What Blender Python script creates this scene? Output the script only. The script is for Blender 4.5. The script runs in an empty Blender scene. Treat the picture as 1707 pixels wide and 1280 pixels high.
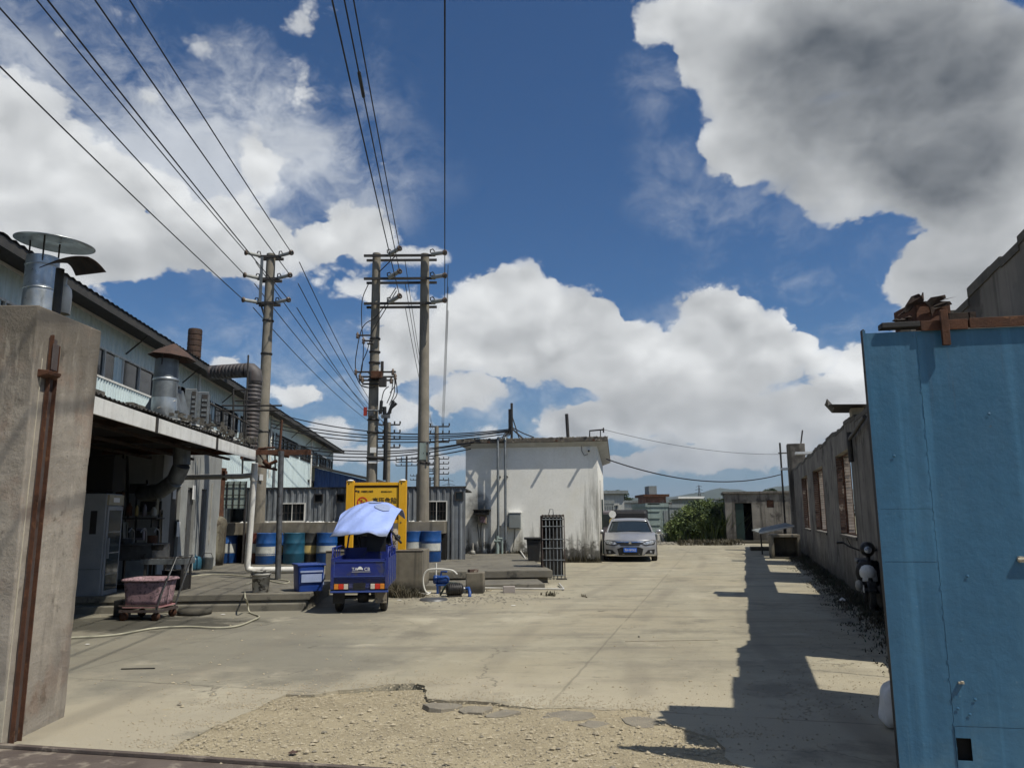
import bpy, math, random
from mathutils import Vector, Matrix
R = math.radians
sc = bpy.context.scene
col = sc.collection
random.seed(7)

# ------------------------------------------------------------------ camera
F_PX = 1282.0
PITCH, ROLL, CAM_H = 9.65, -0.4, 1.6
cam_d = bpy.data.cameras.new('camera')
cam = bpy.data.objects.new('camera', cam_d)
col.objects.link(cam)
cam_d.sensor_fit = 'HORIZONTAL'
cam_d.sensor_width = 36.0
cam_d.lens = 36.0 * F_PX / 1707.0
cam_d.clip_start = 0.05
cam_d.clip_end = 9000
CM = Matrix.Rotation(R(90 + PITCH), 4, 'X') @ Matrix.Rotation(R(ROLL), 4, 'Z')
cam.matrix_world = Matrix.Translation((0, 0, CAM_H)) @ CM
sc.camera = cam

# ------------------------------------------------------------------ measuring helpers (photograph pixel -> real place)
def ray(u, v):
    return (CM.to_3x3() @ Vector((u - 853.5, 640 - v, -F_PX)))
def at(u, v, Y):
    d = ray(u, v); return Vector((0, 0, CAM_H)) + d * (Y / d.y)
def gnd(u, v, z=0.0):
    d = ray(u, v); return Vector((0, 0, CAM_H)) + d * ((z - CAM_H) / d.z)
def onplane(u, v, X0, az):
    t = math.tan(R(az)); d = ray(u, v)
    return Vector((0, 0, CAM_H)) + d * (X0 / (d.x - t * d.y))

# ------------------------------------------------------------------ colour management, render settings
sc.view_settings.view_transform = 'Standard'
sc.view_settings.look = 'None'
sc.view_settings.gamma = 1.0
sc.view_settings.use_curve_mapping = False
sc.view_settings.exposure = EXPOSURE = 0.0
sc.render.engine = 'CYCLES'
sc.cycles.use_denoising = True
sc.cycles.max_bounces = 6
sc.cycles.diffuse_bounces = 3
sc.cycles.glossy_bounces = 3
sc.cycles.transparent_max_bounces = 8
sc.cycles.transmission_bounces = 4
sc.cycles.caustics_reflective = False
sc.cycles.caustics_refractive = False

# ------------------------------------------------------------------ sun and sky
SUN_AZ, SUN_EL = 122.0, 57.0
sd = bpy.data.lights.new('sun', 'SUN')
sd.energy = 4.7
sd.angle = R(0.5)
sd.color = (1.0, 0.94, 0.82)
sun = bpy.data.objects.new('sun', sd)
col.objects.link(sun)
to_sun = Vector((math.cos(R(SUN_EL)) * math.sin(R(SUN_AZ)), math.cos(R(SUN_EL)) * math.cos(R(SUN_AZ)), math.sin(R(SUN_EL))))
sun.rotation_euler = to_sun.to_track_quat('Z', 'Y').to_euler()
sun.location = to_sun * 60

world = bpy.data.worlds.new('World')
sc.world = world
world.use_nodes = True
wn = world.node_tree
wn.nodes.clear()

class NT:
    """small helper for writing node trees as expressions"""
    def __init__(s, tree): s.t = tree
    def link(s, a, b): s.t.links.new(a, b)
    def put(s, sock, v):
        if isinstance(v, bpy.types.NodeSocket): s.t.links.new(v, sock)
        elif v is not None: sock.default_value = v
    def math(s, op, a, b=None, c=None, clamp=False):
        n = s.t.nodes.new('ShaderNodeMath'); n.operation = op; n.use_clamp = clamp
        s.put(n.inputs[0], a)
        if b is not None: s.put(n.inputs[1], b)
        if c is not None: s.put(n.inputs[2], c)
        return n.outputs[0]
    def vmath(s, op, a, b=None, scale=None):
        n = s.t.nodes.new('ShaderNodeVectorMath'); n.operation = op
        s.put(n.inputs[0], a)
        if b is not None: s.put(n.inputs[1], b)
        if scale is not None: s.put(n.inputs['Scale'], scale)
        return n.outputs['Value'] if op in ('LENGTH', 'DOT_PRODUCT', 'DISTANCE') else n.outputs[0]
    def noise(s, vec, scale, detail=4, rough=.5, dist=0, lac=2.0, color=False):
        n = s.t.nodes.new('ShaderNodeTexNoise')
        s.put(n.inputs['Vector'], vec); n.inputs['Scale'].default_value = scale
        n.inputs['Detail'].default_value = detail; n.inputs['Roughness'].default_value = rough
        n.inputs['Distortion'].default_value = dist; n.inputs['Lacunarity'].default_value = lac
        return n.outputs['Color'] if color else n.outputs[0]
    def voronoi(s, vec, scale, detail=0, rough=.5, feature='F1', rand=1.0, out='Distance', smooth=None):
        n = s.t.nodes.new('ShaderNodeTexVoronoi'); n.feature = feature
        s.put(n.inputs['Vector'], vec); n.inputs['Scale'].default_value = scale
        if 'Detail' in n.inputs: n.inputs['Detail'].default_value = detail; n.inputs['Roughness'].default_value = rough
        n.inputs['Randomness'].default_value = rand
        if smooth is not None: n.inputs['Smoothness'].default_value = smooth
        return n.outputs[out]
    def mix(s, f, a, b, mode='MIX'):
        n = s.t.nodes.new('ShaderNodeMix'); n.data_type = 'RGBA'; n.blend_type = mode; n.clamp_factor = True
        s.put(n.inputs[0], f)
        for sk, v in ((n.inputs[6], a), (n.inputs[7], b)):
            s.put(sk, (*v, 1) if isinstance(v, tuple) and len(v) == 3 else v)
        return n.outputs[2]
    def step(s, x, lo, hi, a=0.0, b=1.0, kind='SMOOTHSTEP'):
        n = s.t.nodes.new('ShaderNodeMapRange'); n.interpolation_type = kind
        s.put(n.inputs[0], x); n.inputs[1].default_value = lo; n.inputs[2].default_value = hi
        n.inputs[3].default_value = a; n.inputs[4].default_value = b
        return n.outputs[0]
    def scale(s, vec, xyz):
        n = s.t.nodes.new('ShaderNodeMapping'); s.put(n.inputs[0], vec); n.inputs['Scale'].default_value = xyz
        return n.outputs[0]
    def sep(s, v):
        n = s.t.nodes.new('ShaderNodeSeparateXYZ'); s.put(n.inputs[0], v); return n.outputs
    def comb(s, x, y, z):
        n = s.t.nodes.new('ShaderNodeCombineXYZ')
        s.put(n.inputs[0], x); s.put(n.inputs[1], y); s.put(n.inputs[2], z); return n.outputs[0]

def azel(u, v):
    d = ray(u, v).normalized()
    return math.degrees(math.atan2(d.x, d.y)), math.degrees(math.asin(d.z))

# where the clouds of that day stood: (centre, half widths) measured on the photograph, strength
CLOUDS = [
 (-60,330,330,170,1.0),(150,320,180,130,1.0),(20,170,150,100,.8),(90,40,120,60,.55),(300,390,190,110,1.0),(250,170,40,45,.5),(430,420,140,70,.9),
 (590,390,105,66,1.0),(700,428,62,30,.7),(120,440,150,70,.9),(600,480,100,45,.7),(690,560,140,90,.9),(420,300,60,80,.5),
 (365,75,55,55,.42),(510,35,95,60,.55),(490,165,66,80,.52),(445,245,66,75,.5),(625,90,28,38,.33),(640,265,90,40,.25),(250,60,120,70,.35),
 (810,500,90,80,1.0),(880,475,62,58,1.0),(950,520,90,66,.9),(1010,555,95,62,.9),(1060,590,110,66,.9),(1195,535,95,76,1.1),(1275,560,100,66,1.0),
 (1120,610,210,60,1.0),(1330,595,66,46,.8),(1420,615,80,52,.8),(880,590,190,80,1.0),(700,620,60,40,.35),
 (785,665,75,40,.8),(495,665,70,32,.9),(385,612,50,30,.8),(550,715,90,30,.7),(690,690,80,40,.75),(945,705,90,44,.9),(1090,700,170,50,1.0),(1290,705,190,58,1.0),(1200,765,260,40,.9),(900,775,220,34,.8),(640,650,54,40,.8),(620,760,200,34,.8),(1400,680,120,60,.9),(420,740,140,30,.6),(1150,650,240,40,.9),(820,720,70,30,.6),
 (1380,60,320,110,1.3),(1620,180,300,220,1.6),(1330,230,150,120,1.0),(1215,270,66,80,.8),(1420,330,130,70,.8),(1640,400,190,160,1.1),(1530,480,110,90,.9),(1500,590,120,60,.8),
 (1110,30,85,62,.9),(1165,95,55,55,.8),(1220,30,130,80,.9),(1270,120,130,90,.8),(1250,210,110,90,.7),(1640,620,170,90,.9),
]
SHADE = [(1400,160,430,290,1.1),(1620,430,260,260,.8),(1520,70,420,190,1.0),(1650,200,330,200,.9),(1400,200,220,130,.5),(1600,290,230,110,.5),(1250,60,240,110,.5),(1380,300,160,90,.3),(1600,450,200,150,.45),
         (900,655,240,60,.9),(1180,670,260,50,.9),(1000,600,60,30,.5),(1240,610,90,36,.5),(830,570,60,30,.4),(330,440,200,50,.5),(560,420,90,24,.3),(640,430,110,46,.35),(100,420,300,90,.32),(0,230,100,70,.2),(1200,780,500,60,.6),(700,790,500,60,.6),(1300,700,260,50,.3),(600,500,110,60,.25)]

VEIL = [(150,150,420,260,.9),(420,330,300,200,.7),(520,120,200,200,.6),(640,280,160,130,.35),(700,640,700,170,.75),(1300,640,500,200,.7),(1150,300,160,120,.35),(1100,120,120,120,.45),(1300,400,300,120,.4)]

def blobsum(N, azelv, table):
    tot = None
    for (u, v, ru, rv, w) in table:
        a0, e0 = azel(u, v)
        a1, e1 = azel(u + ru, v); a2, e2 = azel(u, v - rv)
        ra = max(abs(a1 - a0), .2); re = max(abs(e2 - e0), .2)
        d = N.vmath('MULTIPLY', N.vmath('SUBTRACT', azelv, (a0, e0, 0)), (1 / ra, 1 / re, 0))
        q = N.math('SUBTRACT', 1.0, N.vmath('DOT_PRODUCT', d, d), clamp=True)
        tot = N.math('MULTIPLY', q, w) if tot is None else N.math('MULTIPLY_ADD', q, w, tot)
    return tot

def cloud_group():
    g = bpy.data.node_groups.new('cloud_field', 'ShaderNodeTree')
    g.interface.new_socket('Vector', in_out='INPUT', socket_type='NodeSocketVector')
    for nm in ('Density', 'Body', 'Shade', 'Veil'):
        g.interface.new_socket(nm, in_out='OUTPUT', socket_type='NodeSocketFloat')
    gi = g.nodes.new('NodeGroupInput'); go = g.nodes.new('NodeGroupOutput')
    N = NT(g)
    d0 = N.vmath('NORMALIZE', gi.outputs[0])
    # billows: the outline is pushed about by large and small turbulence
    w1 = N.vmath('SUBTRACT', N.noise(d0, 9, 5, .55, color=True), (.5, .5, .5))
    d1 = N.vmath('ADD', d0, N.vmath('SCALE', w1, scale=.055))
    x, y, z = N.sep(d1)
    az = N.math('MULTIPLY', N.math('ARCTAN2', x, y), 57.2958)
    el = N.math('MULTIPLY', N.math('ARCSINE', N.math('MINIMUM', N.math('MAXIMUM', z, -1.0), 1.0)), 57.2958)
    ae = N.comb(az, el, 0.0)
    B = blobsum(N, ae, CLOUDS)
    # the sky beyond the photograph carries on with the same broken cloud
    out = N.math('MAXIMUM', N.step(N.math('ABSOLUTE', az), 36, 46), N.step(el, 40, 48))
    far = N.step(N.noise(N.scale(d0, (1, 1, 1.8)), 2.2, 3, .5), .48, .70, 0, 1.25)
    B = N.math('ADD', N.math('MULTIPLY', B, N.math('SUBTRACT', 1.0, out)), N.math('MULTIPLY', far, out))
    B = N.math('MINIMUM', B, 1.5)
    D = N.math('ADD', N.math('MINIMUM', N.math('MULTIPLY', B, 2.3), 2.1), .08)
    S = blobsum(N, ae, SHADE)
    N.link(blobsum(N, ae, VEIL), go.inputs[3]); N.link(D, go.inputs[0]); N.link(B, go.inputs[1]); N.link(S, go.inputs[2])
    return g
CG = cloud_group()
W = NT(wn)
geo = wn.nodes.new('ShaderNodeTexCoord')
dirv = geo.outputs['Generated']
sky = wn.nodes.new('ShaderNodeTexSky')
sky.sky_type = 'NISHITA'
sky.sun_disc = False
sky.sun_elevation = R(SUN_EL)
sky.sun_rotation = R(SUN_AZ)
sky.air_density = 1.0
sky.dust_density = 0.6
sky.ozone_density = 4.0
SKY_STRENGTH = 0.070
cgn = wn.nodes.new('ShaderNodeGroup'); cgn.node_tree = CG; W.put(cgn.inputs[0], dirv); c0 = cgn.outputs
warp = W.vmath('SCALE', W.vmath('SUBTRACT', W.noise(dirv, 13, 3, .5, color=True), (.5, .5, .5)), scale=.035)
def turb(vec):
    fl = W.scale(W.vmath('ADD', vec, warp), (1, 1, 1.35))
    n = W.noise(fl, 11, 10, .66)
    vo = W.voronoi(fl, 21, 3.5, .62, 'SMOOTH_F1', smooth=.22)
    return W.math('MULTIPLY_ADD', W.math('SUBTRACT', .40, vo), 1.15, W.math('MULTIPLY', W.math('SUBTRACT', n, .5), 2.3))
t0 = turb(dirv)
def turb_lo(vec):
    fl = W.scale(W.vmath('ADD', vec, warp), (1, 1, 1.35))
    return W.math('SUBTRACT', W.noise(fl, 6, 3.5, .5), W.math('MULTIPLY', W.voronoi(fl, 17, 1.6, .5, 'SMOOTH_F1', smooth=.45), .42))
l0 = turb_lo(dirv)
l1 = turb_lo(W.vmath('ADD', dirv, (0.014, -0.004, 0.026)))
dens = W.math('ADD', c0[0], t0)
body = W.step(c0[1], .25, 1.0)                        # thin veils at the rims, solid heads inside
edge = W.math('MULTIPLY_ADD', body, -.86, 1.0)
alpha = W.math('DIVIDE', W.math('SUBTRACT', dens, .10), edge, clamp=True)
alpha = W.math('MULTIPLY', W.step(alpha, 0.0, 1.0), W.math('MULTIPLY_ADD', W.step(c0[1], .25, .85), .38, .62))
relief = W.math('SUBTRACT', l0, l1)                   # the side facing the sun, up and to the right, is the lit one
thick = W.step(dens, .3, 2.2)
shd = W.math('MULTIPLY', c0[2], W.step(W.math('MULTIPLY_ADD', t0, .25, c0[0]), .0, .60))
lit = W.math('ADD', .93, W.math('MULTIPLY', relief, W.math('MULTIPLY_ADD', W.math('MINIMUM', shd, 1.0), -.45, .66)))
lit = W.math('SUBTRACT', lit, W.math('MULTIPLY', thick, .08))
lit = W.math('MULTIPLY_ADD', t0, W.math('MULTIPLY_ADD', W.math('MINIMUM', shd, 1.0), -.11, .11), lit)
soft = W.noise(W.scale(W.vmath('ADD', dirv, warp), (1, 1, 1.7)), 5, 4, .5)
lit = W.math('SUBTRACT', lit, W.math('MULTIPLY', W.step(soft, .32, .70), .17))
lit = W.math('SUBTRACT', lit, W.math('MULTIPLY', W.step(shd, 0.0, 2.0, 0.0, 1.0, 'LINEAR'), .70))
ccol = W.mix(W.step(lit, -.06, 1.0, kind='LINEAR'), (.082, .100, .124), (.86, .88, .89))
K = 1.0 / SKY_STRENGTH
ccol = W.vmath('SCALE', ccol, scale=K)
x_, y_, z_ = W.sep(W.vmath('NORMALIZE', dirv))
hazef = W.step(z_, -0.04, .26, .70, 0.0)
skyc = W.mix(hazef, W.vmath('MULTIPLY', sky.outputs[0], (.62, .88, 1.12)), (.20 * K, .28 * K, .39 * K))
ccol = W.mix(W.step(z_, 0.0, .16, .55, 0.0), ccol, (.24 * K, .29 * K, .36 * K))
vn = W.noise(W.scale(W.vmath('ADD', dirv, W.vmath('SCALE', warp, scale=2.0)), (1, 1, 1.6)), 7, 9, .66)
veil = W.math('MULTIPLY', W.step(W.math('ADD', vn, W.math('MULTIPLY', W.math('MINIMUM', c0[3], 1.2), .22)), .52, .84), W.math('MINIMUM', c0[3], 1.0))
vcol = W.mix(.5, ccol, (.62 * K, .67 * K, .74 * K))
skyc = W.mix(W.math('MULTIPLY', veil, .80), skyc, vcol)
fin = W.mix(alpha, skyc, ccol)
bg = wn.nodes.new('ShaderNodeBackground')
bg.inputs['Strength'].default_value = SKY_STRENGTH
W.link(fin, bg.inputs[0])
wo = wn.nodes.new('ShaderNodeOutputWorld')
W.link(bg.outputs[0], wo.inputs[0])
world.cycles.sampling_method = 'NONE'
sc.cycles.use_adaptive_sampling = True
sc.cycles.adaptive_threshold = 0.02
sc.cycles.adaptive_min_samples = 12

# ------------------------------------------------------------------ mesh building
class MB:
    def __init__(s): s.v = []; s.f = []; s.smooth = []
    def add(s, vs, fs, M=None, smooth=False):
        b = len(s.v)
        for p in vs:
            p = Vector(p)
            s.v.append(M @ p if M is not None else p)
        for f in fs:
            s.f.append([b + i for i in f]); s.smooth.append(smooth)
        return s
    def box(s, x0, x1, y0, y1, z0, z1, M=None):
        vs = [(x0,y0,z0),(x1,y0,z0),(x1,y1,z0),(x0,y1,z0),(x0,y0,z1),(x1,y0,z1),(x1,y1,z1),(x0,y1,z1)]
        return s.add(vs, [(0,3,2,1),(4,5,6,7),(0,1,5,4),(1,2,6,5),(2,3,7,6),(3,0,4,7)], M)
    def cbox(s, c, d, M=None):
        return s.box(c[0]-d[0]/2, c[0]+d[0]/2, c[1]-d[1]/2, c[1]+d[1]/2, c[2]-d[2]/2, c[2]+d[2]/2, M)
    def tube(s, pts, r, n=8, cap=True, M=None):
        pts = [Vector(p) for p in pts]
        rs = r if isinstance(r, (list, tuple)) else [r] * len(pts)
        vs = []; up = None
        for i, p in enumerate(pts):
            t = (pts[min(i+1, len(pts)-1)] - pts[max(i-1, 0)])
            t = t.normalized() if t.length > 1e-9 else Vector((0,0,1))
            if up is None:
                up = Vector((0,0,1)) if abs(t.z) < .9 else Vector((0,1,0))
            a = up - t * up.dot(t)
            if a.length < 1e-6: a = Vector((1,0,0)) - t * t.x
            a.normalize(); b = t.cross(a); up = a
            for k in range(n):
                an = 2*math.pi*k/n
                vs.append(p + (a*math.cos(an) + b*math.sin(an)) * rs[i])
        fs = []
        for i in range(len(pts)-1):
            for k in range(n):
                k2 = (k+1) % n
                fs.append((i*n+k, i*n+k2, (i+1)*n+k2, (i+1)*n+k))
        s.add(vs, fs, M, smooth=True)
        if cap:
            m = len(pts)-1
            s.add(vs[:n], [tuple(range(n-1, -1, -1))], M); s.add(vs[m*n:], [tuple(range(n))], M)
        return s
    def lathe(s, prof, n=16, M=None, smooth=True, a0=0, a1=360):
        """prof: (radius, z) pairs"""
        vs = []; full = (a1 - a0) >= 360; m = n if full else n + 1
        for (r, z) in prof:
            for k in range(m):
                an = R(a0 + (a1 - a0) * k / n); vs.append((r*math.cos(an), r*math.sin(an), z))
        fs = []
        for i in range(len(prof)-1):
            for k in range(n):
                k2 = (k+1) % m
                fs.append((i*m+k, i*m+k2, (i+1)*m+k2, (i+1)*m+k))
        return s.add(vs, fs, M, smooth)
    def cyl(s, x, y, z0, z1, r, n=16, r1=None, M=None):
        r1 = r if r1 is None else r1
        T = Matrix.Translation((x, y, 0))
        if M is not None: T = M @ T
        s.lathe([(r, z0), (r1, z1)], n, T)
        for (rr, z, flip) in ((r, z0, True), (r1, z1, False)):
            vs = [(rr*math.cos(2*math.pi*k/n), rr*math.sin(2*math.pi*k/n), z) for k in range(n)]
            s.add(vs, [tuple(range(n-1,-1,-1)) if flip else tuple(range(n))], T)
        return s
    def prism(s, poly, y0, y1, M=None):
        """poly of (x, z) extruded along y"""
        n = len(poly)
        vs = [(x, y0, z) for x, z in poly] + [(x, y1, z) for x, z in poly]
        fs = [tuple(range(n)), tuple(range(2*n-1, n-1, -1))]
        fs += [(i, n+i, n+(i+1) % n, (i+1) % n) for i in range(n)]
        return s.add(vs, fs, M)
    def grid(s, fn, nu, nv, M=None, smooth=True, closed=False):
        vs = [fn(i/nu, j/nv) for j in range(nv+1) for i in range(nu+1)]
        fs = [(j*(nu+1)+i, j*(nu+1)+i+1, (j+1)*(nu+1)+i+1, (j+1)*(nu+1)+i) for j in range(nv) for i in range(nu)]
        return s.add(vs, fs, M, smooth)
    def corrugated(s, x0, x1, z0, z1, pitch=.2, depth=.03, trap=True, M=None, th=.004, top=None):
        """sheet in the x-z plane, ribs running up z, ribs proud towards -y"""
        xs = []; x = x0
        while x < x1 - 1e-6:
            for fx, fy in (((0, 0), (.45, 0), (.6, 1), (.85, 1)) if trap else ((0, 0), (.25, .7), (.5, 1), (.75, .7))):
                if x + fx*pitch <= x1: xs.append((x + fx*pitch, -fy*depth))
            x += pitch
        xs.append((x1, 0))
        zt = top if top else (lambda x: z1)
        n = len(xs)
        vs = [(x, y, z0) for x, y in xs] + [(x, y, zt(x)) for x, y in xs]
        vs += [(x, y+th, z0) for x, y in xs] + [(x, y+th, zt(x)) for x, y in xs]
        fs = [(i, i+1, n+i+1, n+i) for i in range(n-1)] + [(2*n+i+1, 2*n+i, 3*n+i, 3*n+i+1) for i in range(n-1)]
        fs += [(n+i, n+i+1, 3*n+i+1, 3*n+i) for i in range(n-1)] + [(i+1, i, 2*n+i, 2*n+i+1) for i in range(n-1)]
        return s.add(vs, fs, M)
    def build(s, name, mat, parent=None, bevel=0, loc=None, rotz=None, label=None, kind=None):
        me = bpy.data.meshes.new(name)
        me.from_pydata([tuple(v) for v in s.v], [], s.f)
        me.polygons.foreach_set('use_smooth', s.smooth)
        me.update()
        if mat is not None: me.materials.append(mat)
        o = bpy.data.objects.new(name, me)
        col.objects.link(o)
        if parent is not None: o.parent = parent
        if loc is not None: o.location = loc
        if rotz is not None: o.rotation_euler = (0, 0, rotz)
        if bevel:
            b = o.modifiers.new('bevel', 'BEVEL'); b.width = bevel; b.segments = 2; b.limit_method = 'ANGLE'; b.angle_limit = R(50)
        if label: o['label'] = label
        if kind: o['kind'] = kind
        return o

def tag(o, label=None, cat=None, group=None, kind=None):
    if label: o['label'] = label
    if cat: o['category'] = cat
    if group: o['group'] = group
    if kind: o['kind'] = kind
    return o
def thing(name, label, cat, loc=(0, 0, 0), az=0, group=None):
    """an Empty at the thing's base; az = heading in degrees clockwise from straight ahead"""
    o = bpy.data.objects.new(name, None); col.objects.link(o)
    o.empty_display_size = .2
    o.location = loc; o.rotation_euler = (0, 0, -R(az))
    return tag(o, label, cat, group)
def copy_tree(o, parent=None):
    c = o.copy(); col.objects.link(c)
    if parent is not None: c.parent = parent
    for ch in [x for x in bpy.data.objects if x.parent == o]: copy_tree(ch, c)
    return c
def T(x=0, y=0, z=0): return Matrix.Translation((x, y, z))
def RX(a): return Matrix.Rotation(R(a), 4, 'X')
def RY(a): return Matrix.Rotation(R(a), 4, 'Y')
def RZ(a): return Matrix.Rotation(R(a), 4, 'Z')
def box(name, dims, mat, parent=None, bevel=0, M=None, **k):
    return MB().box(*dims, M=M).build(name, mat, parent, bevel, **k)
def ax(p, az):
    """world point -> local x (across) and y (along) of a frame with heading az at the origin"""
    a = R(az); return Vector((p[0]*math.cos(a) - p[1]*math.sin(a), p[0]*math.sin(a) + p[1]*math.cos(a)))
def onx(x0, y, az):
    """world x on the line through (x0, 0) with heading az at depth y"""
    return x0 + y * math.tan(R(az))

# ------------------------------------------------------------------ materials
def mat(name, c1, c2=None, rough=.75, metal=0.0, scale=2.0, detail=8, streak=None, spots=None, low=None, bump=.0, bscale=60, coarse=.0, spec=.4, world_xyz=False, contrast=.5, rvar=.0, extra=None, streak_amt=.7, streak_scale=6.0):
    """procedural surface: two base colours in cloudy noise, optional run-down streaks, blotches, a dirty or lightened foot, grain"""
    m = bpy.data.materials.new(name); m.use_nodes = True
    nt = m.node_tree; nt.nodes.clear(); N = NT(nt)
    out = nt.nodes.new('ShaderNodeOutputMaterial'); b = nt.nodes.new('ShaderNodeBsdfPrincipled')
    N.link(b.outputs[0], out.inputs[0])
    if world_xyz:
        g = nt.nodes.new('ShaderNodeNewGeometry'); P = g.outputs['Position']
    else:
        g = nt.nodes.new('ShaderNodeTexCoord'); P = g.outputs['Object']
    c = N.mix(0.0, c1, c1)
    if c2:
        n1 = N.noise(P, scale, detail, .6)
        c = N.mix(N.step(n1, .5 - contrast*.4, .5 + contrast*.4), c1, c2)
        n2 = N.noise(P, scale*9, 5, .6)
        c = N.mix(N.step(n2, .4, .75, 0, .35), c, tuple(x*.72 for x in c1))
    if streak:
        ps = N.scale(P, (streak_scale, streak_scale, .28))
        s1 = N.noise(ps, 1.0, 7, .62)
        c = N.mix(N.step(s1, .48, .72, 0, streak_amt), c, streak)
    if spots:
        sc_, lo, hi, sc_col = spots
        s2 = N.noise(P, sc_, 9, .65)
        c = N.mix(N.step(s2, lo, hi), c, sc_col)
    if low:
        lc, h0, h1 = low            # tone climbing from the foot: damp, grime, and painted sunlight on the room wall
        z = N.sep(P)[2]
        zz = N.math('ADD', z, N.math('MULTIPLY', N.math('SUBTRACT', N.noise(P, 3.0, 7, .65), .5), (h1-h0)*1.6))
        c = N.mix(N.step(zz, h0, h1, 1.0, 0.0), c, lc)
    if extra: c = extra(N, P, c)
    N.link(c, b.inputs['Base Color'])
    if rvar:
        N.link(N.step(N.noise(P, scale*3, 6, .6), .3, .7, max(.03, rough-rvar), min(1, rough+rvar)), b.inputs['Roughness'])
    else: b.inputs['Roughness'].default_value = rough
    b.inputs['Metallic'].default_value = metal
    b.inputs['Specular IOR Level'].default_value = spec
    if bump or coarse:
        h = N.noise(P, bscale, 6, .65)
        if coarse: h = N.math('MULTIPLY_ADD', N.noise(P, bscale*.07, 6, .6), coarse/max(bump, .001), h)
        bn = nt.nodes.new('ShaderNodeBump'); bn.inputs['Strength'].default_value = 1.0
        bn.inputs['Distance'].default_value = max(bump, .001)
        N.link(h, bn.inputs['Height']); N.link(bn.outputs[0], b.inputs['Normal'])
    return m

# the yard's concrete: pale dusty tan where cars drive, greyer at the rims, damp by the kitchen
def yard_extra(N, P, c):
    x, y, z = N.sep(P)
    big = N.noise(P, .22, 6, .6)
    c = N.mix(N.step(big, .36, .66, 0, .85), c, (.325, .288, .205))
    # long faint wheel-worn drifts running with the lane
    rot = N.vmath('ADD', P, (0, 0, 0))
    lane = N.noise(N.comb(N.math('SUBTRACT', N.math('MULTIPLY', x, 1.0), N.math('MULTIPLY', y, .22)), N.math('MULTIPLY', y, .10), 0.0), 1.1, 6, .6)
    c = N.mix(N.step(lane, .44, .68, 0, .55), c, (.355, .330, .250))
    # cross trails of dust
    tr = N.noise(N.comb(N.math('MULTIPLY', x, .30), N.math('MULTIPLY', y, 1.6), 0.0), 1.0, 7, .65)
    c = N.mix(N.step(tr, .48, .68, 0, .62), c, (.165, .152, .122))
    # grime patches
    g = N.noise(P, 1.3, 9, .7)
    c = N.mix(N.step(g, .56, .70, 0, .5), c, (.135, .124, .100))
    fine = N.noise(P, 45, 4, .7)
    c = N.mix(N.step(fine, .58, .72, 0, .35), c, (.42, .38, .29))
    c = N.mix(N.step(fine, .40, .30, 0, .35), c, (.11, .10, .08))
    # darker, greener-grey concrete on the kitchen side
    side = N.math('ADD', N.math('ADD', x, N.math('MULTIPLY', y, .20)), N.math('MULTIPLY', N.math('SUBTRACT', N.noise(P, .5, 6, .6), .5), 5.0))
    c = N.mix(N.step(side, -.6, 1.3, .62, 0), c, (.150, .145, .122))
    drift = N.math('ADD', y, N.math('MULTIPLY', N.math('SUBTRACT', N.noise(P, 1.1, 8, .7), .5), 5.5))
    c = N.mix(N.step(drift, 6.6, 9.0, .75, 0), c, (.38, .34, .255))
    # rubbed tyre trails curving up the lane
    tx = N.math('ADD', N.math('SUBTRACT', x, N.math('MULTIPLY', y, .17)), N.math('MULTIPLY', N.math('SINE', N.math('MULTIPLY', y, .16)), 1.1))
    tt = N.math('ABSOLUTE', N.math('SUBTRACT', N.math('FRACT', N.math('DIVIDE', N.math('ADD', tx, 20), 1.55)), .5))
    c = N.mix(N.math('MULTIPLY', N.step(tt, .03, .13, .5, 0), N.step(N.noise(P, .35, 5, .6), .40, .58)), c, (.19, .172, .135))
    # slab joints
    for (ax_, ay_, per, off) in ((.9659, -.2588, 5.2, 1.3), (.2588, .9659, 6.1, 3.4)):
        q = N.math('ADD', N.math('ADD', N.math('MULTIPLY', x, ax_), N.math('MULTIPLY', y, ay_)), N.math('MULTIPLY', N.math('SUBTRACT', N.noise(P, 3, 4, .6), .5), .05))
        jj = N.math('ABSOLUTE', N.math('SUBTRACT', N.math('FRACT', N.math('DIVIDE', N.math('ADD', q, 60+off), per)), .5))
        c = N.mix(N.math('MULTIPLY', N.step(jj, .0012, .0040, .38, 0), N.step(N.noise(P, .9, 4, .6), .36, .50)), c, (.09, .08, .062))
    stain = N.noise(N.vmath('ADD', P, (31, 7, 0)), .7, 9, .7)
    c = N.mix(N.step(stain, .53, .66, 0, .65), c, (.155, .143, .113))
    oil = N.noise(N.vmath('ADD', P, (3, 19, 0)), 1.5, 6, .6)
    c = N.mix(N.step(oil, .665, .72, 0, .6), c, (.07, .064, .052))
    pale = N.noise(N.vmath('ADD', P, (13, 5, 0)), .55, 8, .68)
    c = N.mix(N.step(pale, .56, .68, 0, .6), c, (.42, .385, .295))
    # wet ground around the cart and the drain
    w = N.vmath('MULTIPLY', N.vmath('SUBTRACT', P, (-5.9, 12.2, 0)), (.42, .85, 1))
    wd = N.math('ADD', N.vmath('LENGTH', w), N.math('MULTIPLY', N.math('SUBTRACT', N.noise(P, 2.2, 6, .6), .5), 1.7))
    c = N.mix(N.step(wd, .45, .95, .8, 0), c, (.035, .034, .028))
    # cracks
    v = N.voronoi(N.vmath('ADD', P, N.vmath('SCALE', N.noise(P, 2.5, 5, .6, color=True), scale=.55)), .30, 0, .5, 'DISTANCE_TO_EDGE')
    c = N.mix(N.math('MULTIPLY', N.step(v, .0015, .0045, .55, 0), N.step(N.noise(P, .8, 3, .5), .47, .60)), c, (.075, .068, .054))
    return c
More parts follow.
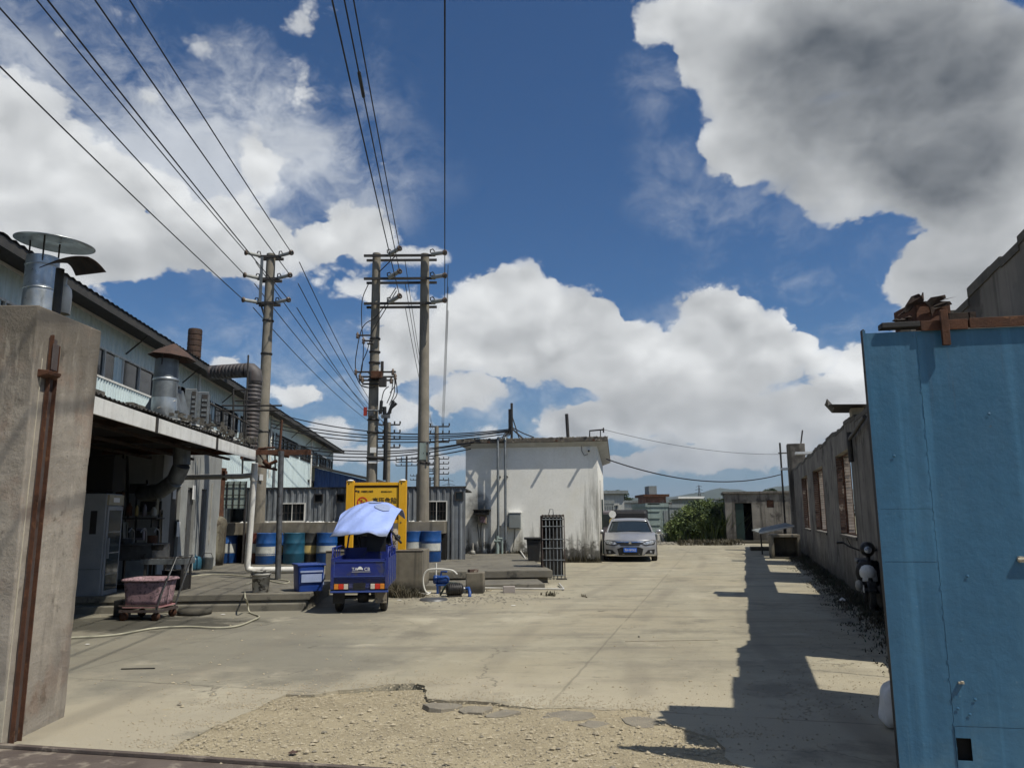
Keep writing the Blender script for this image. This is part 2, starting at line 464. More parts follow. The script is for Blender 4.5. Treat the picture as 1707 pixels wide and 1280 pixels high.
mYARD = mat('dusty_concrete', (.262, .240, .182), (.318, .294, .220), rough=.9, scale=.8, bump=.004, bscale=55, coarse=.010, spec=.25, world_xyz=True, extra=yard_extra)
mGRAVEL = mat('gravel_dirt', (.355, .305, .205), (.275, .235, .158), rough=.95, scale=1.6, bump=.012, bscale=42, coarse=.03, spec=.2, world_xyz=True,
              spots=(28, .55, .62, (.44, .385, .28)))
mSTONE = mat('pale_stones', (.43, .375, .27), (.30, .26, .19), rough=.9, scale=18, bump=.003, bscale=80, spec=.25, world_xyz=True)
mSLABEDGE = mat('broken_slab', (.26, .235, .185), (.19, .172, .14), rough=.92, scale=5, bump=.006, bscale=60, spec=.2, world_xyz=True)
mPLAT = mat('old_platform_concrete', (.175, .162, .13), (.115, .107, .088), rough=.85, scale=1.6, bump=.004, bscale=50, coarse=.006, world_xyz=True, spots=(2.2, .56, .66, (.052, .05, .043)), rvar=.1)
mBLOCK = mat('weathered_block', (.22, .195, .15), (.13, .117, .092), rough=.92, scale=2.4, streak=(.055, .05, .04), bump=.004, bscale=50, low=((.05, .046, .036), .05, .3))
def pillar_extra(N, P, c):
    z = N.sep(P)[2]; q = N.math('ADD', z, N.math('MULTIPLY', N.math('SUBTRACT', N.noise(N.scale(P, (4, 4, .7)), 1.0, 7, .65), .5), 1.6))
    c = N.mix(N.step(q, 2.3, 3.0, 0, .75), c, (.095, .082, .066))
    c = N.mix(N.step(N.noise(P, 2.1, 6, .6), .52, .66, 0, .5), c, (.235, .165, .125))
    c = N.mix(N.step(N.noise(P, 38, 3, .6), .66, .72, 0, .7), c, (.09, .078, .062))
    c = N.mix(N.step(N.noise(N.scale(P, (7, 7, 1.2)), 1.0, 8, .7), .56, .66, 0, .45), c, (.40, .36, .30))
    return N.mix(N.step(N.noise(P, .9, 7, .65), .50, .66, 0, .6), c, (.17, .155, .138))
mPILLAR = mat('pillar_render', (.32, .288, .245), (.21, .188, .160), extra=pillar_extra, rough=.93, scale=1.8, streak=(.115, .10, .082), streak_amt=.6, spots=(3.2, .58, .68, (.105, .088, .070)), bump=.004, bscale=45, coarse=.02)
mPILLARF = mat('pillar_render_grey', (.34, .305, .28), (.24, .215, .20), rough=.93, scale=1.4, spots=(2.6, .56, .68, (.13, .108, .095)), bump=.004, bscale=45, coarse=.008)
mPLASTER = mat('pale_plaster', (.42, .38, .30), (.33, .30, .24), rough=.9, scale=5, bump=.004, bscale=40)
mWALL = mat('stained_wall', (.24, .222, .195), (.105, .096, .084), rough=.93, scale=.9, streak=(.040, .037, .033), streak_amt=.95, streak_scale=4.5, spots=(1.2, .52, .64, (.060, .054, .048)), bump=.005, bscale=40, coarse=.01, low=((.05, .045, .034), -.1, .8))
mWALLTOP = mat('moss_dark_coping', (.07, .066, .058), (.13, .12, .10), rough=.95, scale=6, bump=.006, bscale=50)
mBRICK = mat('bare_brick', (.095, .056, .043), (.055, .038, .032), rough=.92, scale=14, bump=.004, bscale=70, spots=(6, .55, .65, (.32, .27, .22)))
mWBRICK = mat('whitewashed_brick', (.44, .38, .33), (.30, .24, .20), rough=.92, scale=9, bump=.004, bscale=70)
def house_extra(N, P, c):
    x, y, z = N.sep(P)
    s = N.noise(N.scale(P, (5, 5, .35)), 1.0, 7, .65)
    m1 = N.math('ADD', N.math('MULTIPLY', N.step(z, 2.2, .1, 0, .75), 1.0), N.math('MULTIPLY', N.math('SUBTRACT', s, .5), 2.2))
    c = N.mix(N.step(m1, .42, .95, 0, .85), c, (.125, .116, .096))
    m2 = N.math('ADD', N.step(z, 1.5, .1, 0, 1), N.math('MULTIPLY', N.math('SUBTRACT', N.noise(P, 3.2, 8, .7), .5), 2.2))
    c = N.mix(N.step(m2, .60, .95, 0, .9), c, (.045, .042, .036))
    # soot run under and over the meter box
    q = N.vmath('MULTIPLY', N.vmath('SUBTRACT', P, (-4.15, 0, 1.75)), (1.7, 0, 1.1))
    qq = N.math('ADD', N.vmath('LENGTH', q), N.math('MULTIPLY', N.math('SUBTRACT', N.noise(P, 2.5, 6, .6), .5), 1.4))
    c = N.mix(N.step(qq, .2, .95, .85, 0), c, (.10, .098, .088))
    cr = N.math('ADD', N.step(x, -1.6, .2, 0, 1), N.math('MULTIPLY', N.math('SUBTRACT', N.noise(N.scale(P, (6, 6, .5)), 1.0, 8, .7), .5), 2.4))
    c = N.mix(N.math('MULTIPLY', N.step(cr, .60, 1.1, 0, .75), N.step(z, 3.2, 1.8, .2, 1)), c, (.20, .19, .16))
    dr = N.math('MULTIPLY', N.step(N.noise(N.scale(P, (5, 5, .30)), 1.0, 8, .72), .54, .74), N.step(z, 1.6, 3.6, .25, 1))
    c = N.mix(N.math('MULTIPLY', dr, .22), c, (.40, .385, .33))
    # yellowed film in the middle
    c = N.mix(N.step(N.noise(P, .9, 4, .5), .5, .7, 0, .35), c, (.72, .68, .55))
    return c
mHOUSE = mat('stained_whitewash', (.84, .835, .79), (.77, .765, .715), rough=.9, scale=1.6, bump=.003, bscale=50, extra=house_extra, spec=.25)
mHOUSEU = mat('eave_render', (.50, .50, .48), (.40, .40, .38), rough=.9, scale=3, bump=.003, bscale=50)
mROOFEDGE = mat('roof_edge', (.085, .078, .068), (.15, .13, .105), rough=.95, scale=9, spots=(11, .56, .62, (.30, .27, .22)), bump=.008, bscale=40)
def gate_extra(N, P, c):
    a = N.noise(N.scale(P, (2.2, 1, .8)), 1.0, 8, .68)
    c = N.mix(N.step(a, .48, .68, 0, .35), c, (.07, .165, .25))
    b = N.noise(N.scale(P, (26, 26, 1.1)), 1.0, 6, .7)
    c = N.mix(N.step(b, .60, .72, 0, .2), c, (.12, .235, .32))
    d = N.noise(N.scale(P, (9, 9, 14)), 1.0, 9, .75)
    c = N.mix(N.step(d, .665, .70, 0, .8), c, (.10, .075, .06))
    e = N.noise(N.scale(P, (60, 60, 60)), 1.0, 3, .6)
    c = N.mix(N.step(e, .70, .74, 0, .5), c, (.22, .30, .34))
    z = N.sep(P)[2]
    r = N.math('MULTIPLY', N.step(N.noise(N.scale(P, (17, 17, .45)), 1.0, 6, .65), .58, .74), N.step(z, 1.9, 2.75))
    return N.mix(N.math('MULTIPLY', r, .75), c, (.10, .062, .045))
mBLUE = mat('blue_gate_paint', (.038, .122, .215), (.033, .106, .188), rough=.45, scale=1.1, streak=(.065, .19, .32), streak_amt=.6, streak_scale=10, spots=(4.5, .70, .745, (.20, .33, .43)), extra=gate_extra, bump=.0012, bscale=34, coarse=.012, low=((.14, .23, .28), -.5, .35), rvar=.08)
mBLUEDK = mat('gate_edge_steel', (.022, .024, .028), (.045, .042, .040), rough=.7, metal=.3, scale=6, bump=.002, bscale=60)
mRUST = mat('rust_brown', (.115, .05, .028), (.060, .030, .020), rough=.85, metal=.25, scale=8, bump=.004, bscale=60, spots=(9, .58, .68, (.17, .085, .045)))
mRUSTP = mat('rusted_channel', (.085, .058, .050), (.095, .082, .080), rough=.75, metal=.4, scale=3, bump=.003, bscale=60, spots=(6, .56, .66, (.055, .034, .026)))
mDRUST = mat('dark_scrap', (.020, .016, .014), (.055, .032, .022), rough=.85, metal=.3, scale=10, bump=.006, bscale=40)
mGALV = mat('galvanised', (.50, .53, .55), (.36, .39, .41), rough=.38, metal=.75, scale=4, spots=(5, .60, .72, (.22, .22, .21)), rvar=.12, bump=.001, bscale=30)
mGALVD = mat('dull_galvanised', (.22, .24, .25), (.13, .145, .155), rough=.55, metal=.6, scale=5, streak=(.07, .07, .068), bump=.001, bscale=30)
mSPIRAL = mat('spiral_duct', (.105, .098, .10), (.070, .064, .064), rough=.65, metal=.35, scale=5, streak=(.10, .06, .045))
mSPIRALR = mat('rusty_spiral_duct', (.095, .058, .042), (.052, .036, .030), rough=.75, metal=.4, scale=6)
def sheet_extra(N, P, c):
    return N.mix(N.step(N.noise(P, .35, 5, .6), .45, .7, 0, .35), c, (.40, .49, .50))
mWSHEET = mat('pale_blue_sheet', (.60, .70, .71), (.54, .64, .66), rough=.45, scale=1.5, streak=(.34, .40, .39), streak_amt=.45, extra=sheet_extra)
mFSHEET = mat('grey_fence_sheet', (.215, .235, .255), (.135, .148, .160), rough=.6, metal=.1, scale=1.5, streak=(.055, .055, .055), streak_amt=.85, streak_scale=5)
mBSHEET = mat('deep_blue_sheet', (.016, .055, .19), (.012, .042, .15), rough=.5, scale=3)
mDARKROOF = mat('dark_roof', (.035, .036, .038), (.055, .053, .050), rough=.85, scale=5, bump=.003, bscale=40)
mFASCIA = mat('white_fascia', (.70, .70, .67), (.60, .60, .57), rough=.6, scale=3, streak=(.33, .31, .27), streak_amt=.5, bump=.001)
mPALEWALL = mat('pale_rendered_wall', (.42, .45, .44), (.33, .36, .35), rough=.85, scale=1.2, streak=(.18, .18, .165), streak_amt=.6, low=((.16, .155, .14), -.1, .6))
mKWALL = mat('greasy_kitchen_wall', (.23, .215, .16), (.12, .105, .075), rough=.8, scale=2.0, streak=(.045, .035, .025), streak_amt=.8, spots=(3, .52, .62, (.06, .045, .03)))
mROOMWALL = mat('room_wall', (.29, .30, .29), (.22, .225, .22), rough=.85, scale=1.4, streak=(.12, .12, .115), streak_amt=.5, low=((.40, .41, .39), -.2, 1.3))  # the paler foot paints sunlight onto the lower wall
mBLACK = mat('black_plastic', (.012, .012, .013), (.018, .018, .018), rough=.5, scale=10)
mMATTBLK = mat('matt_black', (.008, .008, .008), (.013, .012, .011), rough=.9, scale=4)  # near-black things; also painted shade for interiors, recesses and the gate hole
mDKSTEEL = mat('dark_steel', (.035, .036, .038), (.06, .052, .045), rough=.6, metal=.4, scale=8)
mSTEEL = mat('dull_steel', (.16, .165, .17), (.10, .10, .10), rough=.5, metal=.6, scale=6, spots=(9, .58, .68, (.06, .045, .035)))
mSTAIN = mat('stainless', (.30, .31, .32), (.20, .20, .20), rough=.35, metal=.85, scale=4)
mPOLE = mat('spun_concrete_pole', (.235, .212, .172), (.165, .15, .122), rough=.9, scale=2.5, streak=(.12, .11, .09), bump=.002, bscale=60)
mPORC = mat('insulator_glaze', (.16, .115, .085), (.085, .06, .045), rough=.3, scale=5)
mPORCW = mat('pale_insulator', (.36, .37, .35), (.25, .25, .24), rough=.4, scale=5)
mWIRE = mat('black_wire', (.012, .012, .014), None, rough=.6)
mPVC = mat('white_pvc', (.74, .73, .69), (.62, .61, .57), rough=.4, scale=3, low=((.36, .34, .29), -.2, .25))
mPVCG = mat('grimy_pvc', (.40, .385, .34), (.26, .25, .22), rough=.55, scale=4, streak=(.15, .14, .12))
mWHITE = mat('white_paint', (.78, .78, .76), (.66, .66, .63), rough=.5, scale=5)
mPAPER = mat('paper_notice', (.72, .72, .70), (.62, .62, .60), rough=.8, scale=20)
mYEL = mat('yellow_steel', (.80, .43, .018), (.72, .38, .016), rough=.42, scale=4, streak=(.52, .29, .03), streak_amt=.35)
mYELB = mat('yellow_board', (.80, .47, .03), (.74, .42, .02), rough=.5, scale=3)
mRED = mat('sign_red', (.55, .035, .02), None, rough=.5)
mORANGE = mat('orange_lens', (.60, .22, .03), None, rough=.25)
mREDLENS = mat('red_lens', (.50, .035, .02), None, rough=.2)
mCLEARL = mat('pale_lens', (.55, .50, .42), None, rough=.2)
mDBLUE = mat('blue_drum', (.012, .075, .26), (.010, .055, .19), rough=.45, scale=3, spots=(5, .60, .70, (.05, .06, .08)), bump=.001)
mDTEAL = mat('teal_drum', (.012, .085, .145), (.010, .06, .10), rough=.5, scale=3, spots=(5, .60, .70, (.05, .05, .05)))
mDRED = mat('red_drum', (.13, .03, .02), (.09, .03, .02), rough=.5, scale=3)
mDBLK = mat('dark_drum', (.020, .024, .026), (.03, .025, .02), rough=.55, scale=3)
mDWHT = mat('drum_label', (.46, .47, .44), (.32, .33, .31), rough=.55, scale=6, spots=(7, .58, .66, (.20, .21, .19)))
mDYEL = mat('drum_label_yellow', (.50, .38, .14), (.36, .27, .10), rough=.55, scale=6, spots=(7, .56, .64, (.15, .12, .07)))
mTRIKE = mat('tricycle_blue', (.016, .030, .20), (.011, .022, .145), rough=.42, scale=3, spots=(6, .54, .66, (.045, .05, .10)), low=((.075, .072, .085), .1, .75), rvar=.1)
mTRIKEL = mat('tricycle_bright_edge', (.05, .085, .30), (.035, .065, .24), rough=.35, scale=4)
mBOXBLUE = mat('blue_tub', (.014, .050, .25), (.012, .040, .20), rough=.4, scale=3)
mDUSTY = mat('dusty_guard', (.26, .225, .17), (.18, .15, .115), rough=.9, scale=9, spots=(14, .54, .6, (.07, .06, .05)))
mTYRE = mat('tyre_rubber', (.022, .021, .020), (.05, .045, .037), rough=.85, scale=9, bump=.003, bscale=50)
mTARP = mat('lilac_tarpaulin', (.33, .43, .80), (.28, .375, .72), rough=.42, scale=2.2, bump=.006, bscale=9, spots=(3, .66, .75, (.34, .37, .48)), low=((.13, .15, .20), 1.26, 1.36))
mTARPPATCH = mat('grey_patch', (.30, .36, .56), (.26, .32, .48), rough=.6, scale=8)
mPINK = mat('pink_tub', (.33, .215, .235), (.22, .14, .155), rough=.75, scale=4, spots=(22, .50, .60, (.12, .085, .09)), bump=.002)
mPINKIN = mat('pink_tub_inside', (.42, .21, .21), (.30, .17, .17), rough=.7, scale=5)
mHOSE = mat('pale_hose', (.42, .40, .30), (.30, .29, .22), rough=.55, scale=6)
mHOSEW = mat('white_hose', (.62, .61, .56), None, rough=.5)
mBUCKET = mat('grimy_bucket', (.42, .41, .37), (.26, .25, .22), rough=.65, scale=6, spots=(9, .52, .60, (.055, .05, .045)))
mJUG = mat('teal_jug', (.03, .11, .17), (.02, .08, .12), rough=.4, scale=5)
mREDP = mat('red_plastic', (.45, .03, .025), None, rough=.4)
mFRIDGE = mat('fridge_enamel', (.25, .265, .28), (.20, .215, .23), rough=.45, scale=3, streak=(.20, .20, .19), streak_amt=.3)
mCREAM = mat('aged_cream_plastic', (.36, .33, .24), (.27, .24, .17), rough=.55, scale=5)
mGLASSD = mat('dark_glass', (.012, .017, .020), (.020, .026, .030), rough=.08, scale=2, spec=.6)
mGLASSG = mat('fridge_glass', (.035, .048, .050), (.055, .066, .066), rough=.12, scale=2, spec=.6)
mCARGLASS = mat('car_glass', (.018, .026, .032), None, rough=.05, spec=.7)
mCARBODY = mat('silver_car_paint', (.40, .405, .42), (.36, .365, .38), rough=.28, metal=.5, scale=3)
mCHROME = mat('chrome', (.65, .66, .68), None, rough=.12, metal=1.0)
mLAMP = mat('headlamp', (.70, .73, .76), (.06, .065, .07), rough=.08, metal=.4, scale=22, spec=.7)
mPLATE = mat('plate_blue', (.03, .14, .62), None, rough=.4)
mVAN = mat('dark_canvas', (.014, .014, .017), (.022, .022, .026), rough=.55, scale=4)
mMAUVE = mat('mauve_van', (.16, .145, .165), (.13, .115, .13), rough=.5, scale=3)
mPUMPB = mat('pump_blue', (.02, .07, .26), (.015, .05, .18), rough=.4, scale=8)
mGREEND = mat('dark_green_door', (.008, .028, .022), (.006, .018, .015), rough=.6, scale=3)
mLEAF = mat('weed_leaf', (.135, .175, .045), (.075, .115, .028), rough=.7, scale=.9, detail=3, world_xyz=True, spots=(1.6, .56, .66, (.17, .175, .06)))
mLEAFD = mat('tree_leaf', (.032, .055, .018), (.020, .038, .012), rough=.75, scale=.5, detail=3, world_xyz=True)
mDRY = mat('dry_weed', (.075, .062, .038), (.035, .034, .018), rough=.85, scale=3, world_xyz=True)
mBARK = mat('bark', (.10, .08, .06), (.06, .05, .04), rough=.95, scale=6)
mHILL = mat('wooded_hill', (.050, .072, .062), (.040, .058, .050), rough=.95, scale=.02, world_xyz=True)
mFIELD = mat('rough_field', (.13, .13, .075), (.19, .17, .11), rough=.95, scale=.15, world_xyz=True)
mFARW = mat('far_white_wall', (.50, .50, .47), (.38, .38, .36), rough=.9, scale=.6, streak=(.22, .22, .2))
mFARR = mat('far_rusty_wall', (.24, .115, .08), (.13, .075, .06), rough=.9, scale=1.5, spots=(2, .55, .65, (.3, .27, .23)))
mFARG = mat('far_grey_wall', (.25, .27, .27), (.18, .20, .20), rough=.9, scale=.8, streak=(.12, .13, .13))
mFARGG = mat('far_green_grey_wall', (.27, .33, .31), (.22, .27, .255), rough=.9, scale=.8, streak=(.15, .18, .17))
mTRACK = mat('dusty_track_plate', (.13, .105, .090), (.085, .066, .056), rough=.85, metal=.1, scale=3, spots=(5, .52, .64, (.24, .205, .165)), bump=.003, bscale=60)
mCONE = mat('rusty_cone', (.085, .048, .036), (.05, .036, .03), rough=.85, scale=7)
mTAG = mat('faded_red_tag', (.28, .03, .02), None, rough=.7)
mRUBBLE = mat('rubble', (.24, .22, .18), (.12, .11, .09), rough=.95, scale=6, world_xyz=True)

# ================================================================== THE SETTING
def build_ground():
    m = MB()
    m.add([(-3000, -300, -.09), (3000, -300, -.09), (3000, 6000, -.09), (-3000, 6000, -.09)], [(0, 1, 2, 3)])
    m.build('ground', mFIELD, kind='structure')
    # gravel where the slab has broken away, gently hummocked, a few centimetres below the slab
    rnd = random.Random(3)
    def h(u, v):
        x = -5 + 10*u; y = -.5 + 8.2*v
        z = -.015 + .008*math.sin(x*2.1+y) + .007*math.sin(y*3.3-x*1.3) + rnd.uniform(-.004, .004)
        if y > 6.9: z -= (y-6.9)*.03
        return (x, y, z)
    MB().grid(h, 120, 100).build('gravel_patch', mGRAVEL, kind='structure')
    # concrete yard with a ragged bite out of its near edge
    px = [(200,1278),(250,1266),(290,1247),(318,1228),(349,1213),(392,1196),(428,1181),(452,1166),(479,1156),(523,1157),(560,1150),(603,1147),(654,1139),(690,1139),(712,1142),(709,1154),(716,1164),
          (763,1168),(800,1168),(835,1173),(870,1177),(908,1180),(960,1179),(1010,1184),(1050,1181),(1082,1184),(1086,1196),(1133,1211),(1165,1222),(1191,1229),(1213,1245),(1206,1260),(1222,1272)]
    pts = [gnd(*p) for p in px]
    edge = [Vector((-1.9, -.3, 0)), Vector((-2.1, 2.0, 0)), Vector((-2.35, 4.0, 0)), Vector((-2.55, 5.0, 0))]
    fine = []
    rnd = random.Random(11)
    for a, b in zip(pts[:-1], pts[1:]):
        n = max(1, int((b-a).length/.09))
        for i in range(n):
            p = a.lerp(b, i/n); fine.append(Vector((p.x+rnd.uniform(-.022, .022), p.y+rnd.uniform(-.022, .022), 0)))
    fine.append(pts[-1])
    edge += fine + [Vector((1.9, 4.6, 0)), Vector((2.1, 3.0, 0)), Vector((2.2, -.3, 0))]
    outer = [Vector((60, -12, 0)), Vector((60, 47, 0)), Vector((-70, 47, 0)), Vector((-70, -12, 0)), Vector((-1.9, -12, 0))]
    loop = outer + edge + [Vector((2.2, -12, 0))]
    import bmesh
    bm = bmesh.new()
    vs = [bm.verts.new(p) for p in loop]
    f = bm.faces.new(vs)
    r = bmesh.ops.extrude_face_region(bm, geom=[f])
    for e in r['geom']:
        if isinstance(e, bmesh.types.BMVert): e.co.z = -.085
    bm.faces.remove(f) if False else None
    bmesh.ops.triangulate(bm, faces=[x for x in bm.faces if len(x.verts) > 4])
    bmesh.ops.recalc_face_normals(bm, faces=bm.faces)
    me = bpy.data.meshes.new('concrete_yard'); bm.to_mesh(me); bm.free()
    me.materials.append(mYARD)
    o = bpy.data.objects.new('concrete_yard', me); col.objects.link(o); o['kind'] = 'structure'
build_ground()

def pebble(mb, x, y, z, r, rnd):
    a = rnd.uniform(0, 6.28); sx = r*rnd.uniform(.8, 1.3); sy = r*rnd.uniform(.7, 1.1); sz = r*rnd.uniform(.5, .8)
    base = [(1,0,0),(.4,.9,.1),(-.7,.7,-.05),(-1,-.2,.1),(-.2,-1,0),(.8,-.6,.05)]
    vs = [(x + (px*math.cos(a)-py*math.sin(a))*sx, y + (px*math.sin(a)+py*math.cos(a))*sy, z + pz*sz) for px, py, pz in base]
    vs += [(x + rnd.uniform(-.3, .3)*sx, y + rnd.uniform(-.3, .3)*sy, z + sz)]
    vs += [(x, y, z - sz*.5)]
    mb.add(vs, [(i, (i+1) % 6, 6) for i in range(6)] + [((i+1) % 6, i, 7) for i in range(6)])
rnd = random.Random(5)
m = MB(); m2 = MB()
for i in range(14000):
    y = rnd.uniform(5.0, 7.75); x = rnd.uniform(-2.9, 2.3)
    if rnd.random() < .3: y = rnd.gauss(5.6, .4)
    r = rnd.choice([.003, .004, .005, .006, .008]) * rnd.uniform(.7, 1.3)
    if rnd.random() < .03: r = rnd.uniform(.010, .024)
    pebble(m if i % 6 else m2, x, y, -.014 + r*.3 + .008*math.sin(x*2.1+y) + .007*math.sin(y*3.3-x*1.3), r, rnd)
m.build('gravel_stones', mSTONE, kind='stuff', label='loose pale gravel lying in the broken part of the yard')
m2.build('grey_gravel_stones', mSLABEDGE, kind='stuff', label='grey crumbs of concrete among the gravel in front')
m = MB()
for i in range(2600):      # crumbs spilled off the broken edge
    q_ = rnd.choice([(290,1247),(349,1213),(428,1181),(479,1156),(603,1147),(712,1142),(763,1168),(870,1177),(960,1179),(1082,1184),(1191,1229)])
    g = gnd(q_[0]+rnd.gauss(0, 45), q_[1]-abs(rnd.gauss(0, 9))); pebble(m, g.x, g.y, .002, rnd.uniform(.003, .010), rnd)
for i in range(1500):
    if rnd.random() < .5: u_, v_ = rnd.uniform(150, 1400), rnd.uniform(1130, 1275)
    else: u_, v_ = rnd.uniform(1300, 1470), rnd.uniform(930, 1200)
    g = gnd(u_, v_); pebble(m, g.x, g.y, .003, rnd.uniform(.003, .012), rnd)
for i in range(240):
    g = gnd(rnd.uniform(150, 1300), rnd.uniform(940, 1150)); pebble(m, g.x, g.y, .003, rnd.uniform(.006, .02), rnd)
m.build('scattered_grit', mSTONE, kind='stuff', label='small crumbs and grit strewn over the concrete yard')

# broken slab pieces along the bite
for (u, v, w, d, a, lab) in ((742,1180,.36,.24,8,'flat broken slab piece furthest left along the ragged concrete edge'), (792,1186,.30,.24,-12,'thin cracked slab piece lying second from the left along the edge'),
        (838,1193,.32,.2,20,'low slab piece half buried in gravel near the middle of the edge'), (943,1198,.5,.32,-6,'largest pale slab piece lying against the broken concrete edge'),
        (995,1212,.26,.22,15,'squarish slab piece just right of the largest one'), (1068,1207,.28,.28,-32,'tilted pointed slab piece beside the shaded pit')):
    g = gnd(u, v, -.03); rr = random.Random(u)
    n = 11; poly = [(math.cos(6.283*(i+rr.uniform(-.35, .35))/n)*w/2*rr.uniform(.72, 1.15), math.sin(6.283*(i+rr.uniform(-.2, .2))/n)*d/2*rr.uniform(.6, 1.2)) for i in range(n)]
    m = MB(); T_ = Matrix.Rotation(R(rr.uniform(-6, 6)), 4, 'X') @ Matrix.Rotation(R(rr.uniform(-5, 5)), 4, 'Y')
    vs = [(x*1.04, y*1.04, -.02) for x, y in poly] + [(x, y, .022) for x, y in poly]
    m.add(vs, [tuple(range(n-1, -1, -1)), tuple(range(n, 2*n))] + [(i, (i+1) % n, n+(i+1) % n, n+i) for i in range(n)], T_)
    o = m.build('slab_fragment', mSLABEDGE, loc=(g.x, g.y-.04, g.z+.010), rotz=R(a), bevel=.004)
    tag(o, lab, 'slab piece', 'broken slab pieces')
for (u, v, r, lab, mm) in ((488,1257,.03,'reddish brick chip lying on the gravel at lower left',mBRICK),(511,1255,.026,'small tan stone right of the reddish brick chip',mSTONE),(748,1269,.024,'brown pebble at the bottom edge right of centre',mSTONE),(1405,1003,.075,'white rounded stone by the scooter wheel',mWHITE),(1065,1062,.02,'dark stone alone on the sunny concrete',mMATTBLK)):
    g = gnd(u, v); m = MB(); pebble(m, 0, 0, r*.4, r, random.Random(u)); tag(m.build('stone', mm, loc=g), lab, 'stone')

# hills on the horizon
def ridge(name, Y, prof, mat_, depth, noise_amp, seed):
    rr = random.Random(seed)
    us = [p[0] for p in prof]
    pts = []
    n = 220
    for i in range(n+1):
        u = us[0] + (us[-1]-us[0])*i/n
        for (a, va), (b, vb) in zip(prof[:-1], prof[1:]):
            if a <= u <= b: v = va + (vb-va)*(.5-.5*math.cos(math.pi*(u-a)/(b-a))); break
        p = at(u, v, Y); p.z += rr.uniform(-1, 1)*noise_amp
        pts.append(p)
    vs = []
    for k, (dy, f) in enumerate(((-depth, 0), (-depth*.6, .45), (-depth*.25, .85), (0, 1), (depth, -.02))):
        for p in pts: vs.append((p.x*(1+dy/Y), Y+dy, max(-1, p.z*f + rr.uniform(-1, 1)*noise_amp)))
    m_ = len(pts)
    fs = [(j*m_+i, j*m_+i+1, (j+1)*m_+i+1, (j+1)*m_+i) for j in range(4) for i in range(m_-1)]
    MB().add(vs, fs, smooth=True).build(name, mat_, kind='structure')
ridge('hills', 1500, [(-900,838),(-300,830),(100,834),(600,833),(900,831),(1010,829),(1120,829),(1165,822),(1200,814),(1222,815),(1262,820),(1280,814),(1330,806),(1420,815),(1600,808),(1900,822),(2600,832)], mHILL, 500, 1.2, 2)

# ================================================================== RIGHT SIDE: long wall, gate, pillar
WAZ, WX0 = 16.6, 2.15
def wl(u, v):
    """photo pixel on the face of the long wall -> distance along it, height"""
    p = onplane(u, v, WX0, WAZ); q = Vector((p.x-WX0, p.y)); a = R(WAZ)
    return q.x*math.sin(a) + q.y*math.cos(a), p.z
wall = thing('concrete_wall', 'long streaked concrete wall with window openings running down the right side', 'wall', (WX0, 0, 0), WAZ)
OPEN = [(6.84, 8.70, 1.12, 2.87), (15.97, 18.63, 1.12, 2.88), (21.85, 25.05, 1.08, 2.86), (27.3, 30.1, 1.05, 2.86)]
TH = .30
def wtop(s):
    base = 3.60 if s < 7 else 3.50 if s < 9 else 3.34 if s < 15.6 else 3.40
    return base + .035*math.sin(s*1.7) + .02*math.sin(s*5.1)
def wall_body(s0, s1):
    m = MB()
    cuts = sorted(set([s0, s1] + [c for o in OPEN for c in o[:2] if s0 < c < s1] + [s0 + .5*i for i in range(1, int((s1-s0)/.5)+1) if s0+.5*i < s1-.1]))
    for a, b in zip(cuts[:-1], cuts[1:]):
        mid = (a+b)/2; op = [o for o in OPEN if o[0] <= mid <= o[1]]
        segs = [(-.3, None)] if not op else [(-.3, op[0][2]), (op[0][3], None)]
        for z0, z1 in segs:
            za, zb = (wtop(a), wtop(b)) if z1 is None else (z1, z1)
            m.add([(0,a,z0),(TH,a,z0),(TH,b,z0),(0,b,z0),(0,a,za),(TH,a,za),(TH,b,zb),(0,b,zb)],
                  [(4,5,6,7),(0,3,7,4),(1,5,6,2)] + ([(0,3,2,1)] if z0 > 0 else []) + ([] if 0 else [(0,1,5,4),(3,7,6,2)]))
    return m
wall_body(5.35, 38.5).build('wall', mWALL, wall)
m = MB()
rr = random.Random(4)
s = 5.35
while s < 38.4:
    L = rr.uniform(.25, .7); e = min(s+L, 38.5)
    m.box(-.012, TH+.012, s, e, wtop(s+L/2)-.05, wtop(s+L/2)+rr.uniform(.012, .045)); s = e + .001
tag(m.build('coping', mWALLTOP, wall), kind='stuff')
for k, (a, b, z0, z1) in enumerate(OPEN):
    w = MB()
    w.box(.135, .165, a, a+.03, z0, z1).box(.135, .165, b-.03, b, z0, z1).box(.135, .165, a+.031, b-.031, z1-.03, z1).box(.135, .165, a+.031, b-.031, z0, z0+.03)
    fr = w.build('window_frame', mRUST, wall)
    for i in range(1):
        yy = a + (b-a)*.52
        box('bar', (.142, .158, yy-.008, yy+.008, z0+.03, z1-.03), mRUST, wall)
    # bare brickwork of the far jamb: raw outside the frame, whitewashed inside
    for (x0, x1, mt, nm) in ((.004, .125, mBRICK, 'brick_jamb'), (.175, TH-.004, mWBRICK, 'whitewashed_jamb')):
        q = MB(); n = int((z1-z0)/.068)
        for i in range(n):
            dx = rr.uniform(-.004, .004)
            q.box(x0, x1, b-.03-rr.uniform(.004, .02), b-.001, z0+.031+i*.068, z0+.031+i*.068+.056)
        tag(q.build(nm, mt, wall), kind='stuff')
    sill = box('sill', (-.03, TH+.01, a-.05, b+.05, z0-.06, z0-.001), mWALLTOP, wall, bevel=.006)
# rust bracket rail, dark downpipe near the gate
s1, z1 = wl(1436, 700); s0, z0 = wl(1416, 716)
MB().tube([(-.08, 13.2, 3.16), (-.08, 15.2, 2.98)], .035, 8).build('rail', mDKSTEEL, wall)
MB().tube([(-.07, 15.35, 3.12), (-.07, 15.35, 2.55)], .05, 8).build('drain_spout', mDKSTEEL, wall)
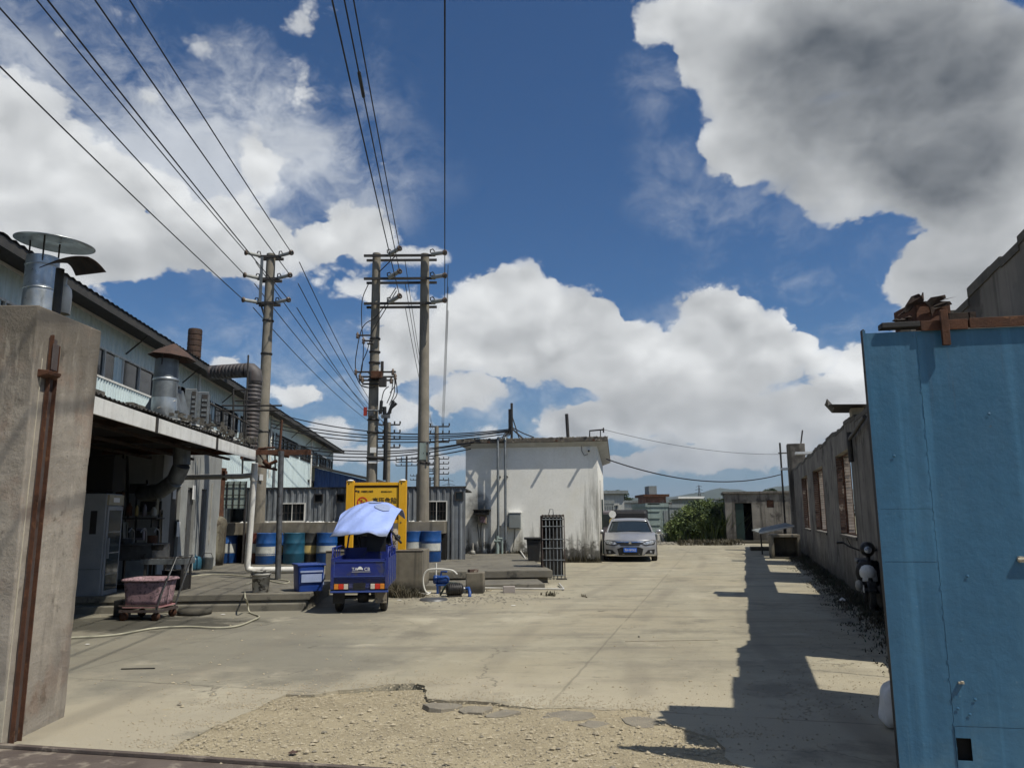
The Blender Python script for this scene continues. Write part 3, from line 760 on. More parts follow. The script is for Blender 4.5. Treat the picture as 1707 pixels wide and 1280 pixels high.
# white concrete brackets sticking out of the coping
for (u0, u1, v, lab) in ((1328, 1352, 757, None), (1306, 1323, 790, None)):
    s0_, _ = wl((u0+u1)/2+4, 800 if u0 > 1320 else 830)
s_ = 29.5
box('ledge', (-.35, .25, 26.6, 27.1, 3.52, 3.60), mWHITE, wall)
box('ledge', (-.45, .20, 34.8, 35.3, 3.45, 3.53), mWHITE, wall)

# concrete stack on the wall's far part
p = at(1324, 800, 33.5)
st = thing('concrete_stack', 'square blackened concrete stack rising above the far end of the wall', 'chimney', (p.x+.15, 33.5, 0), WAZ)
box('shaft', (-.36, .36, -.36, .36, 0, 4.55), mWALL, st, bevel=.02)
MB().tube([(.22, 0, 4.5), (.34, .05, 5.15)], .035, 6).build('rod', mDKSTEEL, st)
p = at(1304, 800, 36)
st = thing('steel_post', 'thin dark post with a short crosspiece at the end of the long wall', 'post', (p.x, 36, 0), 0)
MB().tube([(0,0,0), (0,0,at(1305,738,36).z)], .045, 8).build('post', mDKSTEEL, st)
MB().tube([(-.1,0,at(1305,755,36).z), (.28,0,at(1305,755,36).z)], .03, 6).build('crosspiece', mDKSTEEL, st)

# bent metal sheet lying on the wall beside the gate
a_ = wl(1440, 683); 
st = thing('bent_sheet', 'bent dark metal sheet lying on top of the wall beside the gate', 'scrap metal', onplane(1420, 690, WX0, WAZ), WAZ)
MB().grid(lambda i, j: (-.42+.75*i, -.5+1.0*j, .14+.03*math.sin(j*5)-.03*i+(.16 if i < .05 and j > .4 else 0)), 6, 10, smooth=False).build('sheet', mDKSTEEL, st)
MB().cbox((.1, .1, .03), (.22, .3, .16)).build('block', mPLASTER, st)
for q in bpy.data.objects:
    if q.name.startswith('sheet') and q.parent == st:
        so = q.modifiers.new('thick', 'SOLIDIFY'); so.thickness = .012

# ---------------- blue steel gate
GAZ = 10.0
gp = at(1451, 1280, 4.80); G0 = Vector((gp.x, 4.80, 0))
def onfront(u, v, p0, az):
    a = R(az); n = Vector((math.sin(a), math.cos(a), 0)); d = ray(u, v); o = Vector((0, 0, CAM_H))
    t = (p0-o).dot(n)/d.dot(n); p = o + d*t; q = p - p0
    return q.x*math.cos(a) - q.y*math.sin(a), p.z
G0 = Vector((at(1468, 915, 4.80).x, 4.80, 0))
gate = thing('steel_gate', 'tall blue sheet steel gate leaf standing at the right edge', 'gate', G0, GAZ)
gh = onfront(1455, 548, G0, GAZ)[1]
W_ = 3.0
sx = onfront(1570, 1000, G0, GAZ)[0]
z_a = onfront(1520, 848, G0, GAZ)[1]; z_b = onfront(1520, 936, G0, GAZ)[1]; z_c = onfront(1640, 1211, G0, GAZ)[1]
h0 = onfront(1592, 1229, G0, GAZ); h1 = onfront(1621, 1268, G0, GAZ)
hx0, hx1, hz0, hz1 = h0[0], h1[0]+.004, h1[1], h0[1]
box('core', (.020, W_-.01, .040, .052, .05, gh-.02), mMATTBLK, gate)  # coloured black so the cut hole looks dark inside
g = .0008
def sheet(x0, x1, z0, z1, dz=0, warp=.0):
    rr = random.Random(int(x0*1000+z0*77)); ph = rr.uniform(0, 6)
    def fn(i, j):
        x = x0+(x1-x0)*i; z = z0+(z1-z0)*j
        e = min(i, 1-i, j, 1-j); e = min(1, e*6)
        return (x, -.002 - dz - warp*e*(math.sin(x*5+ph)+.6*math.sin(z*4+ph*2)), z)
    m = MB().grid(fn, 16, 24, smooth=False)
    o = m.build('sheet', mBLUE, gate)
    s = o.modifiers.new('thick', 'SOLIDIFY'); s.thickness = .006; s.offset = -1
    return o
sheet(0+.018, sx-g, .05, z_b-g, 0, .0003); sheet(.018, sx-g, z_b+g, z_a-g, .001, .0006); sheet(.018, sx-g, z_a+g, gh-.03, 0, .0006)
sheet(sx+g, W_, z_c+g, gh-.03, .001, .0003)
sheet(sx+g, hx0, .05, z_c-g, 0); sheet(hx0+.0005, hx1-.0005, hz1, z_c-g, 0); sheet(hx0+.0005, hx1-.0005, .05, hz0, 0); sheet(hx1, W_, .05, z_c-g, 0)
m = MB().box(.002, .017, .004, .055, .03, gh)
m.build('edge_frame', mBLUEDK, gate, bevel=.004)
MB().box(.002, .0175, -.006, .0035, .05, gh-.01).build('edge_strip', mBLUE, gate)
# top rail: a painted stretch, then a rusty angle that juts forward
xa = onfront(1468, 545, G0, GAZ)[0]; xb = onfront(1532, 545, G0, GAZ)[0]
box('top_rail', (xa, xb, -.03, .06, gh-.004, gh+.030), mBLUEDK, gate, bevel=.003)
rr = random.Random(14)
for x0_, x1_, dz in ((xb+.001, .62, 0), (.625, 1.05, .004), (1.054, W_, -.003)):
    MB().box(x0_, x1_, -.020, .065, gh-.012+dz, gh+.028+dz).box(x0_, x1_-.006, -.030, -.021, gh-.034+dz, gh+.030+dz).build('rusty_rail', mRUST, gate, bevel=.003)
q = onfront(1572, 578, G0, GAZ)
box('hanger_strap', (q[0]-.018, q[0]+.028, -.060, -.036, q[1], gh+.09), mRUST, gate, bevel=.003)
# latch and torn tab
q = onfront(1700, 932, G0, GAZ)
MB().tube([(q[0]-.02, -.02, q[1]), (q[0]+.12, -.02, q[1])], .011, 8).cbox((q[0], -.01, q[1]), (.025, .03, .035)).build('latch', mPLASTER, gate)
q = onfront(1601, 1137, G0, GAZ)
MB().cbox((q[0], -.012, q[1]), (.030, .016, .010), RY(0)).cbox((q[0]+.004, -.02, q[1]+.008), (.014, .02, .006)).build('torn_tab', mPLASTER, gate)
for (u, v) in ((1612, 960), (1596, 1180), (1616, 1190), (1490, 760), (1648, 690), (1522, 560), (1625, 1165)):
    q = onfront(u, v, G0, GAZ)
    MB().lathe([(.0, .003), (.006, .002), (.010, 0)], 8, T(q[0], -.008, q[1]) @ RX(90)).build('rivet', mBLUE, gate)
# weld beads along the seam
m = MB(); rr = random.Random(8); z = .1
while z < gh-.08:
    m.cbox((sx+rr.uniform(-.003, .003), -.003, z), (rr.uniform(.004, .008), .004, rr.uniform(.008, .03))); z += rr.uniform(.03, .13)
tag(m.build('weld_bead', mBLUE, gate), kind='stuff')

# pillar hidden behind the gate leaf, carrying scrap
pil = thing('gate_pillar', 'concrete pillar behind the blue gate with scrap piled on its top', 'pillar', (2.78, 5.25, 0), GAZ)
box('pillar', (.0, .74, .0, .66, 0, 2.90), mPILLAR, pil, bevel=.015)
box('pillar_shadow_block', (.0, .74, -.36, -.001, 0, 2.72), mPILLAR, pil, bevel=.01)  # unseen forward block, added so the pillar's shadow meets the gate's
def scrap(name, u0, u1, v0, v1, Y, d, mm, lab, tilt=0):
    a = at(u0, v1, Y); b = at(u1, v0, Y)
    o = thing(name, lab, 'scrap metal', ((a.x+b.x)/2, Y, a.z), 0)
    return o, b.x-a.x, b.z-a.z
o, w, h = scrap('rusty_box', 1527, 1581, 503, 543, 5.35, .3, mRUST, 'rusty square steel box on top of the pillar behind the gate')
MB().box(-w/2, w/2, -.02, .3, 0, h).build('box', mRUST, o, bevel=.006); 
MB().add([(-w/2-.01,-.03,h*.95),(w/2-.05,-.035,h*1.02),(w/2+.05,-.02,h*1.18),(w*.1,.25,h*1.28),(-w*.4,.3,h*1.02)],[(0,1,2,3,4)]).build('lid', mDRUST, o)
o, w, h = scrap('torn_sheet', 1500, 1546, 487, 524, 5.3, .1, mDRUST, 'jagged black torn sheet pointing up left of the rusty box')
MB().add([(-w*.55,0,-.01),(-w*.35,.0,h*.12),(-w*.2,.02,h*.42),(-w*.08,.0,h*.55),(w*.05,.03,h*.85),(w*.22,0,h*.92),(w*.30,.0,h*.80),(w*.42,.02,h*1.02),(w*.36,0,h*.62),(w*.30,.04,h*.45),(w*.12,.03,h*.48),(-.0,.05,h*.25),(-w*.2,.03,h*.12)],[(0,12,11,10,9,8,7,6,5,4,3,2,1)]).build('sheet', mDRUST, o)
o, w, h = scrap('torn_flap', 1548, 1580, 490, 512, 5.28, .1, mDRUST, 'ragged black flap curling over the rusty box')
MB().add([(-w*.6,0,h*.3),(-w*.3,0,h*.75),(w*.1,0,h*.85),(w*.45,.02,h*1.0),(w*.48,.02,h*.75),(w*.2,.03,h*.55),(w*.65,.02,h*.5),(w*.75,.02,h*.25),(w*.3,.03,h*.1),(-w*.1,.02,-.1*h),(-w*.3,.02,-h*.6),(-w*.35,.02,0)],[(11,10,9,8,7,6,5,4,3,2,1,0)]).build('sheet', mDRUST, o)
for q in bpy.data.objects:
    if q.type == 'MESH' and q.parent and q.parent.name in ('torn_sheet', 'torn_flap'):
        so = q.modifiers.new('thick', 'SOLIDIFY'); so.thickness = .012
o, w, h = scrap('scrap_bar', 1583, 1626, 521, 534, 5.3, .2, mDRUST, 'flat dark box section lying right of the rusty box')
MB().box(-w/2, w/2-.05, 0, .12, -.01, h).box(w/2-.045, w/2, -.005, .13, -.015, h+.006).build('bar', mDRUST, o, bevel=.003)
o, w, h = scrap('rubble_lump', 1494, 1530, 521, 541, 5.3, .2, mDRUST, 'dark crumbled lump at the left end of the scrap')
m = MB(); rr = random.Random(2)
for i in range(16): pebble(m, rr.uniform(-w/2, w/2), rr.uniform(0, .2), rr.uniform(0, h*.7), rr.uniform(.02, .04), rr)
tag(m.build('lump', mDRUST, o), kind='stuff')

# white sack slumped behind the gate
g = gnd(1474, 1215); o = thing('sack', 'white plastic sack slumped against the back of the gate', 'sack', (g.x+.13, g.y+.02, 0), 0)
def sk(i, j):
    a = 2*math.pi*i; z = .33*j; r = (.20*math.sqrt(max(0, 1-(2*j-1)**4*.9)))*(1+.10*math.sin(3*a+4*j)+.06*math.sin(7*a))*(1-.25*j)
    return (r*math.cos(a)*.8, r*math.sin(a)*.55, max(.004, z+.02*math.sin(5*a)))
MB().grid(sk, 28, 12).build('bag', mWHITE, o)
MB().tube([(-.05,-.1,.26),(-.02,-.12,.22),(-.04,-.13,.16),(.0,-.13,.12)], .006, 5).build('tear', mDKSTEEL, o)

# ---------------- things along the wall
# small concrete outbuilding
a = gnd(1212, 905); hb = thing('outbuilding', 'low streaked concrete hut with a dark green doorway at the far end', 'hut', (a.x, a.y, 0), 13)
def hut_wall():
    m = MB(); zt = 2.66
    x1 = onfront(1226, 860, a, 13)[0]; x2 = onfront(1254, 860, a, 13)[0]; x3 = onfront(1278, 840, a, 13)[0]; x4 = onfront(1290, 840, a, 13)[0]
    m.box(0, x1, 0, .2, -.05, zt).box(x1, x2, 0, .2, 2.16, zt).box(x2, x3, 0, .2, -.05, zt).box(x3, x4, 0, .2, -.05, 1.9).box(x3, x4, 0, .2, 2.3, zt).box(x4, 4.4, 0, .2, -.05, zt)
    m.box(0, .2, .2, 3, -.05, zt).box(4.2, 4.4, .2, 3, -.05, zt).box(.2, 4.2, 2.8, 3, -.05, zt)
    return m, x1, x2, x3, x4
m, x1, x2, x3, x4 = hut_wall()
m.build('wall', mWALL, hb); MB().box(-.1, 4.5, -.1, 3.1, 2.661, 2.78).build('roof', mWALL, hb, bevel=.01)
box('door', (x1+.02, x1+.45, .08, .12, .12, 2.12), mGREEND, hb); box('step', (x1-.1, x2+.8, -.6, -.01, 0, .14), mBLOCK, hb, bevel=.01)
box('inner_wall', (.2, 4.2, 1.6, 1.66, 0, 2.6), mMATTBLK, hb)
box('window', (x3+.01, x4-.01, .08, .11, 1.91, 2.29), mRUST, hb)

# leaning board on a low table of rubble, open concrete box
p = gnd(1262, 914); o = thing('leaning_board', 'pale edged board propped at a slant in front of the hut', 'board', at(1288, 880, 31), 0)
MB().box(-.70, .70, -.45, .45, -.02, .02, RY(-11) @ RX(6)).build('board', mFARG, o)
MB().box(-.70, .70, -.47, -.451, -.03, .03, RY(-11) @ RX(6)).build('edge', mWHITE, o)
p0 = o.location.z
MB().tube([(-.5, .0, -.15), (-.45, .05, -p0)], .03, 6).build('prop', mDKSTEEL, o); MB().tube([(.45, 0, .05), (.5, .1, -p0)], .03, 6).build('prop', mDKSTEEL, o)
g = gnd(1287, 931); o = thing('concrete_trough', 'open fronted concrete box standing on its side by the wall', 'concrete box', (g.x, g.y, 0), 12)
MB().box(0, .1, 0, .8, 0, .84).box(.9, 1.0, 0, .8, 0, .84).box(.101, .899, 0, .8, .75, .84).box(.101, .899, 0, .8, 0, .06).box(.101, .899, .72, .8, .061, .749).build('shell', mBLOCK, o, bevel=.008)
g = gnd(1240, 918); o = tag(MB().box(-.5, .5, -.3, .3, 0, .16).build('concrete_step', mBLOCK, loc=(g.x+.9, g.y+.3, 0), rotz=-.2, bevel=.01), 'low concrete slab lying in front of the hut doorway', 'slab')

# weeds and litter along the foot of the wall
def blades(m, x, y, z, h, n, spread, rnd, w=.012, lean=.6):
    for i in range(n):
        a = rnd.uniform(0, 6.283); l = h*rnd.uniform(.5, 1.1); b = Vector((x+rnd.gauss(0, spread), y+rnd.gauss(0, spread), z))
        d = Vector((math.cos(a)*l*lean*rnd.random(), math.sin(a)*l*lean*rnd.random(), l)); s = Vector((-math.sin(a), math.cos(a), 0))*w*rnd.uniform(.6, 1.4)
        m.add([b-s, b+s, b+d*.6+s*.8, b+d*.6-s*.8, b+d+Vector((d.x*.3, d.y*.3, -l*.08))], [(0,1,2,3), (3,2,4)])
def leaves(m, c, rad, n, size, rnd, shell=.5):
    for i in range(n):
        d = Vector((rnd.gauss(0, 1), rnd.gauss(0, 1), rnd.gauss(0, 1))).normalized()*(rnd.random()**shell)
        p = Vector((c[0]+d.x*rad[0], c[1]+d.y*rad[1], c[2]+d.z*rad[2]))
        a = Vector((rnd.gauss(0, 1), rnd.gauss(0, 1), rnd.gauss(0, .6))).normalized()*size*rnd.uniform(.6, 1.3)
        b = a.cross(Vector((rnd.gauss(0, 1), rnd.gauss(0, 1), rnd.gauss(0, 1)))).normalized()*size*rnd.uniform(.35, .6)
        m.add([p-a, p+b, p+a, p-b], [(0,1,2,3)])
rnd = random.Random(21)
m = MB(); m3 = MB()
for i in range(1500):
    s = rnd.uniform(8, 36); off = min(.75, abs(rnd.gauss(0, .30))); a = R(WAZ)
    x = WX0 + s*math.sin(a) - off*math.cos(a) - .05; y = s*math.cos(a) + off*math.sin(a)
    (blades)(m if rnd.random() < .85 else m3, x, y, 0, rnd.uniform(.04, .15)*max(.2, 1-off), 9, .07, rnd, .007, 1.5)
m.build('dry_weeds', mDRY, kind='stuff', label='dry dark weeds along the foot of the right wall')
m3.build('green_weeds', mLEAFD, kind='stuff', label='low green weeds along the foot of the right wall')
m = MB()
for i in range(600):
    s = rnd.uniform(9, 30); off = min(.9, abs(rnd.gauss(0, .34))); a = R(WAZ)
    pebble(m, WX0 + s*math.sin(a) - off*math.cos(a) - .05, s*math.cos(a) + off*math.sin(a), .004, rnd.uniform(.006, .022), rnd)
m.build('wall_rubble', mRUBBLE, kind='stuff', label='crumbled rubble and soil along the foot of the right wall')
# tall reeds beyond the yard
m = MB(); mt = MB()
for i in range(2000):
    y = rnd.uniform(43.5, 49); u_ = rnd.uniform(1120, 1222); 
    g = at(u_, 860, y)
    f = min(1, (u_-1105)/60); hgt = (.8+1.0*f)*rnd.uniform(.5, 1.1)
    blades(m if rnd.random() < .6 else mt, g.x, g.y, -.05, hgt, 4, .2, rnd, .030, .85)
for i in range(120):
    y = rnd.uniform(43.4, 47.5); u_ = rnd.uniform(1115, 1220); g = at(u_, 860, y)
    f = min(1, (u_-1100)/60); leaves(m if i % 2 else mt, (g.x, g.y, rnd.uniform(.3, .9+1.25*f)), (.5, .6, .38), 170, .07, rnd)
m.build('tall_reeds', mLEAF, kind='stuff', label='tall green reeds and weeds left of the concrete hut')
mt.build('dark_reeds', mLEAFD, kind='stuff', label='darker leaves among the tall reeds')
m = MB()
for i in range(700):
    u_ = rnd.uniform(1092, 1235); g = gnd(u_, rnd.uniform(898, 908)); pebble(m, g.x, g.y, .02, rnd.uniform(.03, .14), rnd)
m.build('rubble_bank', mRUBBLE, kind='stuff', label='bank of rubble and cuttings at the end of the yard')
m = MB()
for i in range(500):
    u_ = rnd.uniform(1130, 1235); g = gnd(u_, rnd.uniform(899, 909)); blades(m, g.x, g.y, 0, .3, 4, .1, rnd, .02, 1.2)
m.build('cuttings', mDRY, kind='stuff', label='dead cuttings on the rubble bank')

# ================================================================== LEFT SIDE
LAZ = -5.0
def lp(u, v, X0):
    p = onplane(u, v, X0, LAZ); return p
def ll(p):
    """world -> frame with heading -5 at the origin"""
    a = R(LAZ); return Vector((p[0]*math.cos(a) - p[1]*math.sin(a), p[0]*math.sin(a) + p[1]*math.cos(a), p[2]))
def lw(x, y, z=0):
    a = R(LAZ); return Vector((x*math.cos(a) + y*math.sin(a), -x*math.sin(a) + y*math.cos(a), z))
C5 = math.cos(R(5))

# ---------------- left gate pillar
pl = thing('gate_pillar', 'thick rendered concrete gate pillar at the left edge with a rusty channel', 'pillar', (-3.64, 5.80, 0), 0)
m = MB()
n = 30; rr = random.Random(9); ring = []
prof = [(-.33, 0), (0, 0), (-.04, .86), (-.33, .86)]
vs = []
for j in range(n+1):
    z = -.02 + 3.24*j/n; sh = .010*z
    for k, (x, y) in enumerate(prof):
        jt = .003
        vs.append((x + sh*(1 if k == 2 else 0)*2.2 + rr.uniform(-jt, jt), y - .02*z + rr.uniform(-jt, jt), z))
fs = [(j*4+k, j*4+(k+1) % 4, (j+1)*4+(k+1) % 4, (j+1)*4+k) for j in range(n) for k in range(4)] + [(n*4, n*4+1, n*4+2, n*4+3)]
m.add(vs, fs).build('pillar', mPILLAR, pl, bevel=.012)
box('render_skin', (-.32, -.075, -.012, -.001, -.01, 2.88), mPILLARF, pl, bevel=.003, M=RX(-.9))
box('render_skin', (-.32, -.075, -.014, -.001, 2.895, 3.19), mPILLAR, pl, bevel=.003, M=RX(-.9))
box('corner_strip', (-.070, .006, -.010, -.001, -.01, 2.82), mPLASTER, pl, bevel=.004, M=RX(-.9))
box('channel', (.002, .012, .07, .17, 0, 3.0), mRUSTP, pl, M=RX(-.5)); box('flange', (.012, .042, .07, .078, 0, 3.02), mRUST, pl, M=RX(-.5)); box('flange', (.012, .042, .162, .17, 0, 2.95), mRUST, pl, M=RX(-.5))
MB().box(.043, .050, .085, .165, 2.74, 2.95).build('bracket', mRUSTP, pl, bevel=.003)
MB().prism([(-.05, -.045), (.075, -.01), (.085, .02), (.0, .03)], -.02, .15, T(0, .02, 2.70)).build('bracket_foot', mRUST, pl, bevel=.004)

# gate track across the entrance
a = gnd(-40, 1244); b = gnd(600, 1286); d = (b-a); L = d.length
tr = thing('gate_track', 'rusty steel gate track set in the ground along the bottom left', 'gate track', (a.x, a.y, 0), -math.degrees(math.atan2(d.y, d.x)))
MB().box(0, L+3.5, -.9, -.02, .004, .012).build('plate', mTRACK, tr)
MB().box(0, L+3.5, -.045, -.001, .0125, .038).build('rail', mTRACK, tr, bevel=.004)

# ---------------- raised platform outside the kitchen
x0 = ll(gnd(508, 1018)).x; yf = ll(gnd(400, 1019)).y
pf = thing('kitchen_platform', 'low stepped concrete platform along the kitchen on the left', 'platform', (0, 0, 0), LAZ)
m = MB().box(-7.3, x0+.02, yf+.16, 24, -.05, .16)
m.build('base', mPLAT, pf, bevel=.015)
MB().box(-7.4, x0-.02, yf-.0, yf+.158, -.04, .12).build('step', mPLAT, pf, bevel=.02)
MB().box(-7.3, x0+.06, yf+.12, 24.05, .1605, .28).build('slab', mPLAT, pf, bevel=.015)

# ---------------- warehouse
wh = thing('warehouse', 'long pale blue sheet clad warehouse with dark eaves along the left', 'warehouse', (0, 0, 0), LAZ)
XW = -7.57
Mside = T(XW, 0, 0) @ RZ(90)          # local x of the sheet -> along the building, ribs towards the yard
def side_sheet(name, y0, y1, z0, z1, mm, pitch=.22, depth=.03, dx=0):
    MB().corrugated(y0, y1, z0, z1, pitch, depth, M=T(XW+dx, 0, 0) @ RZ(90)).build(name, mm, wh)
side_sheet('upper_cladding', 6, 53, 5.30, 6.02, mWSHEET)
side_sheet('lower_cladding', 6, 23, 3.3, 4.62, mWSHEET, .14, .035)
side_sheet('lower_cladding', 23.01, 53, 0, 4.55, mWSHEET, .25, .02)
for y in [8+5*k for k in range(9)]:
    side_sheet('cladding_panel', y+2.4 if y > 21 else y, y+2.9 if y > 21 else y+.0001+.4, 4.62, 5.30, mWSHEET)
box('interior', (XW-9, XW-.7, 6, 53, 0, 6.0), mMATTBLK, wh)
def band_window(y0, y1, z0, z1, n, bars=0):
    f = MB()
    f.box(XW-.03, XW+.045, y0, y1, z0, z0+.045).box(XW-.03, XW+.045, y0, y1, z1-.045, z1)
    w = f.build('window', mFASCIA if not bars else mDKSTEEL, wh)
    for i in range(n+1):
        yy = y0 + (y1-y0)*i/n
        MB().box(XW-.028, XW+.043, max(y0, yy-.02), min(y1, yy+.02), z0+.0455, z1-.0455).build('mullion', mFASCIA if not bars else mDKSTEEL, w)
    for i in range(n):
        ya = y0 + (y1-y0)*i/n + .021; yb = y0 + (y1-y0)*(i+1)/n - .021
        MB().box(XW-.01, XW-.002, ya, yb, z0+.046, z1-.046).build('pane', mGLASSD, w)
    if bars:
        m = MB(); k = int((y1-y0)/.3)
        for i in range(k): yy = y0+(y1-y0)*(i+.5)/k; m.box(XW+.06, XW+.075, yy-.01, yy+.01, z0-.05, z1+.05)
        m.box(XW+.076, XW+.09, y0, y1, z0+.1, z0+.13).box(XW+.076, XW+.09, y0, y1, z1-.1, z1-.07)
        tag(m.build('window_bars', mDKSTEEL, w), kind='stuff')
band_window(10.5, 22.4, 4.62, 5.30, 12)
for k in range(5):
    band_window(23.0+6*k, 28.6+6*k, 4.55, 5.22, 6, bars=1)
    side_sheet('cladding_panel', 28.61+6*k, 28.99+6*k, 4.55, 5.30, mWSHEET)
# roof: dark overhanging corrugated sheet with gutter
Mr = T(XW+.62, 0, 5.92) @ RZ(90)
m = MB()
def rf(i, j):
    y = 5 + 49*i; x = XW+.66 - 9*j
    return (x, y, 5.98 + .09*(1 if int(i*400) % 2 else 0)*.35 + 9*j*.18)
MB().grid(rf, 400, 1, smooth=False).build('roof', mDARKROOF, wh)
box('eave_board', (XW+.60, XW+.63, 5, 54, 5.80, 5.975), mDARKROOF, wh)
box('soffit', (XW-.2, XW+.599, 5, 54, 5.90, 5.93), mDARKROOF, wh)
box('top_trim', (XW+.035, XW+.06, 6, 53, 5.84, 5.899), mWHITE, wh)
m = MB()
for k in range(12): y = 6.5+4*k; MB().tube([(XW+.04, y, 5.4), (XW+.55, y, 5.88)], .02, 6).build('eave_bracket', mDKSTEEL, wh)
box('end_wall', (XW-9, XW-.7, 53.0, 53.1, 0, 6.0), mWSHEET, wh)
box('end_wall', (XW-9, XW-.04, 5.9, 6.0, 0, 6.0), mWSHEET, wh)
for y in (23.6, 33.5, 43.6):
    MB().tube([(XW+.16, y, 5.85), (XW+.16, y, 3.2)], .05, 8).build('downpipe', mFASCIA, wh)

# ---------------- kitchen and rooms built against the warehouse
kt = thing('kitchen_building', 'low rendered lean-to with a smoky open kitchen and three grey doors', 'building', (0, 0, 0), LAZ)
XR = -6.28; XK = -7.35
box('kitchen_wall', (XK-.15, XK, 10, 17.9, 0, 3.28), mKWALL, kt)
box('return_wall', (XK-.15, XR, 17.91, 18.05, 0, 3.28), mROOMWALL, kt)
box('shade_panel', (XK+.001, XK+.02, 15.2, 17.9, .2, 3.27), mMATTBLK, kt)  # near-black sheet, paints in deeper shade at the back of the kitchen
box('near_wall', (XK-.15, XR-.3, 9.85, 9.99, 0, 3.28), mKWALL, kt)
m = MB()
DO = [(18.5, 19.15), (19.65, 20.25), (20.75, 21.2)]
cuts = [18.051] + [c for d_ in DO for c in d_] + [22.3]
for i in range(0, len(cuts), 2): m.box(XR-.15, XR, cuts[i], cuts[i+1], 0, 3.28)
for a_, b_ in DO: m.box(XR-.15, XR, a_, b_, 2.32, 3.28)
m.build('room_wall', mROOMWALL, kt)
for k, (a_, b_) in enumerate(DO):
    d_ = thing('door', None, None, (XR-.10, a_+.03, .28), 0); d_.parent = kt
    MB().box(0, .04, 0, b_-a_-.06, 0, 2.0).build('leaf', mSTEEL if k else mDKSTEEL, d_)
    MB().box(.041, .075, .06, .10, .95, 1.07).build('handle', mDKSTEEL, d_)
box('room_back', (XR-1.2, XR-1.1, 18.06, 22.3, 0, 3.28), mMATTBLK, kt)
box('end_wall', (XR-1.2, XR, 22.301, 22.42, 0, 3.28), mROOMWALL, kt)
for (u, v) in ((323, 819), (291, 817), (297, 880)):
    p = ll(lp(u, v, -6.3)); box('notice', (XR+.001, XR+.006, p.y-.09, p.y+.12, p.z-.2, p.z+.15), mPAPER, kt)
box('pipe_conduit', (XR+.002, XR+.03, 21.55, 21.58, .9, 2.5), mPVCG, kt)
# canopy
cn = thing('canopy', 'dark tin canopy with a white fascia over the kitchen front', 'canopy', (0, 0, 0), LAZ)
XE = -4.39
m = MB()
def cr(i, j):
    y = 7.5 + 10.85*i; x = XE - .02 - 3.1*j
    return (x, y, 3.145 + (.035 if int(i*150) % 2 else 0) + .12*j + .012*math.sin(y*2.2))
MB().grid(cr, 150, 3, smooth=False).build('tin_roof', mDARKROOF, cn)
box('underside', (XK, XE-.05, 7.5, 18.3, 3.06, 3.075), mMATTBLK, cn)
def fas(m, x0, x1, z0, z1):
    n = 20
    for i in range(n):
        a_, b_ = 7.5+10.85*i/n, 7.5+10.85*(i+1)/n
        fz = lambda y: -.02*math.sin((y-7.5)/10.85*math.pi)
        m.add([(x0,a_,z0+fz(a_)),(x1,a_,z0+fz(a_)),(x1,b_,z0+fz(b_)),(x0,b_,z0+fz(b_)),(x0,a_,z1+fz(a_)),(x1,a_,z1+fz(a_)),(x1,b_,z1+fz(b_)),(x0,b_,z1+fz(b_))],
              [(4,5,6,7),(0,3,2,1),(1,2,6,5),(0,4,7,3)] + ([(0,1,5,4)] if i == 0 else []) + ([(3,7,6,2)] if i == n-1 else []))
m = MB(); fas(m, XE-.03, XE, 2.90, 3.12); m.build('fascia', mFASCIA, cn)
for y in (9.2, 12.0, 14.6, 17.2): MB().box(XK, XE-.04, y, y+.06, 2.94, 3.055).build('rafter', mRUST if y > 15 else mDRUST, cn)
for x in (-5.0, -5.8, -6.6): MB().box(x, x+.05, 7.6, 18.3, 2.885, 2.935).build('purlin', mDRUST, cn)
for y in (12.05, 15.2): MB().box(XE+.002, XE+.03, y, y+.05, 2.86, 3.10, RX(0)).build('fascia_strap', mDKSTEEL, cn)
m = MB(); rr = random.Random(6)
for i in range(260):
    y = rr.uniform(13.2, 18.2); x = XE-.05-abs(rr.gauss(0, .2)); m.box(x-.03, x+.03, y-rr.uniform(.02, .1), y+.02, 3.17, 3.19+rr.random()**3*.10, RY(rr.uniform(-2, 2)))
for i in range(8):
    y = rr.uniform(8, 13); x = XE-.1; m.box(x-.05, x+.05, y-.1, y+.1, 3.17, 3.22)
tag(m.build('roof_litter', mWALLTOP, cn), kind='stuff')
m = MB()
for i in range(60):
    y = rr.uniform(13.5, 17.5); x = XE-.1-abs(rr.gauss(0, .2)); m.cbox((x, y, 3.24), (.10, .16, .03), T(0,0,0))
tag(m.build('pale_litter', mFASCIA, cn), kind='stuff')
# end frame of the canopy: rusty beam, hangers
MB().box(XE-1.7, XE+1.25, 18.38, 18.46, 3.02, 3.14).build('end_beam', mRUST, cn)

# brown column at the end of the rooms
p = gnd(360, 941, .28)
o = thing('brown_column', 'peeling brown painted column at the end of the room wall', 'column', (p.x, p.y, .28), 0)
MB().tube([(0,0,0),(.01,0,.9),(-.02,0,1.9),(.02,0,2.7)], [.15,.14,.13,.13], 12).build('column', mRUST, o)
MB().lathe([(.152,.0),(.148,.5),(.145,1.05)], 10, T(.012,0,.02), a0=-80, a1=40).build('peeling_paint', mDUSTY, o)

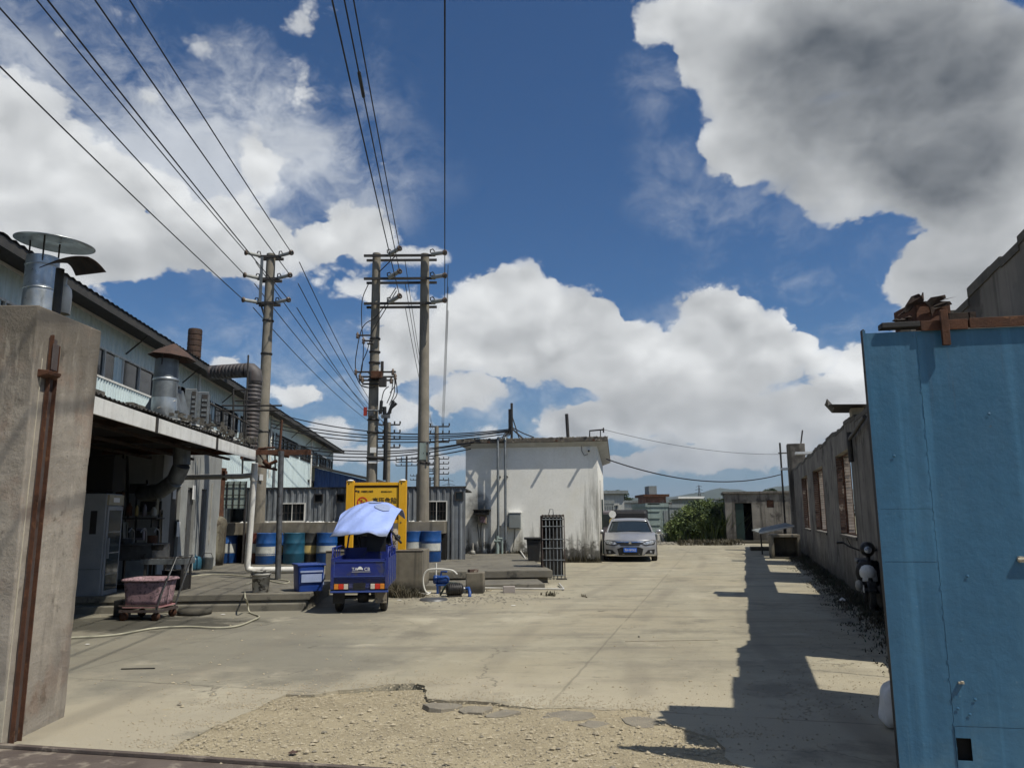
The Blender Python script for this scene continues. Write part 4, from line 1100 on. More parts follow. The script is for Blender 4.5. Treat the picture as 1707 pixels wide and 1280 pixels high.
# ---------------- ducts, fan box, vents over the canopy
def cyl_thing(name, lab, cat, u0, u1, v0, v1, Y):
    a = at(u0, v1, Y); b = at(u1, v0, Y); r = (b.x-a.x)/2
    return thing(name, lab, cat, ((a.x+b.x)/2, Y, a.z), 0), r, b.z-a.z
o, r, h = cyl_thing('roof_vent', 'large shiny galvanised vent stack with a flat disc cap behind the pillar', 'vent', 40, 97, 430, 505, 11)
MB().lathe([(r, -1.4), (r, h)], 32).build('pipe', mGALV, o)
for z in (.28*h, .8*h): MB().lathe([(r, z-.012), (r+.010, z-.006), (r+.010, z+.006), (r, z+.012)], 32).build('seam', mGALV, o)
rc = (at(142, 400, 11).x - at(22, 400, 11).x)/2
MB().lathe([(0, h+.30), (rc*.5, h+.31), (rc, h+.235), (rc, h+.225), (rc*.5, h+.29), (0, h+.28)], 40, T(.08, .05, .0) @ RX(2) @ RY(4)).build('cap', mGALV, o)
for a_ in (60, 180, 300): MB().tube([(r*.98*math.cos(R(a_)), r*.98*math.sin(R(a_)), h-.1), (r*1.0*math.cos(R(a_)), r*1.0*math.sin(R(a_)), h+.28)], .012, 6).build('strut', mDKSTEEL, o)
# brown bent hood and pale lamp beside it
o, r, h = cyl_thing('bent_hood', 'brown bent sheet metal hood on a pipe next to the shiny vent', 'vent hood', 78, 172, 430, 458, 10.2)
MB().tube([(-.20,0,-.7),(-.20,0,.08)], .055, 10).build('pipe', mDKSTEEL, o)
L0 = o.location
q_ = [at(*p_)-L0 for p_ in ((112, 439, 10.5), (146, 429, 9.8), (176, 454, 9.8), (126, 460, 10.5), (66, 447, 10.4), (92, 436, 9.9))]
def hb(i, j):
    a_ = q_[4].lerp(q_[5], j); r0 = q_[0].lerp(q_[1], j); e_ = q_[3].lerp(q_[2], j)
    t2 = i*2
    p_ = a_.lerp(r0, t2) if t2 <= 1 else r0.lerp(e_, t2-1)
    p_.z += .03*math.sin(math.pi*(t2 if t2 <= 1 else t2-1)); return p_
MB().grid(hb, 16, 4).build('hood', mDRUST, o).modifiers.new('t', 'SOLIDIFY').thickness = .012
o, r, h = cyl_thing('globe_lamp', 'small pale dome hanging beside the shiny vent', 'lamp', 89, 120, 474, 506, 10.4)
MB().lathe([(r*.96, -.15), (r, 0), (r, h*.45), (r*.9, h*.75), (r*.55, h*.95), (r*.35, h), (r*.35, h+.1), (0, h+.1)], 20).build('dome', mPVC, o)
# second stack with rusty cone
o, r, h = cyl_thing('exhaust_stack', 'grey exhaust stack with a rusty cone cap and an elbow at its foot', 'exhaust duct', 256, 297, 600, 664, 14.0)
MB().lathe([(r*1.08, 0), (r*1.04, h*.55), (r, h)], 28).build('pipe', mGALVD, o)
MB().lathe([(r*1.1, h*.45), (r*1.13, h*.47), (r*1.13, h*.49), (r*1.1, h*.51)], 28).build('seam', mGALV, o)
elb = [(0,0,.02), (0,.0,-.16), (.02,.07,-.33), (.0,.22,-.44), (-.05,.45,-.5)]
MB().tube(elb, [r*1.07, r*1.1, r*1.08, r*1.02, r*1.0], 24).build('elbow', mGALV, o)
rc = (at(318, 590, 14).x - at(242, 590, 14).x)/2
cone = MB().lathe([(rc, h+.05), (rc*.62, h+.18), (.02, h+.32), (0, h+.32)], 8, RZ(20) @ RY(6), smooth=False); cone.build('cone_cap', mCONE, o).modifiers.new('t', 'SOLIDIFY').thickness = .01
for a_ in (30, 150, 270): MB().tube([(r*math.cos(R(a_)), r*math.sin(R(a_)), h-.12), (r*1.0*math.cos(R(a_)), r*math.sin(R(a_)), h+.22)], .012, 6).build('strut', mDKSTEEL, o)
MB().tube([(-r,.1,-.12),(0,-r*1.2,-.22),(r*1.1,-.05,-.05)], .012, 6).build('wire_tie', mPVC, o)
# pyramid hood at its foot and fan boxes
def bxpx(u0, u1, v0, v1, Y): 
    a = at(u0, v1, Y); b = at(u1, v0, Y); return (a.x+b.x)/2, a.z, b.x-a.x, b.z-a.z
X, Z, w, h = bxpx(240, 312, 650, 704, 14.3)
o = thing('roof_hood', 'grey pyramid hood between the exhaust stack and the fan box', 'hood', (X, 14.3, Z), 0)
MB().add([(-w/2,-.3,0),(w/2,-.3,0),(w/2,.3,0),(-w/2,.3,0),(-w*.22,-.2,h*.8),(w*.30,-.2,h*1.02),(w*.30,.2,h*1.02),(-w*.22,.2,h*.8)], [(0,3,2,1),(4,5,6,7),(0,1,5,4),(1,2,6,5),(2,3,7,6),(3,0,4,7)]).build('hood', mGALVD, o, bevel=.005)
for (u0, u1, v0, v1, Y, lab) in ((306, 330, 650, 706, 14.9, 'narrow grey fan casing with ribbed side beside the hood'), (316, 350, 655, 712, 15.6, 'boxy grey air fan unit on the canopy roof')):
    X, Z, w, h = bxpx(u0, u1, v0, v1, Y)
    o = thing('fan_unit', lab, 'fan unit', (X, Y, Z), -18)
    MB().box(-w*.45, w*.45, -.2, .25, 0, h).build('casing', mGALVD, o, bevel=.012)
    MB().box(w*.10, w*.40, -.215, -.201, .06, h-.06).build('grille_panel', mDKSTEEL, o)
    for k in range(5): MB().box(w*.12, w*.38, -.225, -.216, .1+k*(h-.2)/5, .1+(k+.45)*(h-.2)/5).build('louvre', mGALVD, o)
    MB().box(-w*.5, w*.5, -.23, .28, -.06, -.001).build('base_frame', mDKSTEEL, o)
# corrugated brick-like stack further back
o, r, h = cyl_thing('brown_stack', 'short brown spiral stack rising above the warehouse eave', 'chimney', 311, 337, 549, 602, 24)
pr_ = []
k = 14
for i in range(k): z = -1.5+(h+1.5)*i/k; dz = (h+1.5)/k; pr_ += [(r, z), (r, z+dz*.8), (r*.93, z+dz*.85), (r*.93, z+dz)]
MB().lathe(pr_ + [(r*.8, h), (r*.8, h-.3)], 20, smooth=False).build('pipe', mSPIRALR, o)
# big spiral duct: along, then down
a = at(345, 614, 19.6); b = at(424, 617, 19.6)
o = thing('spiral_duct', 'fat grey spiral duct turning down beside the left pole', 'duct', (b.x, 19.6, 0), 0)
r = .19
zt = at(424, 617, 19.6).z
def ribbed(pts_, r, step=.10):
    out, rad = [], []
    P_ = [Vector(p) for p in pts_]
    for a_, b_ in zip(P_[:-1], P_[1:]):
        n_ = max(1, int((b_-a_).length/step))
        for i in range(n_):
            for f, k_ in ((0, 1), (.78, 1), (.84, .94), (.96, .94)): out.append(a_.lerp(b_, (i+f)/n_)); rad.append(r*k_)
    out.append(P_[-1]); rad.append(r)
    return out, rad
pp, rd = ribbed([(a.x-b.x, .3, zt), (-.2, 0, zt)], r); MB().tube(pp, rd, 18).build('horizontal_run', mSPIRAL, o)
MB().tube([(-.2, 0, zt), (-.08, 0, zt-.01), (.0, 0, zt-.08), (.02, 0, zt-.2), (.02, 0, zt-.3)], r*1.04, 18).build('elbow', mSPIRAL, o)
pp, rd = ribbed([(.02, 0, zt-.3), (-.03, 0, 3.0)], r*.98); MB().tube(pp, rd, 18).build('down_run', mSPIRAL, o)
# scaffold frame round the duct
o = thing('scaffold', 'thin rusty scaffold poles and rails beside the spiral duct', 'scaffolding', (0, 0, 0), 0)
def sp(u, v, Y=19.0): return at(u, v, Y)
for (p, q) in (((389, 648), (389, 742)), ((414, 592), (408, 760)), ((408, 655), (404, 790)), ((390, 650), (415, 650)), ((370, 676), (470, 676)), ((365, 684), (468, 684)), ((392, 668), (430, 668)), ((350, 672), (440, 720)), ((350, 690), (350, 720)), ((372, 680), (372, 735))):
    MB().tube([sp(*p), sp(*q)], .022, 6).build('tube', mDKSTEEL, o)
# jumble of bars at the canopy's end
o = thing('bar_tangle', 'tangle of rusty bars and brackets where the canopy meets the drain pipe', 'brackets', (0, 0, 0), 0)
for (p, q, rr_) in (((433, 752), (482, 760), .05), ((430, 748), (458, 746), .028), ((433, 758), (445, 775), .02), ((426, 775), (462, 783), .028), ((440, 768), (450, 779), .06), ((450, 773), (462, 768), .04), ((405, 752), (402, 765), .03), ((445, 752), (446, 770), .02), ((458, 750), (459, 783), .02), ((470, 700), (466, 752), .03)):
    MB().tube([at(*p, 18.2), at(*q, 18.2)], rr_, 6).build('bar', mRUST if rr_ > .025 else mDKSTEEL, o)

# ---------------- under the canopy
g = gnd(163, 1021)
o = thing('display_fridge', 'tall grey display fridge with a narrow glass door beside the pillar', 'fridge', (g.x, g.y, 0), -5)
MB().box(-.66, 0, 0, .66, .0, 2.02).build('cabinet', mFRIDGE, o, bevel=.015)
MB().box(-.62, -.02, -.006, -.0005, .72, .726).build('panel_seam', mBLACK, o)
MB().box(-.25, -.14, -.004, -.0005, 1.32, 1.72).build('label', mBLACK, o)
MB().box(.001, .03, .02, .64, .28, 1.80).build('door_frame', mFRIDGE, o, bevel=.005)
MB().box(.031, .036, .08, .58, .36, 1.73).build('glass', mGLASSG, o)
for z in (.62, .98, 1.34): MB().box(.0365, .040, .09, .57, z, z+.022).build('shelf', mPVCG, o)
MB().box(.037, .07, .06, .085, .9, 1.25).build('handle', mFRIDGE, o)
MB().box(.001, .02, .02, .64, .02, .26).build('base_grille', mCREAM, o)
for k in range(5): MB().box(.0205, .026, .06, .60, .05+k*.04, .062+k*.04).build('slot', mBLACK, o)
MB().box(.001, .035, .02, .64, 1.82, 2.0).build('header', mCREAM, o)
MB().box(.0355, .040, .2, .45, 1.87, 1.95).build('header_label', mPAPER, o)
p = at(166, 812, 14.0)
tag(MB().box(-.36, .30, -.2, .35, 0, .60).build('black_cabinet', mMATTBLK, loc=(p.x, 14.0, 2.08), rotz=R(5), bevel=.01), 'black box standing on top of the display fridge', 'box')
# sink bench
X, Z, w, h = bxpx(188, 272, 905, 933, 15.0)
o = thing('sink_bench', 'deep dull steel sink trough on legs under the canopy', 'sink', (X, 15.0, 0), 6)
MB().box(-w/2, w/2, -.3, .3, Z, Z+.02).box(-w/2, w/2, -.3, -.27, Z+.021, Z+h).box(-w/2, w/2, .27, .3, Z+.021, Z+h).box(-w/2, -w/2+.03, -.269, .269, Z+.021, Z+h).box(w/2-.03, w/2, -.269, .269, Z+.021, Z+h).build('trough', mSTEEL, o, bevel=.006)
MB().box(-w/2-.03, w/2+.03, -.33, -.301, Z+h-.03, Z+h+.01).build('rim', mSTAIN, o, bevel=.004)
for x in (-w/2+.05, w/2-.05):
    for y in (-.25, .25): MB().box(x-.02, x+.02, y-.02, y+.02, 0, Z-.001).build('leg', mDKSTEEL, o)
MB().box(-w/2+.02, w/2-.02, -.2, .2, .34, .37).build('undershelf', mDKSTEEL, o)
for x in (-.3, -.05, .22): MB().tube([(x,.31,Z+h-.1),(x,.31,Z+h+.22),(x,.2,Z+h+.28),(x,.12,Z+h+.2)], .014, 8).build('tap', mSTAIN, o)
X, Z, w, h = bxpx(242, 317, 922, 940, 14.6)
o = thing('draining_table', 'narrow grimy draining table beside the sink', 'table', (X, 14.6, 0), 0)
MB().box(-w/2, w/2, -.2, .25, Z, Z+.10).build('top', mGALVD, o, bevel=.005)
for i in range(8): MB().box(-w/2+.03+i*w/8, -w/2+.03+(i+.5)*w/8, -.19, .24, Z+.1005, Z+.115).build('slat', mDKSTEEL, o)
for x in (-w/2+.08, w/2-.06):
    for y in (-.15, .2): MB().box(x-.02, x+.02, y-.02, y+.02, .0, Z-.001).build('leg', mDKSTEEL, o)
MB().box(-w/2+.05, w/2-.05, -.1, .15, .30, .55).build('crate_shelf', mMATTBLK, o)
# extractor duct under the canopy
o = thing('extractor_duct', 'segmented dark sheet metal extractor duct bending down under the canopy', 'duct', (0, 0, 0), 0)
pts_ = [at(303, 745, 15.2), at(303, 775, 15.2), at(292, 800, 15.3), at(268, 818, 15.6), at(236, 822, 16)]
rads = [.165, .165, .165, .165, .17]
for i in range(4):
    MB().tube([pts_[i], pts_[i+1]], .165 - .004*i, 14).build('segment', mGALVD, o)
# clutter on the wall: shelf boards, box, hung things
for (u0, u1, v0, v1, Y, mm, nm, lab) in ((215, 245, 806, 822, 16.5, mDKSTEEL, 'wall_box', 'dark steel box fixed on the smoky kitchen wall'), (232, 262, 830, 858, 16.6, mKWALL, 'tile_board', 'greasy board leaning on the kitchen wall above the taps'), (225, 240, 880, 900, 15.6, mMAUVE, 'purple_bag', 'purple bag standing behind the taps'), (190, 204, 690+130, 690+160, 16.6, mRUST, 'rust_panel', 'small rusty panel beside the fridge')):
    X, Z, w, h = bxpx(u0, u1, v0, v1, Y)
    oo = thing(nm, lab, 'box' if 'box' in nm else 'bag' if 'bag' in nm else 'board', (X, Y, Z), 0)
    MB().box(-w/2, w/2, 0, .12, 0, h).build('body', mm, oo, bevel=.01)
    MB().box(-w/2+.02, w/2-.02, -.012, -.001, h*.2, h*.8).build('face', mDKSTEEL, oo)
# pink tub on a trolley
gl = gnd(200, 1036); gr = gnd(272, 1032)
c = (gl+gr)/2; w = (gr-gl).length*1.0
o = thing('tub_cart', 'grimy pink tub riding on a rusty four wheeled trolley with a push bar', 'cart', (c.x, c.y+.22, 0), 3)
def tub(i, j):
    a_ = 2*math.pi*i; s = .86+.14*j
    n_ = 6; x = math.copysign(abs(math.cos(a_))**(2/n_), math.cos(a_)); y = math.copysign(abs(math.sin(a_))**(2/n_), math.sin(a_))
    return (x*w*.54*s, y*.30*s, .20+.42*j)
MB().grid(tub, 40, 4).build('tub', mPINK, o).modifiers.new('t', 'SOLIDIFY').thickness = .02
MB().grid(lambda i, j: ((tub(i, 1)[0])*(1.0+.07*j), tub(i, 1)[1]*(1.0+.1*j), .622-.02*abs(2*j-1)), 40, 2).build('rim', mPINK, o).modifiers.new('t', 'SOLIDIFY').thickness = .02
m = MB(); m.box(-w*.48, w*.48, -.27, .27, .195, .215); m.build('tub_floor', mPINKIN, o)
MB().box(-w*.52, w*.52, -.32, -.29, .13, .17).box(-w*.52, w*.52, .29, .32, .13, .17).box(-w*.52, -w*.49, -.289, .289, .13, .17).box(w*.49, w*.52, -.289, .289, .13, .17).build('frame', mRUSTP, o)
MB().box(-w*.52, w*.52, -.335, -.321, .22, .245).build('guard_rail', mRUSTP, o)
MB().tube([(w*.44,-.30,.15),(w*.56,-.30,.42),(w*.86,-.28,.98),(w*.86,.28,.98),(w*.56,.30,.42),(w*.44,.30,.15)], .016, 8).build('push_bar', mSTEEL, o)
for x in (-w*.42, w*.42):
    for y in (-.27, .27):
        MB().lathe([(.0,-.02),(.065,-.02),(.065,.02),(0,.02)], 14, T(x, y, .066) @ RX(90)).build('wheel', mRUST, o)
        MB().box(x-.02, x+.02, y-.012, y+.012, .07, .13, None).build('fork', mRUSTP, o)
p = gnd(181, 1004)
o = thing('red_tool', 'small red plastic handle sticking out beside the pink tub', 'tool', (p.x-.02, p.y, .12), 0)
MB().tube([(-.1,0,.30),(.0,0,.2),(.06,-.02,.12)], .012, 6).build('rod', mREDP, o); MB().cbox((.05,0,.15),(.16,.03,.05)).cbox((.03,0,.04),(.05,.04,.2)).build('grip', mREDP, o)
# black crate under the cart's left
X, Z, w_, h_ = bxpx(182, 200, 1008, 1036, 12.9)
tag(MB().box(-w_/2, w_/2, 0, .3, 0, h_).build('black_crate', mBLACK, loc=(X, 13.0, 0), bevel=.01), 'black crate beside the left wheel of the pink cart', 'crate')
# round stone disc
g = gnd(313, 1027)
tag(MB().lathe([(0,0),(.27,0),(.275,.05),(.26,.095),(0,.10)], 28).build('stone_disc', mBLOCK, loc=(g.x, g.y+.27, 0)), 'round grey concrete disc lying in front of the platform step', 'concrete disc')
# bucket
g = gnd(431, 988, .28)
o = thing('bucket', 'paint spattered white bucket on the front edge of the platform', 'bucket', (g.x, g.y+.1, .28), 0)
w = (gnd(447, 985, .28).x - gnd(417, 985, .28).x)/2
MB().lathe([(0,0),(w*.80,0),(w*.84,.01),(w*.95,.30),(w*1.04,.30),(w*1.04,.325),(w*.96,.33),(w*.99,.36),(w*1.07,.36),(w*1.07,.38),(w*.97,.385),(w*.95,.37),(w*.82,.04),(0,.035)], 24).build('pail', mBUCKET, o)
MB().tube([(w*1.06,0,.33),(w*.9,-.12,.28),(w*.1,-w*1.25,.25),(-w*.9,-.12,.28),(-w*1.06,0,.33)], .005, 5).build('handle', mSTEEL, o)
# jug with white bottle
g = gnd(322, 950, .28)
o = thing('jug', 'squat teal jug standing by the room wall', 'jug', (g.x, g.y, .28), 0)
MB().lathe([(0,0),(.17,0),(.19,.05),(.19,.26),(.15,.33),(.05,.35),(.05,.39),(0,.39)], 20).build('body', mJUG, o)
o = thing('white_bottle', 'white plastic bottle standing behind the teal jug', 'bottle', (g.x-.07, g.y+.25, .28), 0)
MB().lathe([(0,0),(.05,0),(.05,.5),(.035,.6),(.018,.66),(.018,.72),(0,.72)], 12, RY(-6)).build('body', mWHITE, o)
# white drain pipe
o = thing('drain_pipe', 'white plastic drain pipe dropping from the canopy corner and turning along the platform', 'drain pipe', (0, 0, 0), 0)
A = at(425, 772, 18.15); B = at(411, 945, 17.2); B = gnd(412, 950, .36)
MB().tube([A, B + Vector((0, 0, .12)), B + Vector((.02, 0, .03)), B + Vector((.12, 0, 0)), ], .075, 14).build('down_run', mPVC, o)
e = gnd(492, 955, .36); MB().tube([B + Vector((.12, 0, 0)), Vector((e.x, B.y, .36))], .072, 14).build('ground_run', mPVC, o)
MB().tube([A.lerp(B, .10), A.lerp(B, .16)], .09, 14).build('coupling', mPVC, o)
h0_ = A.lerp(B, .11); MB().tube([h0_, Vector((h0_.x-.30, h0_.y, h0_.z-.03)), Vector((at(300, 788, 18.1).x, 18.1, h0_.z-.05))], .06, 12).build('branch', mPVCG, o)
MB().box(h0_.x-.72, h0_.x-.66, h0_.y-.08, h0_.y+.08, h0_.z-.12, h0_.z+.1).build('clamp', mRUST, o)
# two posts
for (u, v0, v1, Y, r_, lab, mm) in ((469, 752, 966, 16.6, .062, 'grey steel post nearer the tricycle, with wires tied at its top', mSTEEL), (457, 778, 935, 19.5, .045, 'thinner pale post behind the grey steel post', mGALVD)):
    g = gnd(u-6, v1, .28); t_ = at(u, v0, g.y)
    o = thing('steel_post', lab, 'post', (g.x, g.y, .28), 0)
    MB().tube([(0,0,0), (t_.x-g.x, 0, t_.z-.28)], r_, 12).build('post', mm, o)
    MB().tube([((t_.x-g.x)*.5, 0, (t_.z-.28)*.5), ((t_.x-g.x)*.5, 0, (t_.z-.28)*.5+.04)], r_+.01, 12).build('collar', mm, o)
# hose snaking down from the platform
hp = [gnd(408, 988, .29), gnd(409, 996, .29), gnd(413, 1006, .15), gnd(416, 1020, .02), gnd(432, 1027, .02), gnd(420, 1034, .02), gnd(395, 1043, .02), gnd(360, 1046, .02), gnd(310, 1044, .02), gnd(255, 1047, .02), gnd(190, 1058, .02), gnd(110, 1063, .02), gnd(60, 1066, .02)]
def smooth_path(P_, k=6):
    out = []
    for i in range(len(P_)-1):
        p0, p1, p2, p3 = P_[max(i-1, 0)], P_[i], P_[i+1], P_[min(i+2, len(P_)-1)]
        for j in range(k):
            t = j/k; out.append(.5*((2*p1)+(p2-p0)*t+(2*p0-5*p1+4*p2-p3)*t*t+(3*p1-p0-3*p2+p3)*t**3))
    return out + [P_[-1]]
tag(MB().tube(smooth_path(hp), .014, 8).build('hose', mHOSE), 'pale green hose snaking from the bucket across the wet ground', 'hose')
hp = [gnd(300, 962, .29), gnd(360, 957, .29), gnd(420, 962, .29), gnd(470, 972, .29), gnd(480, 968, .29), gnd(440, 964, .29), gnd(410, 974, .29)]
tag(MB().tube(smooth_path(hp), .014, 8).build('hose', mHOSE), 'short hose looped on the platform top behind the bucket', 'hose')

# ---------------- clutter of the open kitchen
def pot(px, py, zg, r, h, mm, lab, nm, cat, Y=None, handle=False):
    g = gnd(px, py, zg) if Y is None else Vector((at(px, py, Y).x, Y, zg))
    o = thing(nm, lab, cat, (g.x, g.y, zg), 0)
    MB().lathe([(0,0),(r*.85,0),(r*.92,.02),(r,h*.96),(r*1.06,h),(r*.95,h),(r*.88,.04),(0,.03)], 18).build('body', mm, o)
    if handle: MB().tube([(-r, 0, h*.9), (-r*.6, 0, h*1.35), (r*.6, 0, h*1.35), (r, 0, h*.9)], .008, 5).build('handle', mDKSTEEL, o)
pot(205, 950, 1.05, .14, .16, mSTAIN, 'steel pot standing on the left rim of the sink bench', 'cooking_pot', 'pot', 15.0)
pot(252, 925, 1.06, .09, .20, mRUST, 'small rusty can standing on the right rim of the sink bench', 'can', 'can', 15.0)
pot(262, 920, 1.0, .11, .10, mMATTBLK, 'black pan lying on the draining table', 'pan', 'pan', 14.6)
pot(290, 935, .28, .20, .34, mBLACK, 'black bucket under the draining table', 'bucket', 'bucket', 14.9, True)
pot(232, 990, 0, .22, .30, mDKSTEEL, 'dark basin under the sink bench', 'basin', 'basin', 15.2)
pot(205, 990, 0, .18, .42, mKWALL, 'greasy brown barrel under the sink bench', 'barrel', 'barrel', 15.3)
pot(345, 945, .28, .15, .30, mGALVD, 'grey pail standing by the last door', 'pail', 'bucket', 20.2, True)
for (u0, u1, v0, v1, Y, mm, nm, lab, cat) in ((208, 222, 838, 860, 16.4, mRUST, 'spice_tin', 'rust coloured tin on the kitchen wall shelf, left one', 'tin'), (224, 232, 842, 860, 16.4, mDYEL, 'oil_bottle', 'yellowish bottle on the kitchen wall shelf', 'bottle'), (236, 246, 840, 860, 16.4, mMAUVE, 'jar', 'mauve jar on the kitchen wall shelf', 'jar'), (250, 262, 845, 860, 16.4, mPVCG, 'bowl_stack', 'pale stack of bowls at the right end of the wall shelf', 'bowls'),
        (200, 214, 870, 903, 16.2, mPVCG, 'apron', 'pale grubby apron hanging left of the taps', 'apron'), (262, 272, 850, 905, 16.6, mDUSTY, 'hanging_cloth', 'long tan cloth hanging right of the taps', 'cloth')):
    X, Z, w, h = bxpx(u0, u1, v0, v1, Y); o = thing(nm, lab, cat, (X, Y, Z), 0)
    if cat in ('apron', 'cloth'): MB().grid(lambda i, j: (-w/2+w*i, .03*math.sin(i*9+j*2), h*j), 10, 6).build('cloth', mm, o).modifiers.new('t', 'SOLIDIFY').thickness = .01
    else: MB().lathe([(0,0),(w*.42,0),(w*.45,.02),(w*.42,h*.7),(w*.22,h*.88),(w*.22,h),(0,h)], 12).build('body', mm, o)
X, Z, w, h = bxpx(204, 266, 860, 863, 16.4)
o = thing('wall_shelf', 'narrow dark shelf on the kitchen wall above the taps', 'shelf', (X, 16.4, Z), 0)
MB().box(-w/2, w/2, -.12, .25, -.03, -.001).build('board', mDKSTEEL, o); MB().box(-w/2+.1, -w/2+.13, -.1, .25, -.2, -.031).build('bracket', mDKSTEEL, o); MB().box(w/2-.13, w/2-.1, -.1, .25, -.2, -.031).build('bracket', mDKSTEEL, o)
o = thing('wall_conduits', 'black greasy pipes running down the kitchen wall', 'pipes', (0, 0, 0), 0)
for (a_, b_, c_) in (((212, 760), (214, 900), .03), ((228, 820), (226, 905), .022), ((268, 835), (262, 905), .03), ((206, 745), (205, 860), .02), ((245, 800), (248, 840), .025)):
    MB().tube([at(*a_, 16.9), at(*b_, 16.9)], c_, 8).build('pipe', mMATTBLK, o)

# ================================================================== MIDDLE: shed, drums, poles, sign
SY = 23.5
sh = thing('sheet_shed', 'long low shed of grey corrugated panels on a dark concrete plinth', 'shed', (0, SY, 0), 0)
xl = at(372, 840, SY).x; xr = at(776, 840, SY).x; zt = at(620, 814, SY).z
def sx_(u, v=840): return at(u, v, SY).x
def sz_(v): return at(620, v, SY).z
zb = 1.43
wins = [(sx_(468), sx_(508), sz_(868), sz_(839)), (sx_(525), sx_(537), sz_(835), sz_(824)), (sx_(562), sx_(574), sz_(835), sz_(824)), (sx_(712), sx_(744), sz_(868), sz_(837)), (sx_(760), sx_(771), sz_(833), sz_(822)), (sx_(388), sx_(408), sz_(868), sz_(830))]
cuts = sorted([xl] + [w[0] for w in wins] + [w[1] for w in wins] + [sx_(u) for u in (430, 450, 552, 592, 632, 672, 700, 746)] + [xr])
for a, b in zip(cuts[:-1], cuts[1:]):
    if b - a < .02: continue
    mid = (a+b)/2; w = [w for w in wins if w[0] <= mid <= w[1]]
    lo = zb if mid < sx_(745) else .1
    for z0, z1 in ([(lo, zt)] if not w else [(lo, w[0][2]), (w[0][3], zt)]):
        if z1-z0 > .04: MB().corrugated(a+.002, b-.002, z0, z1, .19, .03).build('panel', mFSHEET, sh)
for w in wins:
    x0, x1, z0, z1 = w
    big = x1-x0 > .4
    f = MB().box(x0-.03, x0, -.06, .0, z0-.03, z1+.03).box(x1, x1+.03, -.06, .0, z0-.03, z1+.03).box(x0, x1, -.06, .0, z1, z1+.03).box(x0, x1, -.06, 0, z0-.03, z0).build('window', mFASCIA if big else mDKSTEEL, sh)
    if big:
        for i in range(1, 6): MB().box(x0+(x1-x0)*i/6-.008, x0+(x1-x0)*i/6+.008, -.055, -.04, z0, z1).build('bar', mFASCIA if i == 3 else mDKSTEEL, f)
        MB().box(x0, x1, -.039, -.03, (z0+z1)/2-.01, (z0+z1)/2+.01).build('bar', mDKSTEEL, f)
    MB().box(x0, x1, .08, .09, z0, z1).build('pane', mGLASSD, f)
box('inside', (xl, xr-.02, .25, .3, 0, zt-.05), mMATTBLK, sh)
box('top_rail', (xl-.05, xr+.02, -.05, .06, zt+.001, zt+.05), mDKSTEEL, sh)
box('roof', (xl-.05, xr+.02, .07, 3.2, zt-.06, zt-.02), mDARKROOF, sh)
box('plinth', (xl-.4, sx_(745), -.9, -.001, 1.08, 1.43), mBLOCK, sh, bevel=.01)
box('plinth_recess', (xl-.4, sx_(745), -.25, -.05, 0, 1.079), mMATTBLK, sh)  # black back face paints the shade under the plinth
box('sill_pipe', (sx_(420), sx_(508), -.10, -.05, sz_(870), sz_(868)+.02), mPVC, sh)
m = MB(); rr = random.Random(31)
for i in range(90):
    pebble(m, sx_(rr.choice([rr.uniform(418, 440), rr.uniform(528, 545), rr.uniform(690, 712), rr.uniform(400, 740)])), rr.uniform(-.85, -.1), 1.43, rr.uniform(.015, .05), rr)
tag(m.build('plinth_litter', mWHITE, sh), kind='stuff')
# small lit lattice gate left of the pole
o = thing('lattice_screen', 'pale lattice screen between the brown column and the drain pipe', 'screen', (at(385, 850, 22.2).x, 22.3, .28), 0)
w = .36; zt2 = at(385, 802, 22.3).z-.28; zb2 = at(385, 848, 22.3).z-.28
MB().box(-w, w, .06, .08, zb2, zt2).build('panel', mFARGG, o)
for i in range(5): MB().box(-w+i*w/2-.01, -w+i*w/2+.01, .03, .059, zb2, zt2).build('bar', mDKSTEEL, o)
for z in (zb2+.1, (zb2+zt2)/2, zt2-.1): MB().box(-w, w, .015, .029, z-.01, z+.01).build('bar', mDKSTEEL, o)
for x in (-w, w): MB().box(x-.02, x+.02, .0, .04, 0, zb2).build('leg', mDKSTEEL, o)

# ---------------- drums
def drum(u0, u1, vb, zg, body, label_m, lab, lid=None, frac=(.30, .62), Yp=None):
    g = gnd((u0+u1)/2, vb, zg); Y = Yp or g.y; Y = min(Y, 22.9)
    x = at((u0+u1)/2, vb, Y).x; r = .285
    rq = random.Random(int(u0)); frac = (frac[0]+rq.uniform(-.05, .05), frac[1]+rq.uniform(-.06, .06)); r *= rq.uniform(.96, 1.03)
    o = thing('oil_drum', lab, 'drum', (x, Y, zg), 0, 'steel drums lined up under the shed plinth')
    H = .86; pr = [(0, 0), (r*.97, 0), (r, .02)]
    for z in (.29, .58): pr += [(r, z-.03), (r*1.03, z-.01), (r*1.03, z+.01), (r, z+.03)]
    pr += [(r, H-.02), (r*1.02, H), (r*.97, H), (r*.96, H-.02), (0, H-.02)]
    MB().lathe(pr, 28).build('barrel', body, o)
    if label_m:
        MB().lathe([(r*1.004, H*frac[0]), (r*1.006, H*frac[0]+.002), (r*1.006, .27) if H*frac[0] < .26 else (r*1.006, H*frac[0]+.01), (r*1.036, .29), (r*1.006, .33), (r*1.006, H*frac[1])], 24, a0=200, a1=345).build('label_band', label_m, o)
    return o
P2 = .30
drum(365, 389, 938, .28, mDBLUE, mDWHT, 'blue drum with a white band beside the brown column')
drum(417, 432, 937, .28, mDRED, mDWHT, 'rust red drum just right of the white drain pipe', Yp=22.7)
drum(428, 458, 936, .28, mDBLUE, mDWHT, 'blue drum with a dirty white band between the drain pipe and the posts', Yp=22.3)
drum(448, 476, 935, .28, mDBLUE, mDYEL, 'blue drum with a yellow label behind the grey post', Yp=22.8)
drum(474, 504, 936, .28, mDTEAL, None, 'plain teal drum without a label right of the grey post', Yp=22.3)
